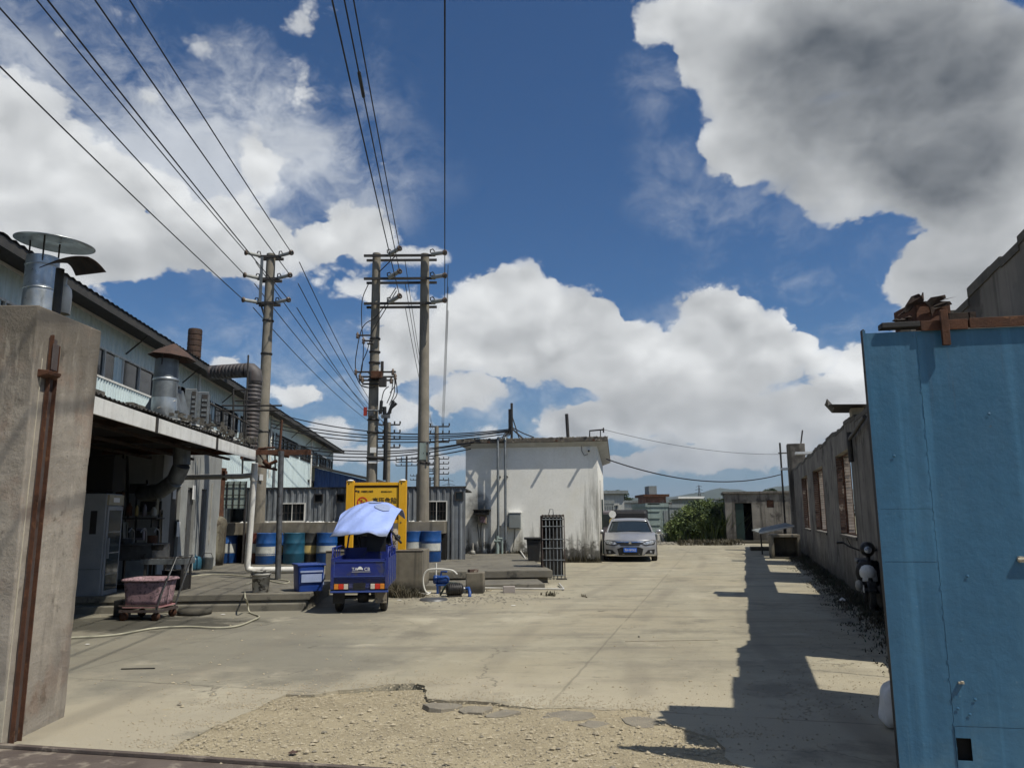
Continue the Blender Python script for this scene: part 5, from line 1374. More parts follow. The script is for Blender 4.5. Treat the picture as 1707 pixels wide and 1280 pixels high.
drum(502, 531, 935, .28, mDBLK, mDYEL, 'dark drum with a faded yellow label left of the tricycle', Yp=22.7)
drum(530, 558, 935, .28, mDBLUE, mDWHT, 'blue drum with a white band touching the tricycle canopy edge', Yp=22.5)
drum(676, 703, 922, P2, mDBLUE, mDWHT, 'blue and white drum just right of the yellow sign', Yp=22.6)
drum(704, 733, 922, P2, mDBLUE, mDWHT, 'rightmost blue drum with a broad white base', Yp=22.5)
drum(688, 716, 916, P2, mDBLUE, None, 'blue drum standing behind the two right hand drums', Yp=22.95).location.z = P2+.08
g = gnd(391, 936, .28); o = thing('wrapped_tank', 'brown tank wrapped in cloth beside the drain pipe', 'tank', (g.x, 21.9, .28), 0)
MB().lathe([(0,0),(.24,0),(.27,.4),(.28,1.0),(.30,1.12),(.26,1.25),(.15,1.33),(0,1.35)], 18).build('tank', mKWALL, o)


# ---------------- concrete power poles
def crossarm(o, x0, x1, z, ins):
    """ins: list of (x, direction) tension insulators"""
    MB().box(x0, x1, -.16, -.10, z-.04, z+.04).build('crossarm', mDKSTEEL, o)
    MB().box(x0, x1, .10, .16, z-.04, z+.04).build('crossarm', mDKSTEEL, o)
def insulator(o, p, d, L=.42, r=.055, mm=None, sheds=4):
    """strain insulator from p pointing along d"""
    d = Vector(d).normalized(); q = d.to_track_quat('Z', 'Y').to_matrix().to_4x4()
    pr = [(.0, 0), (.018, 0), (.018, .05)]
    for i in range(sheds):
        z = .06 + (L-.12)*i/sheds; dz = (L-.12)/sheds
        pr += [(r, z), (r*1.25, z+dz*.25), (r*.6, z+dz*.6), (r*.7, z+dz*.9)]
    pr += [(.018, L-.05), (.018, L), (0, L)]
    MB().lathe(pr, 10, Matrix.Translation(p) @ q).build('insulator', mm or mPORC, o)
def pole(u, vt, Y, lab, r0=.15, r1=.115, zbase=0, ub=None, vb=None):
    t_ = at(u, vt, Y); xb = at(ub, vb, Y).x if ub else t_.x
    o = thing('power_pole', lab, 'utility pole', (xb, Y, zbase), 0)
    MB().tube([(0,0,0), ((t_.x-xb), 0, t_.z-zbase)], [r0, r1], 18).build('pole', mPOLE, o)
    o['h'] = 0; del o['h']
    return o, t_.x-xb, t_.z-zbase
PY = 22.95
WD = Vector((math.sin(R(LAZ)), math.cos(R(LAZ)), 0))      # the lines' heading
attach = {}
# left pole
oA, dx, h = pole(452, 424, PY, 'left concrete power pole with three pairs of outstretched insulators', .185, .135, 0, 431, 866)
for v, nm in ((430, 'top'), (467, 'mid'), (507, 'low')):
    z = at(451, v, PY).z; xc = at(450 - (v-430)*.05, v, PY).x - oA.location.x
    xL = at(436 - (v-430)*.05, v, PY).x - oA.location.x; xR = at(468 - (v-430)*.07, v, PY).x - oA.location.x
    crossarm(oA, xL-.05, xR+.05, z, [])
    for s_, xx, ue in ((-1, xL, 413), (1, xR, 488)):
        e = at(ue - (v-430)*.06, v-(6 if v < 500 else 5), PY-.3)
        p0 = Vector((xx, -.1, z+.03)); e_ = Vector((e.x-oA.location.x, -.45, e.z))
        MB().tube([p0, e_], .055, 8).build('insulator', mPORCW, oA)
        MB().tube([p0 + Vector((-.02*s_,-.03,.02)), p0 + Vector((0,-.06,.12)), p0+Vector((.06*s_,-.06,.13)), p0+Vector((.1*s_,-.04,.05))], .018, 6).build('clamp', mDKSTEEL, oA)
        MB().lathe([(.05,-.04),(.085,-.02),(.085,.02),(.05,.04)], 10, Matrix.Translation(e_) @ (e_-p0).to_track_quat('Z','Y').to_matrix().to_4x4()).build('end_cap', mPORC, oA)
        attach[('A', nm, s_)] = Vector((e.x, oA.location.y-.45, e.z))
MB().box(at(440, 440, PY).x-oA.location.x-.04, at(440, 440, PY).x-oA.location.x+.04, -.22, -.17, at(440,507,PY).z, at(440,432,PY).z).build('stay_bar', mGALVD, oA)
MB().tube([(at(437,510,PY).x-oA.location.x, -.1, at(437,510,PY).z), (at(444,535,PY).x-oA.location.x, -.05, at(444,535,PY).z)], .03, 6).build('brace', mDKSTEEL, oA)
for v in (535, 590, 720): 
    q = at(447-(v-535)*.05, v, PY); MB().lathe([(.165,-.03),(.175,-.02),(.175,.02),(.165,.03)], 16, T(q.x-oA.location.x, 0, q.z)).build('band', mDKSTEEL, oA)
MB().cbox((at(439, 796, PY).x-oA.location.x, -.19, at(439,796,PY).z), (.10, .02, .18)).build('number_plate', mWHITE, oA)
# H frame: equipment pole and plain pole
oB, dxB, hB = pole(628, 423, PY, 'middle concrete power pole carrying fuses, switches and looping cables', .175, .125, 0, 620, 800)
oC, dxC, hC = pole(708.5, 424, PY, 'right concrete power pole of the twin pole frame', .195, .130, 0, 705, 866)
ox = oB.location.x
fr = thing('crossarm_frame', 'three long steel crossarms joining the twin concrete poles', 'crossarms', (ox, PY, 0), 0)
for v, nm in ((430, 'top'), (468, 'mid'), (509, 'low')):
    z = at(670, v, PY).z; xL = at(609, v, PY).x-ox; xR = at(727, v-2, PY).x-ox
    for y0 in (-.25, .19): MB().box(xL, xR, y0, y0+.06, z-.035, z+.035).build('crossarm', mDKSTEEL, fr)
    for (ui, ue, ve, key) in ((651, 667, v-14, 'M'), (722, 742, v-7, 'R')):
        p0 = Vector((at(ui, v, PY).x-ox, -.25, z+.03)); e = at(ue, ve, PY-.5); e_ = Vector((e.x-ox, -.6, e.z))
        MB().tube([p0, e_], .065, 8).build('insulator', mPORCW, fr)
        MB().lathe([(.05,-.04),(.09,-.02),(.09,.02),(.05,.04)], 10, Matrix.Translation(e_) @ (e_-p0).to_track_quat('Z','Y').to_matrix().to_4x4()).build('end_cap', mPORC, fr)
        MB().tube([p0+Vector((-.05,-.02,.03)), p0+Vector((-.06,-.03,.12)), p0+Vector((.02,-.03,.15)), p0+Vector((.08,-.02,.06))], .02, 6).build('clamp', mDKSTEEL, fr)
        attach[('H', nm, key)] = Vector((e.x, PY-.6, e.z))
MB().tube([(at(633,455,PY).x-ox,-.1,at(633,455,PY).z),(at(662,432,PY).x-ox,-.3,at(662,432,PY).z)], .018, 6).build('stay', mDKSTEEL, fr)
# equipment on the middle pole
def bl(u, v, dy=-.2): p = at(u, v, PY+dy); return Vector((p.x-ox, dy, p.z))
for v, r_ in ((565, .155), (587, .16), (605, .165), (622, .165), (633, .17), (700, .17), (721, .175), (763, .18)):
    q = bl(628-(v-423)*.02, v, 0); MB().lathe([(r_,-.03),(r_+.015,-.02),(r_+.015,.02),(r_,.03)], 16, T(q.x, 0, q.z)).build('band', mDKSTEEL, oB)
for (u0, u1, v) in ((596, 618, 559), (606, 620, 568), (612, 622, 573), (592, 660, 620), (598, 658, 628), (600, 656, 634), (604, 640, 640)):
    MB().tube([bl(u0, v), bl(u1, v)], .028, 6).build('arm', mDKSTEEL, oB)
for (u, v) in ((596, 559), (606, 568), (593, 620), (600, 628), (604, 633), (655, 620), (659, 628), (652, 634)):
    p = bl(u, v); MB().lathe([(.0,-.10),(.03,-.10),(.055,-.05),(.03,-.02),(.055,.03),(.03,.06),(.02,.10),(0,.10)], 8, Matrix.Translation(p)).build('insulator', mPORC, oB)
MB().cbox(bl(628, 625, -.26), (.34, .2, .22)).build('switch_box', mRUST, oB, bevel=.01)
MB().cbox(bl(638, 637, -.26), (.22, .16, .28)).build('switch_box', mDKSTEEL, oB, bevel=.01)
MB().cbox(bl(637, 614, -.2), (.08, .08, .42)).build('fuse', mDKSTEEL, oB); MB().cbox(bl(618, 615, -.2), (.07, .08, .3)).build('fuse', mDKSTEEL, oB)
loops = [[(614,474),(604,500),(603,540),(606,575),(604,610),(602,622)], [(660,480),(630,525),(605,545),(594,590),(593,618),(600,640),(615,646)], [(661,485),(640,520),(623,548),(618,560)],
         [(618,562),(612,585),(604,605),(601,625)], [(600,622),(600,640),(612,646),(625,645)], [(656,621),(659,640),(650,655)], [(659,628),(662,655),(655,668)], [(648,644),(640,652),(636,668)], [(655,636),(652,655),(645,672)], [(658,632),(657,655),(649,675)]]
m = MB()
for L_ in loops: MB().tube(smooth_path([bl(*p) for p in L_]), .014, 6).build('jumper_cable', mWIRE, oB)
# lower bracket with cable ends and a red tag
MB().tube([bl(612, 684), bl(640, 685)], .03, 6).build('arm', mGALVD, oB); MB().cbox(bl(609, 686), (.10, .05, .26)).build('red_tag', mTAG, oB)
MB().cbox(bl(618, 690), (.16, .1, .14)).build('bracket_box', mSTEEL, oB)
for (a_, b_, r_) in (((636, 668), (634, 690), .05), ((641, 678), (641, 692), .06), ((648, 690), (656, 668), .05), ((652, 680), (661, 672), .045), ((643, 692), (652, 686), .04)):
    MB().tube([bl(*a_), bl(*b_)], r_, 8).build('cable_end', mBLACK, oB)
MB().cbox(bl(643, 694), (.25, .12, .10)).build('bracket', mSTEEL, oB)
MB().tube([bl(643, 696), bl(642, 770), bl(641, 800, -.1)], .055, 8).build('cable_bundle', mBLACK, oB)
MB().tube([bl(612, 762), bl(640, 764)], .05, 8).build('collar', mDKSTEEL, oB)
MB().cbox(bl(622, 750, -.19), (.18, .015, .16)).build('notice', mWHITE, oB); MB().cbox(bl(621, 770, -.2), (.24, .02, .07)).build('notice', mWHITE, oB)
o = oC; oc = oC.location.x
def cl(u, v, dy=-.2): p = at(u, v, PY+dy); return Vector((p.x-oc, dy, p.z))
MB().tube([cl(714, 738), cl(714, 770)], .03, 6).build('conduit', mGALVD, oC)
for v in (738, 756, 772): q = cl(707, v, 0); MB().lathe([(.175,-.03),(.19,-.02),(.19,.02),(.175,.03)], 16, T(q.x, 0, q.z)).build('band', mDKSTEEL, oC)
MB().cbox(cl(705, 752, -.18), (.2, .015, .5)).build('poster', mFARGG, oC)

# ---------------- overhead wires
def wire(p0, p1, sag, r, lab, grp='overhead power lines'):
    p0, p1 = Vector(p0), Vector(p1); pts = []
    n = 28
    for i in range(n+1):
        t = i/n; p = p0.lerp(p1, t); p.z -= sag*4*t*(1-t); pts.append(p)
    return tag(MB().tube(pts, r, 6).build('power_line', mWIRE), lab, 'wire', grp)
NMS = {'top': 'topmost', 'mid': 'middle', 'low': 'lowest'}
def back(p, L, dz=0): return p - WD*L + Vector((0, 0, dz))
for (k, nm, s_), p in list(attach.items()):
    if k == 'A':
        lab = '%s wire coming over the yard to the %s side of the left pole' % (NMS[nm], 'left' if s_ < 0 else 'right')
        wire(p, back(p, 45, .3), .55, .0125, lab)
    else:
        lab = '%s wire coming overhead to the %s of the twin pole frame' % (NMS[nm], 'middle' if s_ == 'M' else 'right end')
        wire(p, back(p, 45, .3), .55, .0125, lab)
def far_pole(u, vt, Y, lab, arms, w=1.6, r=.14):
    t_ = at(u, vt, Y); o = thing('power_pole', lab, 'utility pole', (t_.x, Y, 0), 0)
    MB().tube([(0,0,0),(0,0,t_.z)], [r*1.3, r], 8).build('pole', mPOLE if Y < 70 else mDKSTEEL, o)
    for v in arms:
        z = at(u, v, Y).z; MB().box(-w/2, w/2, -.05, .05, z-.05, z+.05).build('crossarm', mDKSTEEL, o)
        for x in (-w/2, -w/4, w/4, w/2): MB().box(x-.05, x+.05, -.05, .05, z+.051, z+.25).build('insulator', mDKSTEEL, o)
    return o
oD = far_pole(648.5, 704, 55, 'distant pole with four crossarms right behind the middle power pole', (708, 722, 732, 746), 1.6)
oE = far_pole(728, 710, 58, 'distant pole with stacked crossarms between the right pole and the house', (711, 723, 737), 1.9, .16)
far_pole(678, 760, 95, 'thin far pole with three arms above the round tree', (765, 770, 776), 2.6, .12)
far_pole(714, 762, 88, 'far pole half hidden behind the right concrete pole', (765, 775, 785), 2.2, .12)
far_pole(731, 762, 90, 'far pole crowded with arms just left of the house', (765, 773, 782, 790, 800), 2.4, .14)
far_pole(695, 790, 130, 'short distant pole beside the round tree', (793, 800), 2.2, .12)
far_pole(717, 795, 125, 'smallest distant pole between the right pole and the house', (797, 806), 2.0, .12)
for i, (nm, s_) in enumerate((('top',-1),('top',1),('mid',-1),('mid',1),('low',-1),('low',1))):
    p = attach[('A', nm, s_)]; e = at(643+i*2.2, 706+ (i//2)*9, 54.8)
    wire(p+Vector((0,.9,0)), e, .5, .014, '%s wire running on from the %s side of the left pole' % (NMS[nm], 'left' if s_ < 0 else 'right'))
for (nm, key, ue) in (('top','M',722),('mid','M',724),('low','M',726),('top','R',736),('mid','R',737),('low','R',738)):
    p = attach[('H', nm, key)]; e = at(ue, 712+{'top':0,'mid':11,'low':25}[nm], 57.8)
    wire(p+Vector((0,1.2,0)), e, .5, .011, '%s wire running on from the %s of the twin pole frame' % (NMS[nm], 'middle' if key == 'M' else 'right end'))
p = at(648, 310, 12.0); q = attach[('H','mid','M')]
# splice sleeve on the middle line
ln = back(q, 45, .3); t_ = .24; c_ = q.lerp(ln, t_); c_.z -= .55*4*t_*(1-t_); d_ = (ln-q).normalized()
tag(MB().tube([c_-d_*.35, c_+d_*.35], .03, 8).build('splice_sleeve', mBLACK), 'black splice sleeve on the middle overhead wire', 'splice')

# ---------------- danger sign on a yellow frame
sy = 17.45
o = thing('warning_sign', 'yellow steel frame sign reading high voltage danger behind the tricycle', 'sign', (at(627, 860, sy).x, sy, 0), 0)
cx_ = o.location.x
def sgn(u, v): p = at(u, v, sy); return p.x-cx_, p.z
zt3 = sgn(627, 801)[1]; xL = sgn(583, 860)[0]; xR = sgn(671, 860)[0]; pw = .088
for x in (xL, xR):
    MB().box(x-pw, x+pw, -.045, .045, 0, zt3).build('post', mYEL, o, bevel=.006)
    MB().lathe([(pw*1.0, zt3), (pw*.8, zt3+.02), (0, zt3+.03)], 4, T(x, 0, 0) @ RZ(45)).build('cap', mWHITE, o)
    for v in (806, 871): MB().lathe([(0,.01),(.014,.008),(.018,0)], 8, T(x-.03, -.046, sgn(600, v)[1]) @ RX(90)).build('bolt', mDKSTEEL, o)
x0, x1 = xL+pw+.001, xR-pw-.001
zA = sgn(627, 804)[1]; zB = sgn(627, 809)[1]; zC = sgn(627, 866)[1]; zD = sgn(627, 872)[1]
MB().box(x0, x1, -.03, .03, zB, zA).build('rail', mYEL, o, bevel=.004); MB().box(x0, x1, -.03, .03, zD, zC).build('rail', mYEL, o, bevel=.004)
MB().box(x0, x1, .0, .012, zC+.001, zB-.001).build('back_panel', mRUST, o)
MB().box(x0+.025, x1-.025, -.008, -.001, zC+.02, zB-.045).build('board', mYELB, o)
def text(body, x, z, size, mm, parent, y=-.012, name='lettering', sx=1.0, az=0, off=0.0, ext=.001, align='LEFT'):
    c = bpy.data.curves.new(name, 'FONT'); c.body = body; c.size = size; c.extrude = ext; c.align_x = align; c.offset = off
    t = bpy.data.objects.new('tmp', c); col.objects.link(t)
    dg = bpy.context.evaluated_depsgraph_get(); me = bpy.data.meshes.new_from_object(t.evaluated_get(dg))
    bpy.data.objects.remove(t); me.materials.clear(); me.materials.append(mm)
    ob = bpy.data.objects.new(name, me); col.objects.link(ob); ob.parent = parent
    ob.location = (x, y, z); ob.rotation_euler = (R(90), 0, R(az)); ob.scale = (sx, 1, 1)
    return ob
a_ = sgn(621, 839); text('\u9ad8\u538b\u5371\u9669', a_[0]-.005, a_[1]+.012, .138, mBLACK, o, off=.0022)
a_ = sgn(621, 854); text('\u7981\u6b62\u6500\u767b', a_[0]-.005, a_[1]-.01, .138, mBLACK, o, off=.0022)
a_ = sgn(602, 821); text('\u4e2d\u56fd\u5357\u65b9\u7535\u7f51', a_[0], a_[1]+.01, .045, mBLACK, o, off=.001)
a_ = sgn(634, 821); text('\u670d\u52a1\u70ed\u7ebf 95598', a_[0]+.02, a_[1]+.01, .036, mBLACK, o, off=.001)
a_ = sgn(592, 821); MB().box(a_[0], a_[0]+.05, -.012, -.009, a_[1]+.02, a_[1]+.055).box(a_[0]+.056, a_[0]+.10, -.012, -.009, a_[1]+.0, a_[1]+.045).build('logo', mDKSTEEL, o)
a_ = sgn(604, 837); ring = MB()
Mq = T(a_[0], -.010, a_[1]) @ RX(90)
ring.lathe([(.092, 0), (.092, .003), (.118, .003), (.118, 0)], 36, Mq, smooth=False)
ring.cbox((0, 0, .002), (.20, .02, .003), Mq @ RZ(-45)); ring.build('ban_ring', mRED, o)
MB().cbox((0,0,.0005), (.018, .11, .002), Mq @ RZ(15)).cbox((.02,.01,.0005), (.018, .08, .002), Mq @ RZ(-50)).cbox((-.03,-.01,.0005), (.016, .07, .002), Mq @ RZ(60)).cbox((-.01,.035,.0005), (.03, .03, .002), Mq).build('pictogram', mBLACK, o)

# concrete pit wall in front of the sign
a = gnd(541, 989); b = gnd(699, 992)
o = thing('concrete_pit', 'weathered open concrete box wall behind the blue tricycle', 'concrete box', (a.x, a.y, 0), 0)
w = b.x-a.x; zt4 = at(680, 918, a.y).z
MB().box(0, w, 0, .12, -.02, zt4).box(0, .12, .121, 1.3, -.02, zt4).box(w-.12, w, .121, 1.3, -.02, zt4).box(.121, w-.121, 1.18, 1.3, -.02, zt4).box(.121, w-.121, .121, 1.179, -.02, .35).build('wall', mBLOCK, o, bevel=.008)
MB().box(-.01, w+.01, -.012, .13, zt4+.001, zt4+.02).build('coping', mPILLAR, o)
# debris and weeds at its foot
m = MB(); md = MB(); rr = random.Random(12)
for i in range(260):
    u_ = rr.uniform(645, 705); v_ = rr.uniform(985, 996); g = gnd(u_, v_); blades(md, g.x, g.y-.05, 0, rr.uniform(.05, .32)*(1.1-(u_-645)/90), 5, .06, rr, .009, .9)
md.build('dead_creeper', mDRY, kind='stuff', label='dead creeper heaped against the concrete pit wall')
for i in range(500):
    g = gnd(rr.gauss(760, 70), rr.gauss(998, 5)); pebble(m, g.x, g.y, .003, rr.uniform(.006, .022), rr)
m.build('yard_litter', mRUBBLE, kind='stuff', label='grit and crumbs in front of the middle platform')
# pole butt and cloth behind the sign
g = at(655, 905, 18.2); o = thing('grey_sack', 'pale grey sack slumped behind the sign post', 'sack', (g.x, 18.3, .0), 0)
MB().lathe([(0,.3),(.27,.3),(.30,.6),(.28,.95),(.20,1.18),(.07,1.3),(0,1.3)], 14).build('body', mDUSTY, o)
MB().lathe([(0,0),(.16,0),(.16,.31),(0,.31)], 10).build('stand', mBLOCK, o)

# ---------------- blue tub tipped on the platform corner
X, Z, w, h = bxpx(486, 538, 928, 975, 14.2)
o = thing('blue_tub', 'blue plastic storage tub standing at the platform corner left of the tricycle', 'tub', (X, 14.3, .285), -28)
def bt(i, j):
    a_ = 2*math.pi*i+math.pi/4; s = .90+.10*j; n_ = 10
    x = math.copysign(abs(math.cos(a_))**(2/n_), math.cos(a_)); y = math.copysign(abs(math.sin(a_))**(2/n_), math.sin(a_))
    return (x*.24*s, y*.23*s, .44*j)
MB().grid(bt, 32, 3).build('tub', mBOXBLUE, o)
MB().box(-.255, .255, -.245, .245, .441, .475).build('lid', mBOXBLUE, o, bevel=.008)
MB().box(-.20, .20, -.243, -.232, .33, .36).box(-.18, .18, -.243, -.23, .16, .30).build('moulded_rib', mTARPPATCH, o)
MB().box(.228, .245, -.16, .16, .1, .3).build('side_sticker', mTARPPATCH, o)

# white litter scraps
for (u, v, lab, s_) in ((516, 1006, 'white crumpled bag in the shadow beside the platform corner', .16), (666, 1001, 'white paper scrap on the ground right of the tricycle', .07), (728, 992, 'small white scrap beside the drain cover', .05), (856, 1010, 'white scrap lying alone in the middle of the yard', .07), (146, 1075, 'pale scrap of litter near the left pillar foot', .05), (372, 1025, 'white stick of litter near the stone disc', .06)):
    g = gnd(u, v); rr = random.Random(u); m = MB()
    m.grid(lambda i, j: ((i-.5)*s_, (j-.5)*s_*.7, .012+.03*s_*10*abs(math.sin(i*7+j*5))*.4*rr.uniform(.6, 1)), 5, 5, smooth=False)
    tag(m.build('litter_scrap', mWHITE, loc=g), lab, 'litter')
for (u, v, a_, L_, lab) in ((230, 1115, 4, .35, 'thin dark stick lying on the grey concrete'), (1120, 1068, 3, 1.2, 'faint pale lath lying across the sunny yard')):
    g = gnd(u, v); tag(MB().box(-L_/2, L_/2, -.006, .006, .001, .012).build('stick', mMATTBLK if u < 500 else mPLASTER, loc=g, rotz=R(a_)), lab, 'stick')

# ================================================================== blue cargo tricycle with a tarpaulin canopy
g = (gnd(556, 1022)+gnd(640, 1020))/2
tk = thing('cargo_tricycle', 'blue electric cargo tricycle seen from behind under a lilac tarpaulin canopy', 'tricycle', (g.x, g.y+.25, 0), -4)
ww = (gnd(640, 1020)-gnd(556, 1022)).length
hw = .475; zb_, zf = .42, .90
def wheel(x, y, r, w, parent):
    wo = MB().lathe([(r*.62,-w/2),(r*.9,-w/2),(r,-w*.3),(r,w*.3),(r*.9,w/2),(r*.62,w/2)], 24, T(x, y, r) @ RY(90)).build('wheel', mTYRE, parent)
    MB().lathe([(0,-w*.35),(r*.62,-w*.35),(r*.62,w*.35),(0,w*.35)], 16, T(x, y, r) @ RY(90), smooth=False).build('rim', mSTEEL, wo)
wheel(-ww/2+.04, 0, .235, .11, tk); wheel(ww/2-.04, 0, .235, .11, tk); wheel(0, 1.95, .225, .09, tk)
MB().tube([(-ww/2+.06, 0, .235), (ww/2-.06, 0, .235)], .03, 8).build('axle', mDKSTEEL, tk)
MB().lathe([(0,-.09),(.09,-.09),(.10,0),(.09,.09),(0,.09)], 12, T(.02,0,.235) @ RY(90)).build('differential', mDKSTEEL, tk)
MB().box(-.30, -.24, -.2, 1.9, .36, .41).box(.24, .30, -.2, 1.9, .36, .41).build('chassis', mDKSTEEL, tk)
# cargo bed
MB().box(-hw, hw, -.42, 1.05, zb_, zb_+.03).build('bed_floor', mTRIKE, tk)
MB().box(-hw, -hw+.025, -.40, 1.05, zb_+.031, zf).build('side_board', mTRIKE, tk, bevel=.004)
MB().box(hw-.025, hw, -.40, 1.05, zb_+.031, zf).build('side_board', mTRIKE, tk, bevel=.004)
MB().box(-hw, hw, 1.051, 1.08, zb_, zf+.12).build('front_board', mTRIKE, tk, bevel=.004)
tg = MB().box(-hw+.03, hw-.03, -.43, -.41, .565, .885).build('tailgate', mTRIKE, tk, bevel=.004)
for (x0, x1, z0, z1) in ((-hw+.05, hw-.05, .60, .612), (-hw+.05, hw-.05, .845, .855), (-hw+.05, -hw+.06, .613, .844), (hw-.06, hw-.05, .613, .844)):
    MB().box(x0, x1, -.442, -.431, z0, z1).build('pressed_rim', mTRIKEL, tg)
def bl2(body, x, z, s, **k): return text(body, x, z, s, mWHITE, tg, y=-.434, name='lettering', **k)
bl2('TA', -.13, .70, .075); bl2('CB', .075, .70, .075)
MB().grid(lambda i, j: (-.045+.10*i, -.436, .71+.03*math.sin(i*3.1)*(.3+j)+.02*j), 8, 2).box(-.13, .18, -.437, -.434, .680, .685).build('bird_logo', mWHITE, tg)
for x in (-hw, hw-.05): MB().box(x, x+.05, -.445, -.40, zb_-.02, zf+.01).build('corner_post', mTRIKE, tk, bevel=.004)
# side ribs and rails
for x in (hw+.001, -hw-.011):
    for y in (-.2, .2, .6, 1.0): MB().box(x, x+.01, y, y+.05, zb_+.03, zf-.01).build('side_rib', mTRIKEL, tk)
for s_ in (-1, 1):
    MB().tube([(s_*hw*.97, -.40, zf), (s_*hw*.97, -.38, zf+.17), (s_*hw*.97, .6, zf+.17), (s_*hw*.97, 1.0, zf+.14)], .014, 6).build('rail', mTRIKE, tk)
    for y in (-.1, .15, .4): MB().tube([(s_*hw*.97, y, zf), (s_*hw*.97, y, zf+.17)], .010, 6).build('rail_post', mTRIKE, tk)
    MB().tube([(s_*hw*.99+.07*math.cos(t_/12*6.283), -.2+.0*t_, zf+.08+.07*math.sin(t_/12*6.283)) if False else (s_*hw*.99, -.12+.08*math.cos(t_/12*6.283), zf+.08+.08*math.sin(t_/12*6.283)) for t_ in range(13)], .009, 5).build('ring', mTRIKE, tk)
# rear frame with lights
MB().box(-hw, hw, -.44, -.36, .345, .375).build('bumper', mTRIKEL, tk, bevel=.004)
MB().box(-hw, hw, -.40, -.37, .376, .56).build('rear_panel', mTRIKE, tk)
MB().box(-.10, .10, -.425, -.401, .385, .50).build('plate_recess', mBLACK, tk)
for s_ in (-1, 1):
    xx = s_*.30
    l_ = MB().box(xx-.125, xx+.125, -.425, -.401, .385, .50).build('tail_light', mBLACK, tk, bevel=.006)
    o1, o2, o3 = (xx-.115, xx-.045), (xx-.043, xx+.043), (xx+.045, xx+.115)
    if s_ > 0: o1, o3 = o3, o1
    MB().box(o1[0], o1[1], -.440, -.426, .40, .485).build('lens', mORANGE, l_, bevel=.006)
    MB().box(o2[0], o2[1], -.440, -.426, .40, .485).build('lens', mREDLENS, l_, bevel=.006)
    MB().box(o3[0], o3[1], -.440, -.426, .40, .485).build('lens', mCLEARL, l_, bevel=.006)
for s_ in (-1, 1):
    MB().grid(lambda i, j: (s_*(ww/2-.10+.12*i), .28*math.cos(math.pi*(j*.9+.05)), .26+.24*math.sin(math.pi*(j*.9+.05))), 3, 14).build('mudguard', mDUSTY, tk).modifiers.new('t', 'SOLIDIFY').thickness = .008
    MB().box(s_*.35-.10, s_*.35+.10, -.30, -.29, .16, .34).build('mud_flap', mDUSTY if s_ > 0 else mTYRE, tk)
# driver's place, seat, handlebar, screen
MB().box(-.22, .22, 1.12, 1.45, .55, .72).build('seat_box', mTRIKE, tk, bevel=.01); MB().box(-.22, .22, 1.10, 1.46, .721, .80).build('seat', mBLACK, tk, bevel=.03)
MB().box(-.20, .24, 1.085, 1.13, .80, 1.22).build('backrest', mBLACK, tk, bevel=.02)
MB().box(-.30, .30, 1.86, 1.92, .55, 1.05).build('front_fairing', mTRIKE, tk, bevel=.02)
MB().tube([(0,2.0,.25),(0,1.85,.95),(0,1.80,1.02)], .025, 8).build('steering_column', mDKSTEEL, tk)
MB().tube([(-.36,1.62,1.02),(-.2,1.72,1.08),(0,1.78,1.04),(.2,1.72,1.08),(.36,1.62,1.02)], .014, 8).build('handlebar', mBLACK, tk)
MB().box(-.33, .33, 1.95, 1.955, 1.05, 1.50).build('windscreen', mGLASSD, tk)
MB().tube([(.36,1.62,1.03),(.44,1.66,1.14)], .008, 5).lathe([(0,0),(.06,0),(.06,.02),(0,.02)], 12, T(.46,1.65,1.18) @ RX(90)).build('mirror', mBLACK, tk)
# canopy poles
for s_ in (-1, 1):
    MB().tube([(s_*hw*.9, 1.02, zf), (s_*hw*.82, 1.0, 1.22), (s_*.36, 1.9, 1.60)], .016, 8).build('canopy_pole', mTRIKE, tk)
    MB().tube([(s_*.32, 1.93, .95), (s_*.34, 1.85, 1.50), (s_*.36, 1.9, 1.60)], .014, 8).build('canopy_pole', mBLACK, tk)
MB().tube([(.40, .72, 1.34), (.62, .4, 1.12)], .020, 8).build('umbrella_handle', mBLACK, tk)
MB().box(-.05, .30, .95, .97, .95, 1.30).build('rear_window_cover', mBLACK, tk)
# the tarpaulin: lower ragged hem towards us, rising to a hump in front
inv = tk.matrix_basis.inverted() if False else (Matrix.Translation(tk.location) @ Matrix.Rotation(tk.rotation_euler.z, 4, 'Z')).inverted()
hem = [(549, 896), (568, 893), (590, 890), (612, 889), (632, 892), (645, 895)]
midr = [(560, 878), (575, 868), (597, 862), (618, 862), (640, 868), (655, 874)]
mid2 = [(566, 862), (582, 853), (603, 846), (622, 843), (647, 845), (665, 854)]
top = [(570, 857), (586, 846), (606, 838), (628, 836), (652, 841), (672, 851)]
rows = [[at(u, v, Y) for (u, v), Y in zip(row, Ys)] for row, Ys in ((hem, (14.2, 14.1, 14.05, 14.05, 14.1, 14.2)), (midr, (14.5,)*6), (mid2, (14.95,)*6), (top, (15.3, 15.35, 15.4, 15.4, 15.35, 15.25)))]
drop = [Vector((p.x, p.y+.35, p.z-.06-.04*abs(i-2.5))) for i, p in enumerate(rows[-1])]
rows.append(drop)
def cat(P_, t):
    n_ = len(P_)-1; x = min(t*n_, n_-1e-6); i = int(x); f = x-i
    p0, p1, p2, p3 = P_[max(i-1, 0)], P_[i], P_[i+1], P_[min(i+2, n_)]
    return .5*((2*p1)+(p2-p0)*f+(2*p0-5*p1+4*p2-p3)*f*f+(3*p1-p0-3*p2+p3)*f**3)
def tarp(i, j):
    p = cat([cat(r_, i) for r_ in rows], j)
    fold = .010*math.sin(i*13+j*6) * (1-j) + .008*math.sin(i*27-j*9) * j*(2-j) + .009*math.sin((i-j)*21+1)
    p = p + Vector((0, -.3*fold, fold))
    return inv @ p
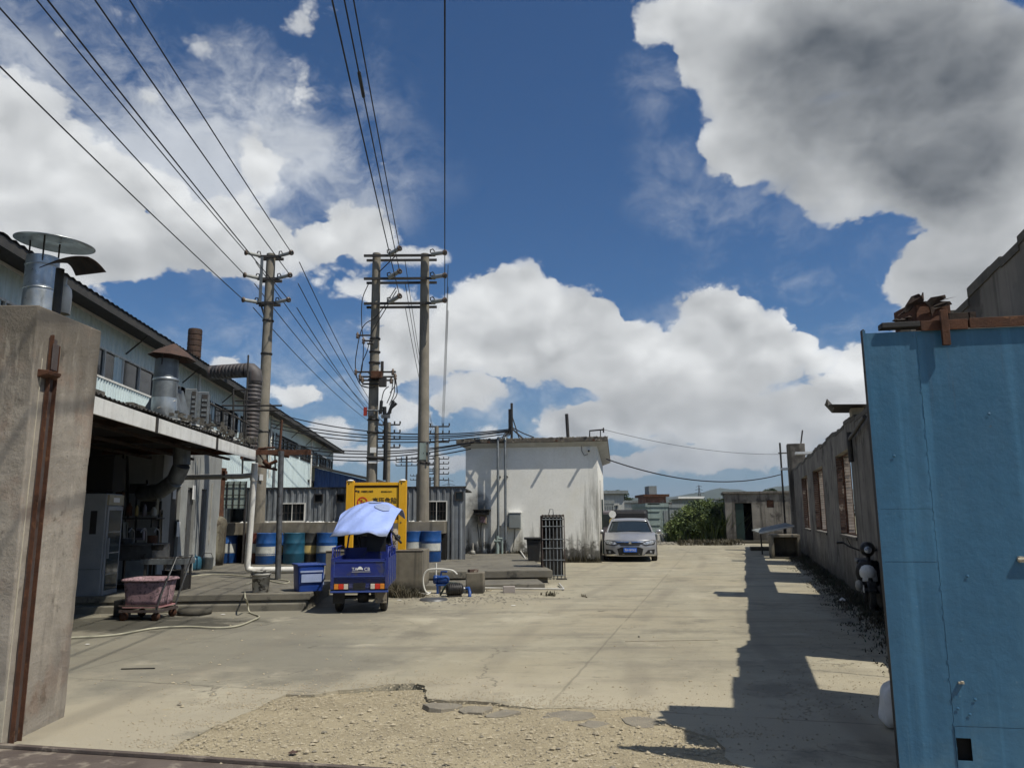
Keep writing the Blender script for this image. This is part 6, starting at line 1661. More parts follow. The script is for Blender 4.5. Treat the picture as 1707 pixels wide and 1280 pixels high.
t_ = MB().grid(tarp, 60, 40).build('tarpaulin', mTARP, tk); t_.modifiers.new('t', 'SOLIDIFY').thickness = .006
for (u, v, a_, b_) in ((632, 843, .14, .055), (642, 853, .13, .065)):
    pass
def patch(ci, cj, ri, rj):
    m = MB(); n = 9; c_ = tarp(ci, cj)+Vector((0, -.012, .012)); vs = [c_] + [tarp(ci+ri*math.cos(6.283*k/n)*(1+.2*math.sin(k*5)), cj+rj*math.sin(6.283*k/n))+Vector((0, -.012, .012)) for k in range(n)]
    m.add(vs, [(0, 1+k, 1+(k+1) % n) for k in range(n)], smooth=True); return m
patch(.60, .66, .10, .07).build('grey_patch', mTARPPATCH, tk); patch(.74, .48, .11, .09).build('grey_patch', mTARPPATCH, tk)

# ================================================================== white house
HAZ = 7.6
H0 = gnd(1000, 937); H0.z = 0
def hf(u, v): return onfront(u, v, H0, HAZ)
hs = thing('white_house', 'small flat roofed whitewashed house with damp stained walls in the middle', 'house', H0, HAZ)
xl = hf(776, 850)[0]; zs = hf(900, 745)[1]; ze = hf(900, 731)[1]; HD = 11.0
def pl_local(u, v, y): 
    """pixel -> local x, z on a plane y in front of the facade"""
    return onfront(u, v, H0 + Vector((math.sin(R(HAZ))*y, math.cos(R(HAZ))*y, 0)), HAZ)
m = MB()
def facade(x0, x1, y, flip=False): pass
MB().grid(lambda i, j: (xl+(0-xl)*i, .0, -.02+(zs+.02)*j), 40, 32, smooth=False).build('front_wall', mHOUSE, hs)
m = MB().box(xl, 0, .001, .2, -.02, zs).box(xl, xl+.2, .201, HD, -.02, zs).box(xl, 0, HD+.001, HD+.2, -.02, zs)
m.build('wall', mHOUSE, hs)
wy = [(3.2, 4.3, 1.5, 2.9), (7, 8, .0, 2.2)]
MB().box(-.2, 0, .201, wy[0][0], -.02, zs).box(-.2, 0, wy[0][1], HD, -.02, zs).box(-.2, 0, wy[0][0], wy[0][1], -.02, 1.5).box(-.2, 0, wy[0][0], wy[0][1], 2.9, zs).build('side_wall', mHOUSE, hs)
f = MB().box(-.15, -.1, wy[0][0], wy[0][0]+.05, 1.5, 2.9).box(-.15, -.1, wy[0][1]-.05, wy[0][1], 1.5, 2.9).box(-.15, -.1, wy[0][0]+.051, wy[0][1]-.051, 2.85, 2.9).box(-.15, -.1, wy[0][0]+.051, wy[0][1]-.051, 1.5, 1.55).build('window', mDKSTEEL, hs)
MB().box(-.135, -.125, wy[0][0]+.05, wy[0][1]-.05, 1.55, 2.85).build('pane', mGLASSD, f)
MB().box(.001, .05, 5.4, 6.3, .0, 2.2).build('door', mGREEND, hs, bevel=.005)
oL, oF, oR = .30, .25, .38
MB().box(xl-oL, oR, -oF, HD+.3, zs+.14, ze).build('roof_slab', mROOFEDGE, hs, bevel=.02)
def inv_pyr(m, a, b): m.add([(a[0],a[1],a[4]),(a[2],a[1],a[4]),(a[2],a[3],a[4]),(a[0],a[3],a[4]),(b[0],b[1],b[4]),(b[2],b[1],b[4]),(b[2],b[3],b[4]),(b[0],b[3],b[4])], [(0,3,2,1),(4,5,6,7),(0,1,5,4),(1,2,6,5),(2,3,7,6),(3,0,4,7)]); return m
inv_pyr(MB(), (xl-.03, -.03, .03, HD, zs-.0), (xl-oL+.02, -oF+.02, oR-.02, HD+.28, zs+.139)).build('eave', mHOUSEU, hs)
m = MB(); rr = random.Random(3)
for i in range(420):
    m2_ = rr.random(); x = rr.uniform(xl-oL, oR); pebble(m, x, rr.uniform(-oF, -oF+.3), ze, rr.uniform(.012, .05), rr)
tag(m.build('roof_moss', mWALLTOP, hs), kind='stuff')
# short stubs under the slab edge, which throw the slanting shadows
for u in (815, 928, 990):
    x, _ = pl_local(u, 740, -oF); MB().box(x-.035, x+.035, -oF-.17, -oF-.001, zs+.145, zs+.20).build('roof_stub', mRUST, hs)
# standing pipes
for u, v0, r_ in ((830, 733, .045), (842, 733, .045)):
    x, z0 = pl_local(u, v0, -.30); zb_ = .30
    MB().tube([(x, .1, z0+.08), (x, -.1, z0+.10), (x, -.26, z0+.06), (x, -.30, z0-.06), (x, -.30, .9 if u == 830 else .75)], r_, 12).build('riser_pipe', mGALVD, hs)
    for z in (1.2, 2.9): MB().box(x-.06, x+.06, -.30, -.001, z, z+.03).build('pipe_bracket', mDKSTEEL, hs)
x, _ = pl_local(829, 890, -.30)
MB().tube([(x, -.30, .9), (x, -.30, .3)], .065, 12).tube([(x-.1, -.32, .72), (x+.12, -.32, .72)], .05, 10).tube([(x+.16,-.3,.74),(x+.16,-.3,.3)], .04, 10).tube([(x+.05, -.32, .80), (x+.18,-.32,.80)], .04, 10).build('valve_fittings', mFARGG, hs)
x2, _ = pl_local(842, 890, -.30); MB().tube([(x2, -.30, .75), (x2+.0, -.30, .30)], .03, 8).build('riser_pipe', mDKSTEEL, hs)
# meter boxes
a_ = pl_local(789, 848, -.35); b_ = pl_local(816, 858, -.35); c_ = pl_local(811, 873, -.2)
MB().box(a_[0], b_[0], -.42, -.0, a_[1]-.06, a_[1]-.02, None).box(a_[0]+.02, b_[0]-.01, -.40, -.385, b_[1], a_[1]-.061).build('meter_hood', mMATTBLK, hs)
MB().box(pl_local(797, 860, -.2)[0], c_[0], -.24, -.001, c_[1], b_[1]+.12).build('meter_box', mDUSTY, hs, bevel=.02)
MB().box(pl_local(801, 866, -.25)[0], pl_local(809, 866, -.25)[0], -.262, -.241, c_[1]+.05, c_[1]+.25).build('meter_face', mPINK, hs)
for dx in (-.12, .02): MB().tube([(c_[0]-.22+dx, -.1, c_[1]), (c_[0]-.24+dx*.5, -.08, .95), (c_[0]-.2+dx*.3, -.06, .35)], .014, 6).build('meter_cable', mDKSTEEL, hs)
a_ = pl_local(848, 855, -.18); b_ = pl_local(868, 881, -.18)
bx_ = MB().box(a_[0], b_[0], -.20, -.001, b_[1], a_[1]).build('junction_box', mFARG, hs, bevel=.012)
MB().box(a_[0]+.02, b_[0]-.04, -.212, -.201, b_[1]+.03, a_[1]-.04).build('door', mFARG, bx_, bevel=.004); MB().box(a_[0]-.02, b_[0]+.02, -.23, .0, a_[1]+.002, a_[1]+.03).build('drip_cap', mWHITE, bx_)
MB().tube([(a_[0]+.2, -.08, b_[1]), (a_[0]+.18, -.08, .8), (a_[0]+.1, -.06, .35)], .014, 6).build('cable', mDKSTEEL, bx_)
# camera and its cable
a_ = pl_local(982, 751, -.12)
cm = MB().box(a_[0]-.07, a_[0]+.05, -.16, -.04, a_[1]-.01, a_[1]+.07).build('security_camera', mWHITE, hs, bevel=.02)
MB().lathe([(0,0),(.035,0),(.035,.03),(0,.03)], 12, T(a_[0]-.01, -.15, a_[1]-.02) @ RX(60)).build('lens', mBLACK, cm)
pts_ = [pl_local(u, v, -.02) for (u, v) in ((969, 742), (970, 752), (974, 759), (980, 757))]
MB().tube([(p_[0], -.03, p_[1]) for p_ in pts_], .010, 6).build('camera_cable', mWIRE, hs)
# roof mast with braces and looping cables
def hr(u, v, y=.5): x, z = pl_local(u, v, y); return (x, y, z)
MB().tube([hr(853, 732), hr(853, 672)], .045, 8).build('mast', mDKSTEEL, hs)
MB().tube([hr(854, 695), hr(866, 732)], .022, 6).build('mast_brace', mDKSTEEL, hs); MB().tube([hr(852, 712), hr(840, 732)], .022, 6).build('mast_brace', mDKSTEEL, hs)
MB().tube([hr(853, 714), hr(872, 731)], .028, 6).build('mast_brace', mDKSTEEL, hs)
for (v0, v1) in ((682, 700), (700, 716), (712, 724)): MB().cbox(((Vector(hr(850, v0))+Vector(hr(850, v1)))/2), (.10, .08, abs(hr(850, v0)[2]-hr(850, v1)[2]))).build('mast_bracket', mBLACK, hs)
for i in range(7): MB().tube([hr(850, 716+i*1.5, .45), hr(842+rr.uniform(-3, 3), 722+i, .2), hr(833+rr.uniform(-4, 6), 731, -.1), hr(831+i*1.7, 736, -.28)], .014, 6).build('cable_loop', mBLACK, hs)
MB().tube([hr(855, 713), hr(872, 722), hr(890, 729, .8)], .02, 6).build('cable', mBLACK, hs)
MB().tube([hr(947, 732, .6), hr(944.5, 690, .6)], .06, 8).build('roof_post', mDKSTEEL, hs)
MB().tube([hr(983, 732, .2), hr(983, 718, .2), hr(1006, 716, .2)], .028, 8).tube([hr(1001, 732, .2), hr(1001, 717, .2)], .02, 6).tube([hr(1006, 713, .2), hr(1006, 721, .2)], .03, 6).build('roof_rail', mDKSTEEL, hs)
# damp foot: moss and creepers in the right corner
m = MB(); rr = random.Random(17)
for i in range(220):
    x = rr.uniform(-1.35, 0); a_ = R(HAZ); blades(m, H0.x + x*math.cos(a_), H0.y - x*math.sin(a_)-.06, 0, rr.uniform(.08, .45)*rr.random(), 5, .05, rr, .010, .5)
for i in range(50):
    x = rr.uniform(-3.6, -2.3); a_ = R(HAZ); blades(m, H0.x + x*math.cos(a_), H0.y - x*math.sin(a_)-.1, .28, .15, 4, .04, rr, .010, .5)
m.build('foot_weeds', mDRY, kind='stuff', label='dark weeds growing along the damp foot of the white house')

# ---------------- bundles of low cables
mast = hs.matrix_basis @ Vector(hr(851, 716)) if False else None
a_ = R(HAZ); l_ = Vector(hr(851, 716)); M0 = Vector((H0.x + l_.x*math.cos(a_) + l_.y*math.sin(a_), H0.y - l_.x*math.sin(a_) + l_.y*math.cos(a_), l_.z))
ends = [(470, 692), (452, 700), (452, 706), (452, 712), (452, 733), (452, 738), (452, 745), (452, 750)]
starts = [M0, M0+Vector((0,0,.03)), M0+Vector((0,0,-.05)), M0+Vector((0,.0,-.10)), None, None, None, None]
rstart = [(852, 715), (852, 717), (850, 719), (838, 724), (800, 734), (790, 737), (785, 741), (785, 748)]
for i, ((ue, ve), (us, vs_)) in enumerate(zip(ends, rstart)):
    p0 = at(us, vs_, 26.6 if i < 4 else 26.4); p1 = at(ue, ve, 30)
    wire(p0, p1, .42, .020, ['thin highest', 'second highest', 'third highest', 'fourth highest', 'fifth', 'sixth', 'seventh', 'lowest'][i] + ' cable strung from the house roof towards the warehouse', 'low cables from the house')
p0 = at(1011, 765, 27); p1 = at(1304, 790, 36); wire(p0, p1, .55, .022, 'black cable sagging from the house eave to the wall post', 'low cables from the house')
wire(at(1007, 716, 27), at(1304, 757, 36), .25, .008, 'faint thin cable from the roof rail to the wall post', 'low cables from the house')

# ---------------- low stepped platform in front of the house
c0_ = gnd(921, 950, .30)
pf2 = thing('house_platform', 'low stepped concrete platform in front of the white house', 'platform', (c0_.x, c0_.y, 0), LAZ)
MB().box(-4.9, 0, 0, 8.2, .13, .30).build('slab', mPLAT, pf2, bevel=.015)
MB().box(-4.85, -.10, .12, 8.2, -.02, .129).build('base', mPLAT, pf2)
yst = gnd(800, 981).y - c0_.y
MB().box(-4.9, -.35, yst, .119, -.02, .10).build('step', mPLAT, pf2, bevel=.015)
# steel window grille standing at the corner
b0 = gnd(905, 966); b1 = gnd(943, 967)
o = thing('window_grille', 'barred steel window grille standing on end at the platform corner', 'grille', (b0.x, b0.y, 0), 0)
w = b1.x-b0.x; h = at(920, 858, b0.y).z
MB().box(-.03, .015, 0, .55, .32, h-.02).build('side_plate', mDRUST, o)
MB().box(.016, w*.98, .40, .42, .05, h-.05).build('back_plate', mMATTBLK, o)
for i in range(7):
    x = w*i/6
    MB().tube([(x, 0, 0), (x, 0, h*.94), (x*.97+.01, .08, h), (x*.95+.02, .35, h)], .013, 8).build('bar', mGALVD if i not in (0, 6) else mRUSTP, o)
for z in (.10, h*.30, h*.48, h*.62, h*.82, h*.93): MB().tube([(0, -.012, z), (w, -.012, z)], .012, 8).build('crossbar', mGALVD, o)
MB().box(0, w, -.02, .45, h-.04, h+.0).build('top_plate', mDRUST, o, bevel=.01)
MB().tube([(w*.3, 0, h), (w*.36, 0, h+.14), (w*.5, 0, h+.14), (w*.52, 0, h)], .012, 6).build('ring', mGALVD, o)
MB().box(w*.6, w+.05, -.03, .02, -.0, .03).build('foot', mDKSTEEL, o)
# black bin
X, Z, w, h = bxpx(877, 902, 898, 935, 22.6)
o = thing('black_bin', 'black plastic bin with a flared lid beside the window grille', 'bin', (X, 22.6, .30), 0)
MB().prism([(-w*.36, 0), (w*.36, 0), (w*.46, .60), (-w*.46, .60)], -.2, .22).build('body', mBLACK, o, bevel=.02)
MB().box(-w*.62, w*.5, -.26, .28, .601, .66).build('lid', mBLACK, o, bevel=.02)
tag(MB().tube([gnd(855, 908, .3)+Vector((0,0,.25)), gnd(876, 931, .3)], .022, 8).build('white_stick', mPVC), 'white plastic stick leaning on the ground by the black bin', 'stick')
# small taps and pipes at the left of the house
o = thing('standpipe', 'little white standpipe and taps in front of the shed end', 'tap', (0, 0, 0), 0)
for (p, q, r_) in (((745, 921), (770, 921), .03), ((755, 900), (755, 921), .025), ((755, 908), (768, 908), .02), ((768, 908), (768, 921), .03), ((788, 905), (788, 921), .03)):
    MB().tube([at(*p, 24.2), at(*q, 24.2)], r_, 8).build('pipe', mPVCG, o)
for u in (762, 769, 788): q = at(u, 919, 24.1); MB().lathe([(0,0),(.09,0),(.07,.1),(0,.12)], 10, Matrix.Translation(q-Vector((0,0,.08)))).build('collar', mPVCG, o)
tag(MB().box(-.25, .25, -.08, .08, 0, .05).build('white_plank', mPVCG, loc=gnd(820, 921, .3)), 'short pale plank at the foot of the house wall', 'plank')
# concrete blocks
X, Z, w, h = bxpx(776, 806, 953, 988, gnd(790, 989).y)
o = thing('concrete_post_stub', 'squat weathered concrete block with a brick on top', 'concrete block', (X, gnd(790, 989).y, 0), 3)
MB().box(-w/2, w/2, 0, .38, 0, h).build('block', mBLOCK, o, bevel=.02)
tag(MB().box(-.10, .10, -.06, .06, 0, .055).build('brick', mBRICK, loc=(X-.04, o.location.y+.15, h+.002), rotz=.5, bevel=.006), 'broken reddish brick resting on the squat concrete block', 'brick')
g = gnd(849, 988); tag(MB().box(-.125, .125, 0, .16, 0, .13).build('hollow_block', mPILLARF, loc=(g.x, g.y, 0), rotz=.06, bevel=.008), 'small grey concrete block lying in front of the platform step', 'concrete block')
g = gnd(815, 985); tag(MB().box(-.05, .05, -.03, .03, 0, .03).build('stone_chip', mSTONE, loc=(g.x, g.y, 0), rotz=.4), 'pale stone chip between the two concrete blocks', 'stone')
g = gnd(723, 1000); tag(MB().lathe([(0,.03),(.26,.03),(.27,0)], 24).build('drain_cover', mSTEEL, loc=(g.x, g.y, 0)), 'flat round metal drain cover lying on the yard by the pump', 'drain cover')
g0 = gnd(800, 982); g1 = gnd(940, 984)
tag(MB().tube([g0+Vector((0,0,.03)), g1+Vector((0,0,.03))], .018, 8).tube([g1+Vector((0,0,.03)), gnd(932, 976)+Vector((0,0,.05))], .02, 6).build('ground_pipe', mPVC), 'white pipe lying along the foot of the house platform', 'pipe')
# blue water pump and hose
X, Z, w, h = bxpx(728, 748, 952, 985, gnd(735, 990).y)
o = thing('water_pump', 'small blue water pump with pipework between the pit wall and the block', 'pump', (X, gnd(735, 990).y+.15, 0), 10)
MB().box(-.14, .14, -.1, .12, .16, .19).build('base_plate', mPUMPB, o); MB().box(-.12, -.08, -.1, .1, 0, .159).box(.08, .12, -.1, .1, 0, .159).build('stand', mPUMPB, o)
MB().lathe([(0,-.13),(.075,-.13),(.085,-.10),(.085,.08),(.05,.12),(0,.12)], 16, T(0,0,.28) @ RY(90)).build('motor', mPUMPB, o)
MB().lathe([(0,-.04),(.09,-.04),(.09,.04),(0,.04)], 16, T(-.16,0,.28) @ RY(90)).build('impeller_case', mPUMPB, o)
MB().tube([(-.16,0,.36),(-.16,0,.62)], .018, 8).build('outlet', mHOSEW, o)
MB().tube([(-.05,0,.36),(-.05,0,.44),(.08,0,.44)], .022, 8).build('fitting', mPUMPB, o)
X, Z, w, h = bxpx(743, 778, 972, 997, gnd(760, 992).y)
o = thing('machine_motor', 'black and blue motor with loose hoses lying in front of the squat block', 'motor', (X, gnd(760, 994).y, 0), -15)
MB().lathe([(0,-.16),(.10,-.16),(.115,-.12),(.115,.12),(.10,.16),(0,.16)], 18, T(-.02,0,.14) @ RY(90)).build('casing', mBLACK, o)
for k in range(6): MB().lathe([(.116,-.008),(.128,-.008),(.128,.008),(.116,.008)], 18, T(-.12+k*.04,0,.14) @ RY(90)).build('cooling_fin', mDKSTEEL, o)
MB().lathe([(0,-.03),(.05,-.03),(.05,.03),(0,.03)], 12, T(.17,0,.14) @ RY(90)).build('coupling', mSTAIN, o)
MB().tube([(.2,0,.14),(.26,-.05,.16),(.27,-.12,.08),(.26,-.15,.0)], .035, 8).build('blue_pipe', mPUMPB, o); MB().box(-.15,.12,-.1,.1,0,.03).build('foot', mDKSTEEL, o)
MB().tube([(-.28,.15,.02),(-.2,.1,.18),(-.1,.12,.26),(.05,.1,.25),(.15,.1,.18)], .02, 8).build('hose', mGREEND, o)
hy = gnd(720, 990).y
hpts = [at(*p, hy) for p in ((762, 957), (755, 951), (745, 949), (728, 948), (713, 950), (706, 960), (706, 975), (710, 985), (716, 990))]
hpts[-1].z = .02; hpts[-2].z = .05
tag(MB().tube(smooth_path(hpts), .017, 8).build('hose', mHOSEW), 'white hose arching out of the blue water pump', 'hose')
hpts = [gnd(*p)+Vector((0,0,.02)) for p in ((698, 989), (712, 992), (718, 988), (710, 990))]
tag(MB().tube(smooth_path(hpts), .015, 8).build('hose', mHOSEW), 'short white hose end lying beside the pit wall', 'hose')
m = MB(); rr = random.Random(19)
for (u, v, n_) in ((915, 992, 16), (975, 995, 3)):
    for i in range(n_): g = gnd(u+rr.gauss(0, 6), v+rr.gauss(0, 1.5)); blades(m, g.x, g.y, 0, rr.uniform(.04, .13), 5, .02, rr, .008, .8)
m.build('yard_weeds', mDRY, kind='stuff', label='small weed tufts growing through the yard by the platform corner')

# ================================================================== silver car
g = (gnd(1011, 938)+gnd(1098, 938))/2
car = thing('parked_car', 'silver saloon car parked facing us beside the white house', 'car', (g.x, 26.6, 0), 8.5)
W2 = .90
def sect(y):
    """half width, bottom, shoulder, deck height along the car, 0 = nose"""
    P_ = [(.30, .86, .19, .62, .74), (.6, .89, .18, .72, .82), (.9, .90, .17, .78, .87), (1.45, .90, .17, .86, .97), (2.2, .90, .17, .88, .97), (3.2, .90, .17, .88, .99), (4.0, .88, .2, .88, 1.00), (4.45, .82, .24, .84, .98), (4.6, .74, .3, .75, .90)]
    for a, b in zip(P_[:-1], P_[1:]):
        if y <= b[0]: t = (y-a[0])/(b[0]-a[0]); return [a[k]+(b[k]-a[k])*t for k in range(1, 5)]
    return list(P_[-1][1:])
def body(i, j):
    y = .30+4.3*j; w, zb, zs_, zd = sect(y)
    pts_ = [(-w*.80, zb), (-w*.97, zb+.10), (-w, (zb+zs_)/2), (-w*.985, zs_), (-w*.80, zd-.015), (-w*.4, zd+.015), (0, zd+.025)]
    full = pts_ + [(-x, z) for x, z in reversed(pts_[:-1])]
    n_ = len(full)-1; k = min(int(i*n_), n_-1); f = i*n_-k
    return (full[k][0]+(full[k+1][0]-full[k][0])*f, y, full[k][1]+(full[k+1][1]-full[k][1])*f)
b_ = MB().grid(body, 24, 46)
tail = [body(i/24, 1) for i in range(25)]; b_.add(tail, [tuple(range(25))])
b_.build('body', mCARBODY, car)
# rounded nose: a curved fascia, everything on the face follows the same curve
def fy(x, z): return .0 + .27*abs(x/.88)**2.8 + .06*max(0, (z-.45)/.25)**2 + .05*max(0, (.30-z)/.12)**2
def face(name, mm, pts_, push=.012, th=.02):
    c_ = (sum(p[0] for p in pts_)/len(pts_), sum(p[1] for p in pts_)/len(pts_))
    m = MB(); rim = []
    for a_, b_ in zip(pts_, pts_[1:]+pts_[:1]):
        for k in range(4): rim.append((a_[0]+(b_[0]-a_[0])*k/4, a_[1]+(b_[1]-a_[1])*k/4))
    n_ = len(rim); mid = [((x+c_[0])/2, (z+c_[1])/2) for x, z in rim]
    P2_ = rim + mid + [c_]
    vs = [(x, fy(x, z)-push, z) for x, z in P2_] + [(x, fy(x, z)-push+th, z) for x, z in rim]
    fs = [(i, (i+1) % n_, n_+(i+1) % n_, n_+i) for i in range(n_)] + [(n_+i, n_+(i+1) % n_, 2*n_) for i in range(n_)] + [(i, 2*n_+1+i, 2*n_+1+(i+1) % n_, (i+1) % n_) for i in range(n_)]
    return m.add(vs, fs).build(name, mm, car)
MB().grid(lambda i, j: (lambda x, z: (x, fy(x, z), z))((2*i-1)*.88, .19+(.53+.03*(1-(2*i-1)**2))*j), 32, 14).build('front_bumper', mCARBODY, car)
MB().grid(lambda i, j: (lambda x: (x*(1+.02*j), fy(x, .72+.03*(1-(2*i-1)**2))*(1-j)+1.42*j, (.72+.03*(1-(2*i-1)**2))*(1-j)+.965*j+.05*math.sin(j*3.14)*(1-.5*(2*i-1)**2)+.012*(1 if .25 < abs(2*i-1) < .7 else 0)*math.sin(j*3.14)))((2*i-1)*.86), 32, 14).build('bonnet', mCARBODY, car)
def both(name, mm, pts_, push=.012):
    for s_ in (-1, 1): face(name, mm, [(s_*x, z) for x, z in (pts_ if s_ > 0 else pts_[::-1])], push)
face('grille', mBLACK, [(-.46, .66), (-.30, .54), (.30, .54), (.46, .66), (.40, .69), (-.40, .69)], .010)
face('chrome_bar', mCHROME, [(-.52, .705), (-.42, .645), (.42, .645), (.52, .705), (.42, .685), (-.42, .685)], .028)
face('lower_intake', mBLACK, [(-.38, .22), (.38, .22), (.44, .44), (.28, .50), (-.28, .50), (-.44, .44)], .010)
face('number_plate_back', mBLACK, [(-.24, .33), (.24, .33), (.24, .48), (-.24, .48)], .03)
both('headlight', mLAMP, [(.42, .61), (.52, .575), (.78, .60), (.86, .70), (.74, .715), (.50, .66)], .018)
both('headlight_surround', mBLACK, [(.36, .60), (.52, .54), (.82, .57), (.875, .71), (.76, .735), (.46, .69)], .012)
both('fog_vent', mBLACK, [(.48, .28), (.80, .26), (.83, .42), (.60, .40)], .012)
both('bumper_blade', mCHROME, [(.42, .225), (.80, .20), (.84, .25), (.50, .265)], .030)
both('fog_lamp', mLAMP, [(.66, .30), (.73, .30), (.73, .37), (.66, .37)], .020)
for s_ in (-1, 1):
    mr = MB().lathe([(0,-.10),(.06,-.09),(.085,0),(.06,.09),(0,.10)], 12, T(s_*1.02, 1.55, .98) @ RY(90)).build('mirror', mCARBODY, car)
    MB().box(s_*.96-.05, s_*.96+.05, 1.54, 1.58, .93, .96).build('stalk', mBLACK, mr)
    for y in (.92, 3.62):
        wo = MB().lathe([(.20,-.10),(.30,-.10),(.325,-.06),(.325,.06),(.30,.10),(.20,.10)], 28, T(s_*.82, y, .325) @ RY(90)).build('wheel', mTYRE, car)
        MB().lathe([(0,.06*s_),(.20,.09*s_),(.21,.0)], 20, T(s_*.82, y, .325) @ RY(90)).build('rim', mSTAIN, wo)
        MB().grid(lambda i, j: (s_*(.895+.012*j), y+(.36)*math.cos(math.pi*(i*1.1-.05)), .325+.36*math.sin(math.pi*(i*1.1-.05))), 16, 1).build('wheel_arch', mBLACK, car).modifiers.new('t', 'SOLIDIFY').thickness = .02
MB().box(-.05, .05, -.05, -.03, .60, .685).build('badge', mCHROME, car, bevel=.01)
pt = MB().box(-.22, .22, -.055, -.035, .335, .475).build('number_plate', mPLATE, car)
text('\u7ca4A\u00b78P26Z', 0, .37, .095, mWHITE, pt, y=-.058, name='plate_lettering', sx=.9, align='CENTER')
# greenhouse
def gh_(y):
    P_ = [(1.30, .78, .93), (1.55, .73, 1.07), (2.05, .64, 1.36), (2.5, .60, 1.425), (3.1, .60, 1.42), (3.7, .63, 1.33), (4.25, .72, 1.07), (4.45, .76, .98)]
    for a, b in zip(P_[:-1], P_[1:]):
        if y <= b[0]: t = (y-a[0])/(b[0]-a[0]); return a[1]+(b[1]-a[1])*t, a[2]+(b[2]-a[2])*t
    return P_[-1][1:]
def cab(i, j):
    y = 1.30+3.15*j; w_, z_ = gh_(y); zb2 = .92
    pts_ = [(-.80, zb2), (-.80+(.80-w_)*.6, zb2+(z_-zb2)*.72), (-w_, z_-.03), (-w_*.6, z_), (0, z_+.012)]
    full = pts_ + [(-x, z) for x, z in reversed(pts_[:-1])]
    n_ = len(full)-1; k = min(int(i*n_), n_-1); f = i*n_-k
    return (full[k][0]+(full[k+1][0]-full[k][0])*f, y, full[k][1]+(full[k+1][1]-full[k][1])*f)
MB().grid(cab, 24, 30).build('glasshouse', mCARGLASS, car)
MB().grid(lambda i, j: (lambda y: (((2*i-1)*gh_(y)[0]*1.0), y, gh_(y)[1]+.022*(1-(2*i-1)**2)+.008))(2.0+1.75*j), 12, 12).build('roof', mCARBODY, car).modifiers.new('t', 'SOLIDIFY').thickness = .012
for s_ in (-1, 1):
    MB().tube([(s_*.80, 1.32, .94), (s_*.755, 1.6, 1.10), (s_*.655, 2.03, 1.36), (s_*.61, 2.4, 1.42)], .028, 8).build('pillar', mCARBODY, car)
    MB().tube([(s_*.61, 3.3, 1.41), (s_*.66, 3.75, 1.31), (s_*.77, 4.3, 1.03)], .04, 8).build('pillar', mCARBODY, car)
MB().box(-.10, .10, 2.02, 2.06, 1.27, 1.31).build('rear_view_mirror', mBLACK, car)
for x in (-.45, .15): MB().tube([(x-.3, 1.36, .985), (x+.25, 1.44, 1.03)], .008, 5).build('wiper', mBLACK, car)

# dark canvas van behind the car
a = at(1025, 905, 33.5); b = at(1079, 850, 33.5)
o = thing('covered_truck', 'truck with a dark canvas cover parked behind the silver car', 'truck', ((a.x+b.x)/2, 33.5, 0), 8)
w = (b.x-a.x); h = b.z
def cv(i, j):
    x = (2*i-1); z = h*(.45+.55*(1-abs(x)**6*.10)); return (x*w/2, 3.2*j, z)
MB().box(-w/2, w/2, 0, 3.2, .7, h).build('canvas_body', mVAN, o, bevel=.14)
for y in (.4, 1.2, 2.0, 2.8): MB().box(-w/2-.02, w/2+.02, y, y+.05, .75, h+.02).build('canvas_hoop', mVAN, o, bevel=.10)
MB().box(-w/2+.05, w/2-.05, -.1, 3.2, .5, .69).build('bed_frame', mDKSTEEL, o)
MB().box(-w/2+.1, w/2-.1, 3.21, 4.6, .5, 1.5).build('cab', mMAUVE, o, bevel=.05)
for x in (-w/2+.12, w/2-.12):
    for y in (.7, 3.9): MB().lathe([(0,-.1),(.32,-.1),(.34,-.05),(.34,.05),(.32,.1),(0,.1)], 20, T(x, y, .34) @ RY(90)).build('wheel', mTYRE, o)
for (u, v0, v1, mm, lab, nm) in ((1021, 851, 863, mWHITE, 'round white disc sign on a thin post beside the canvas truck', 'disc_sign'),):
    c_ = at(u, (v0+v1)/2, 31.7); r_ = abs(at(u, v0, 31.7).z-at(u, v1, 31.7).z)/2
    o = thing(nm, lab, 'sign', (c_.x, 31.7, 0), 0)
    MB().lathe([(0,.015),(r_,.015),(r_,-.015),(0,-.015)], 24, T(0,0,c_.z) @ RX(90), smooth=False).build('disc', mm, o)
    c2_ = at(u, 869, 31.7).z
    MB().lathe([(0,.015),(r_,.015),(r_,-.015),(0,-.015)], 24, T(0,0,c2_) @ RX(90), smooth=False).build('cream_disc', mDYEL, o)
    MB().box(-.08, -.03, -.025, -.016, c2_+.0, c2_+.04).box(.03, .08, -.025, -.016, c2_+.0, c2_+.04).box(-.05, .05, -.025, -.016, c2_-.07, c2_-.05).build('dark_mark', mBLACK, o)
    MB().tube([(0,.03,0),(0,.03,c_.z)], .018, 6).build('post', mDKSTEEL, o)
a = at(1003, 900, 32); b = at(1019, 838, 32)
o = thing('mauve_van', 'dull mauve van mostly hidden between the house and the silver car', 'van', ((a.x+b.x)/2+.0, 32.0, 0), 8)
w = .95
MB().box(-w, w*.35, 0, 3.4, .35, 1.75).build('body', mMAUVE, o, bevel=.08); MB().box(-w*.8, w*.25, -.01, -.002, 1.1, 1.6).build('windscreen', mGLASSD, o)
for x in (-w*.8, w*.2):
    for y in (.6, 2.8): MB().lathe([(0,-.1),(.30,-.1),(.30,.1),(0,.1)], 18, T(x, y, .30) @ RY(90)).build('wheel', mTYRE, o)

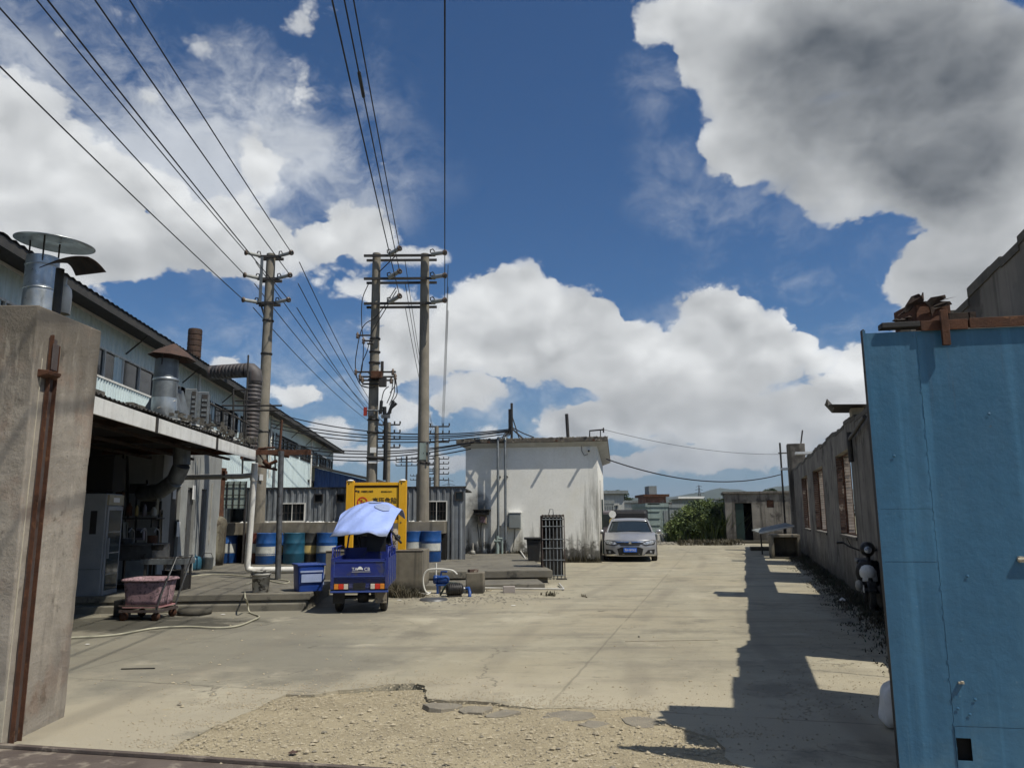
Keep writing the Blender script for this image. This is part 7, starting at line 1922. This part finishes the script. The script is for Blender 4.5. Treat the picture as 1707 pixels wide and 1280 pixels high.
# ================================================================== electric scooter by the right wall
g = gnd(1444, 1012)
sc_ = thing('electric_scooter', 'dark electric scooter with white front panel parked against the right wall', 'scooter', (g.x, g.y-.15, 0), 200)
def swh(y):
    wo = MB().lathe([(.14,-.04),(.21,-.045),(.225,0),(.21,.045),(.14,.04)], 24, T(0, y, .225) @ RY(90)).build('wheel', mTYRE, sc_)
    MB().lathe([(0,-.03),(.14,-.03),(.14,.03),(0,.03)], 16, T(0, y, .225) @ RY(90), smooth=False).build('rim', mDKSTEEL, wo)
swh(.62); swh(-.62)
MB().tube([(0,.62,.225),(0,.56,.45),(0,.42,.85),(0,.38,.98)], .035, 8).build('fork', mBLACK, sc_)
MB().tube([(-.36,.24,1.10),(-.26,.30,1.03),(-.1,.38,.97),(.1,.38,.97),(.26,.30,1.03),(.36,.24,1.10)], .015, 8).build('handlebar', mBLACK, sc_)
for s_ in (-1, 1):
    MB().tube([(s_*.36,.24,1.10),(s_*.45,.19,1.09)], .022, 8).build('grip', mBLACK, sc_)
    MB().tube([(s_*.24,.33,1.04),(s_*.30,.36,1.18)], .007, 5).build('mirror_stalk', mDKSTEEL, sc_)
MB().lathe([(0,-.12),(.07,-.11),(.115,-.05),(.12,.03),(.08,.10),(0,.12)], 16, T(0,.42,1.00) @ RX(-70)).build('headlight_housing', mBLACK, sc_)
MB().lathe([(0,.02),(.055,.015),(.06,0)], 14, T(0,.54,.99) @ RX(-75)).build('headlight', mLAMP, sc_)
MB().grid(lambda i, j: ((2*i-1)*(.13+.08*math.sin(j*3.14)), .50-.10*abs(2*i-1)**2+.06*j-.12*j*j, .82-.42*j), 10, 10).build('front_shield', mBLACK, sc_).modifiers.new('t', 'SOLIDIFY').thickness = .015
MB().grid(lambda i, j: ((2*i-1)*(.10+.02*j), .545-.05*abs(2*i-1)**2, .66-.18*j), 8, 6).build('white_panel', mFASCIA, sc_).modifiers.new('t', 'SOLIDIFY').thickness = .012
MB().grid(lambda i, j: ((2*i-1)*.07, .62+.26*math.cos(math.pi*(.15+.6*j)), .225+.26*math.sin(math.pi*(.15+.6*j))), 4, 10).build('front_mudguard', mBLACK, sc_).modifiers.new('t', 'SOLIDIFY').thickness = .01
MB().box(-.13, .13, -.15, .38, .28, .33).build('footboard', mBLACK, sc_, bevel=.02)
MB().box(-.14, .14, -.75, -.10, .33, .70).build('rear_body', mBLACK, sc_, bevel=.05)
MB().box(-.15, .15, -.78, -.12, .71, .80).build('seat', mBLACK, sc_, bevel=.04)
MB().box(.10, .11, .34, .50, .30, .42).build('sticker', mWHITE, sc_)
MB().tube([(-.12,-.3,.25),(-.2,-.35,0.0)], .015, 6).build('kickstand', mDKSTEEL, sc_)
hp_ = at(1447, 962, 12.7)
o = thing('helmet', 'white crash helmet hanging on the scooter beside the gate', 'helmet', (hp_.x, 12.7, hp_.z), 0)
MB().lathe([(.105,0),(.122,.05),(.118,.11),(.085,.17),(.04,.19),(0,.195)], 20).build('shell', mFASCIA, o); MB().lathe([(.0,.005),(.10,.0)], 16).build('lining', mBLACK, o)
o = thing('black_bag', 'black bag with a pale strip slung on the scooter behind the gate edge', 'bag', (g.x+.28, g.y-.60, .28), 8)
MB().box(-.16, .20, -.1, .12, 0, .50).build('bag', mBLACK, o, bevel=.05); MB().box(-.10, .12, -.112, -.101, .24, .28).build('strip', mWHITE, o)
o = thing('white_pouch', 'small white pouch hanging at the scooter front below the helmet', 'pouch', (at(1433, 985, 12.8).x, 12.8, at(1433, 985, 12.8).z), 0)
MB().lathe([(0,0),(.045,.02),(.06,.08),(.05,.15),(0,.18)], 14).build('pouch', mPVCG, o)

# ================================================================== far buildings, trees, pylon
def shed(u0, u1, v0, Y, D, mm, lab, roof=mDARKROOF, nm='far_shed', over=.3, zb=-.05, pitch=0):
    a = at(u0, v0, Y); b = at(u1, v0, Y); o = thing(nm, lab, 'building', ((a.x+b.x)/2, Y, 0), 0); w = b.x-a.x; h = a.z
    MB().box(-w/2, w/2, 0, D, zb, h).build('wall', mm, o)
    if pitch: MB().prism([(-w/2-over, h), (w/2+over, h), (0, h+pitch)], -over, D+over).build('roof', roof, o)
    else: MB().box(-w/2-over, w/2+over, -over, D+over, h+.002, h+.25).build('roof', roof, o)
    return o, w, h
o, w, h = shed(996, 1040, 823, 62, 8, mFARW, 'far white rendered house with an overhanging flat roof behind the car', mFARG, 'far_house')
MB().box(-.5+.9, w/2-.6, -.06, -.01, h-2.2, h-.9).build('window', mGLASSD, o); MB().box(.2, w/2-.4, -.10, -.061, h-.9, h-.75).build('lintel', mFARW, o)
o, w, h = shed(1000, 1024, 840, 50, 4, mFARG, 'grey ribbed container standing behind the mauve van', mFARG, 'container', .02)
for i in range(6): MB().box(-w/2+i*w/6+.05, -w/2+i*w/6+.14, -.05, -.001, .1, h-.1).build('rib', mFARG, o)
o, w, h = shed(1040, 1078, 838, 85, 8, mFARW, 'distant low white building with dark openings', mFARG, 'far_house', .2)
for i in range(4): MB().box(-w/2+.4+i*w/4, -w/2+1.1+i*w/4, -.06, -.01, h-2.6, h-1.0).build('window', mGLASSD, o)
o, w, h = shed(1040, 1062, 850, 80, 6, mFARGG, 'distant pale green shed left of the rusty tower', mFARG, 'far_shed', .1)
o, w, h = shed(1077, 1110, 828, 78, 5, mFARR, 'far rusty brick coloured building with a small dark box on its roof', mRUST, 'rusty_building', .3)
MB().box(-w*.3, w*.1, .5, 3, h+.26, h+1.1).build('roof_box', mFARG, o)
for i in range(3): MB().box(-w/2+.3+i*w/3, -w/2+1.1+i*w/3, -.08, -.01, h-1.9, h-.6).build('opening', mMATTBLK, o)
o, w, h = shed(1077, 1113, 845, 52, 6, mFARGG, 'pale green grey shed with horizontal boards behind the car', mFARGG, 'green_shed', .05)
for i in range(5): MB().box(-w/2+.1, -w/2+.9, -.05, -.001, .4+i*.45, .48+i*.45).build('board', mFARGG, o)
MB().box(w*.3, w*.5, -.04, -.001, .1, 1.8).build('dark_stain_panel', mFARG, o)
o, w, h = shed(1116, 1142, 846, 56, 5, mFARG, 'plain grey concrete shed right of the pale green one', mFARG, 'grey_shed', .05)
MB().box(-w/2-.9, -w/2-.3, -.3, .3, 0, h-.5).build('side_post', mMATTBLK, o); MB().box(-w/2-.75, -w/2-.35, -.32, -.301, 1.2, 1.6).build('white_plate', mWHITE, o)
o, w, h = shed(1136, 1166, 831, 95, 6, mFARG, 'far grey shed under a bright white roof beside the pylon', mWHITE, 'white_roofed_shed', .5)
for i in range(6): MB().box(-w/2+i*w/6+.1, -w/2+i*w/6+.25, -.08, -.001, .1, h-.3).build('rib', mFARGG, o)
for (u0, u1, v0, Y, mm, lab) in ((1168, 1190, 836, 220, mFARW, 'tiny pale building at the foot of the hills, left one'), (1193, 1212, 832, 260, mFARG, 'tiny blue grey building at the foot of the hills, right one'), (1110, 1136, 838, 150, mFARR, 'distant reddish roofed row between the sheds'), (1290, 1303, 826, 120, mFARW, 'tiny white rooftop just left of the wall post')):
    shed(u0, u1, v0, Y, 10, mm, lab, mFARG, 'distant_building', .4)
# grey slabs lying at the end of the yard
for (u, v, w, d, h, a_, mm, lab) in ((1130, 897, 3.4, 2.6, .35, -6, mFARG, 'large grey slab lying flat before the reeds'), (1098, 890, 2.0, 2.0, .45, 4, mFARW, 'pale slab lying behind the car'), (1113, 885, 2.6, 2.0, .6, 8, mFARG, 'dark grey slab stacked behind the pale one')):
    g = gnd(u, v+5 if v > 895 else v+8); tag(MB().box(-w/2, w/2, 0, d, 0, h).build('stone_slab', mm, loc=(g.x, min(g.y, 46), 0), rotz=R(a_), bevel=.02), lab, 'slab')
# blue lean-to at the warehouse end
a = at(525, 776, 44); b = at(620, 799, 44)
o = thing('blue_shed', 'deep blue sheet clad shed with a sloping roof at the warehouse end', 'shed', (a.x, 44, 0), 0)
w = b.x-a.x
MB().corrugated(0, w, 0, 0, .3, .03, top=lambda x: a.z+(b.z-a.z)*x/w-.12).build('front_wall', mBSHEET, o)
MB().add([(-.3,-.4,a.z+.08),(w+.4,-.4,b.z-.02),(w+.4,9,b.z-.02),(-.3,9,a.z+.08),(-.3,-.4,a.z-.04),(w+.4,-.4,b.z-.14),(w+.4,9,b.z-.14),(-.3,9,a.z-.04)], [(0,1,2,3),(7,6,5,4),(4,5,1,0),(5,6,2,1),(6,7,3,2),(7,4,0,3)]).build('roof', mDARKROOF, o)
MB().box(-3.5, -.01, .5, .6, 0, a.z-.9).build('dark_bay', mMATTBLK, o)
MB().box(-3.6, .0, -1.2, .49, a.z-.95, a.z-.85).build('bay_roof', mDKSTEEL, o)

def tree(u, v0, v1, Y, wpx, lab, mm=mLEAFD, n=700, seed=1):
    rr = random.Random(seed); c_ = at(u, (v0+v1)/2, Y); hh = at(u, v0, Y).z - at(u, v1, Y).z; w_ = wpx*Y/1290
    o = thing('tree', lab, 'tree', (c_.x, Y, 0), 0)
    zc = c_.z
    MB().tube([(0,0,0), (.05*w_,0,zc*.6), (0,.0,zc)], [.05*hh+.05, .04*hh, .02*hh], 7).build('trunk', mBARK, o)
    m = MB()
    for i in range(9):
        d = Vector((rr.uniform(-.38, .38)*w_, rr.uniform(-.3, .3)*w_, zc + rr.uniform(-.22, .30)*hh)); k = rr.uniform(.16, .30)
        leaves(m, d, (w_*k, w_*k, hh*k*.8), n//9, .045*max(w_, hh)*.5+.05, rr)
    m.build('crown', mm, o)
tree(648, 803, 825, 60, 50, 'dark round tree behind the shed between the power poles', seed=4, n=1600)
for i, (u, v0, v1, Y, w_, lab) in enumerate(((1012, 815, 840, 90, 44, 'dark tree above the far white house roof, left one'), (1040, 820, 842, 95, 36, 'dark tree above the far white house roof, right one'), (1062, 828, 846, 120, 40, 'low dark tree left of the rusty building'), (1112, 832, 846, 170, 30, 'small dark tree right of the rusty building'),
        (1150, 835, 848, 200, 36, 'small tree behind the white roofed shed'), (1180, 838, 850, 180, 46, 'dark tree crowns behind the reeds, left one'), (1206, 835, 850, 170, 30, 'dark tree crowns behind the reeds, right one'), (1285, 812, 832, 62, 26, 'bushy tree rising behind the concrete hut'), (1298, 818, 836, 58, 20, 'small leafy tree at the wall end behind the hut'))):
    tree(u, v0, v1, Y, w_, lab, seed=20+i, n=900)
m = MB(); rr = random.Random(77)
for i in range(120):
    u_ = rr.uniform(-100, 1900); Y = rr.uniform(230, 420); c_ = at(u_, 852, Y)
    leaves(m, (c_.x, Y, rr.uniform(0, 5)), (rr.uniform(6, 14), 6, rr.uniform(2, 5)), 60, 1.2, rr)
m.build('far_woodland', mLEAFD, kind='stuff', label='far band of dark woodland along the foot of the hills')
# lattice pylon
def pylon(u, vt, Y, lab, wpx):
    t_ = at(u, vt, Y); o = thing('pylon', lab, 'pylon', (t_.x, Y, 0), 0); H = t_.z; wb = H*.11; k = Y/1290
    for sx_2 in (-1, 1):
        for sy_ in (-1, 1): MB().tube([(sx_2*wb, sy_*wb, 0), (sx_2*wb*.25, sy_*wb*.25, H*.7), (0, 0, H)], k*.35, 4).build('leg', mDKSTEEL, o)
    for i in range(7):
        z0, z1 = H*.1*i, H*.1*(i+1); w0 = wb*(1-.107*i*10*.1); w1 = wb*(1-.107*(i+1)*10*.1)
        MB().tube([(-w0, -w0, z0), (w1, -w1, z1)], k*.2, 4).tube([(w0, -w0, z0), (-w1, -w1, z1)], k*.2, 4).build('brace', mDKSTEEL, o)
    for f, L in ((.74, 1.0), (.84, .8), (.94, .6)): MB().tube([(-wpx*k*L/2, 0, H*f), (0, 0, H*(f+.03)), (wpx*k*L/2, 0, H*f)], k*.35, 4).build('arm', mDKSTEEL, o)
pylon(1165, 808, 330, 'lattice pylon standing beyond the reeds', 16)
pylon(748, 798, 420, 'tiny far pylon left of the house', 26)

# ================================================================== the air: a closed box of thin haze round everything
hz = MB().box(-3050, 3050, -310, 6050, -1.2, 75).build('haze', None, kind='stuff', label='thin bluish summer haze over the yard and the hills')
hm = bpy.data.materials.new('summer_haze'); hm.use_nodes = True
hm.node_tree.nodes.clear()
pv = hm.node_tree.nodes.new('ShaderNodeVolumePrincipled'); ho = hm.node_tree.nodes.new('ShaderNodeOutputMaterial')
pv.inputs['Color'].default_value = (.78, .86, 1.0, 1); pv.inputs['Density'].default_value = .00015; pv.inputs['Anisotropy'].default_value = .2
hm.node_tree.links.new(pv.outputs[0], ho.inputs['Volume'])
hz.data.materials.append(hm)
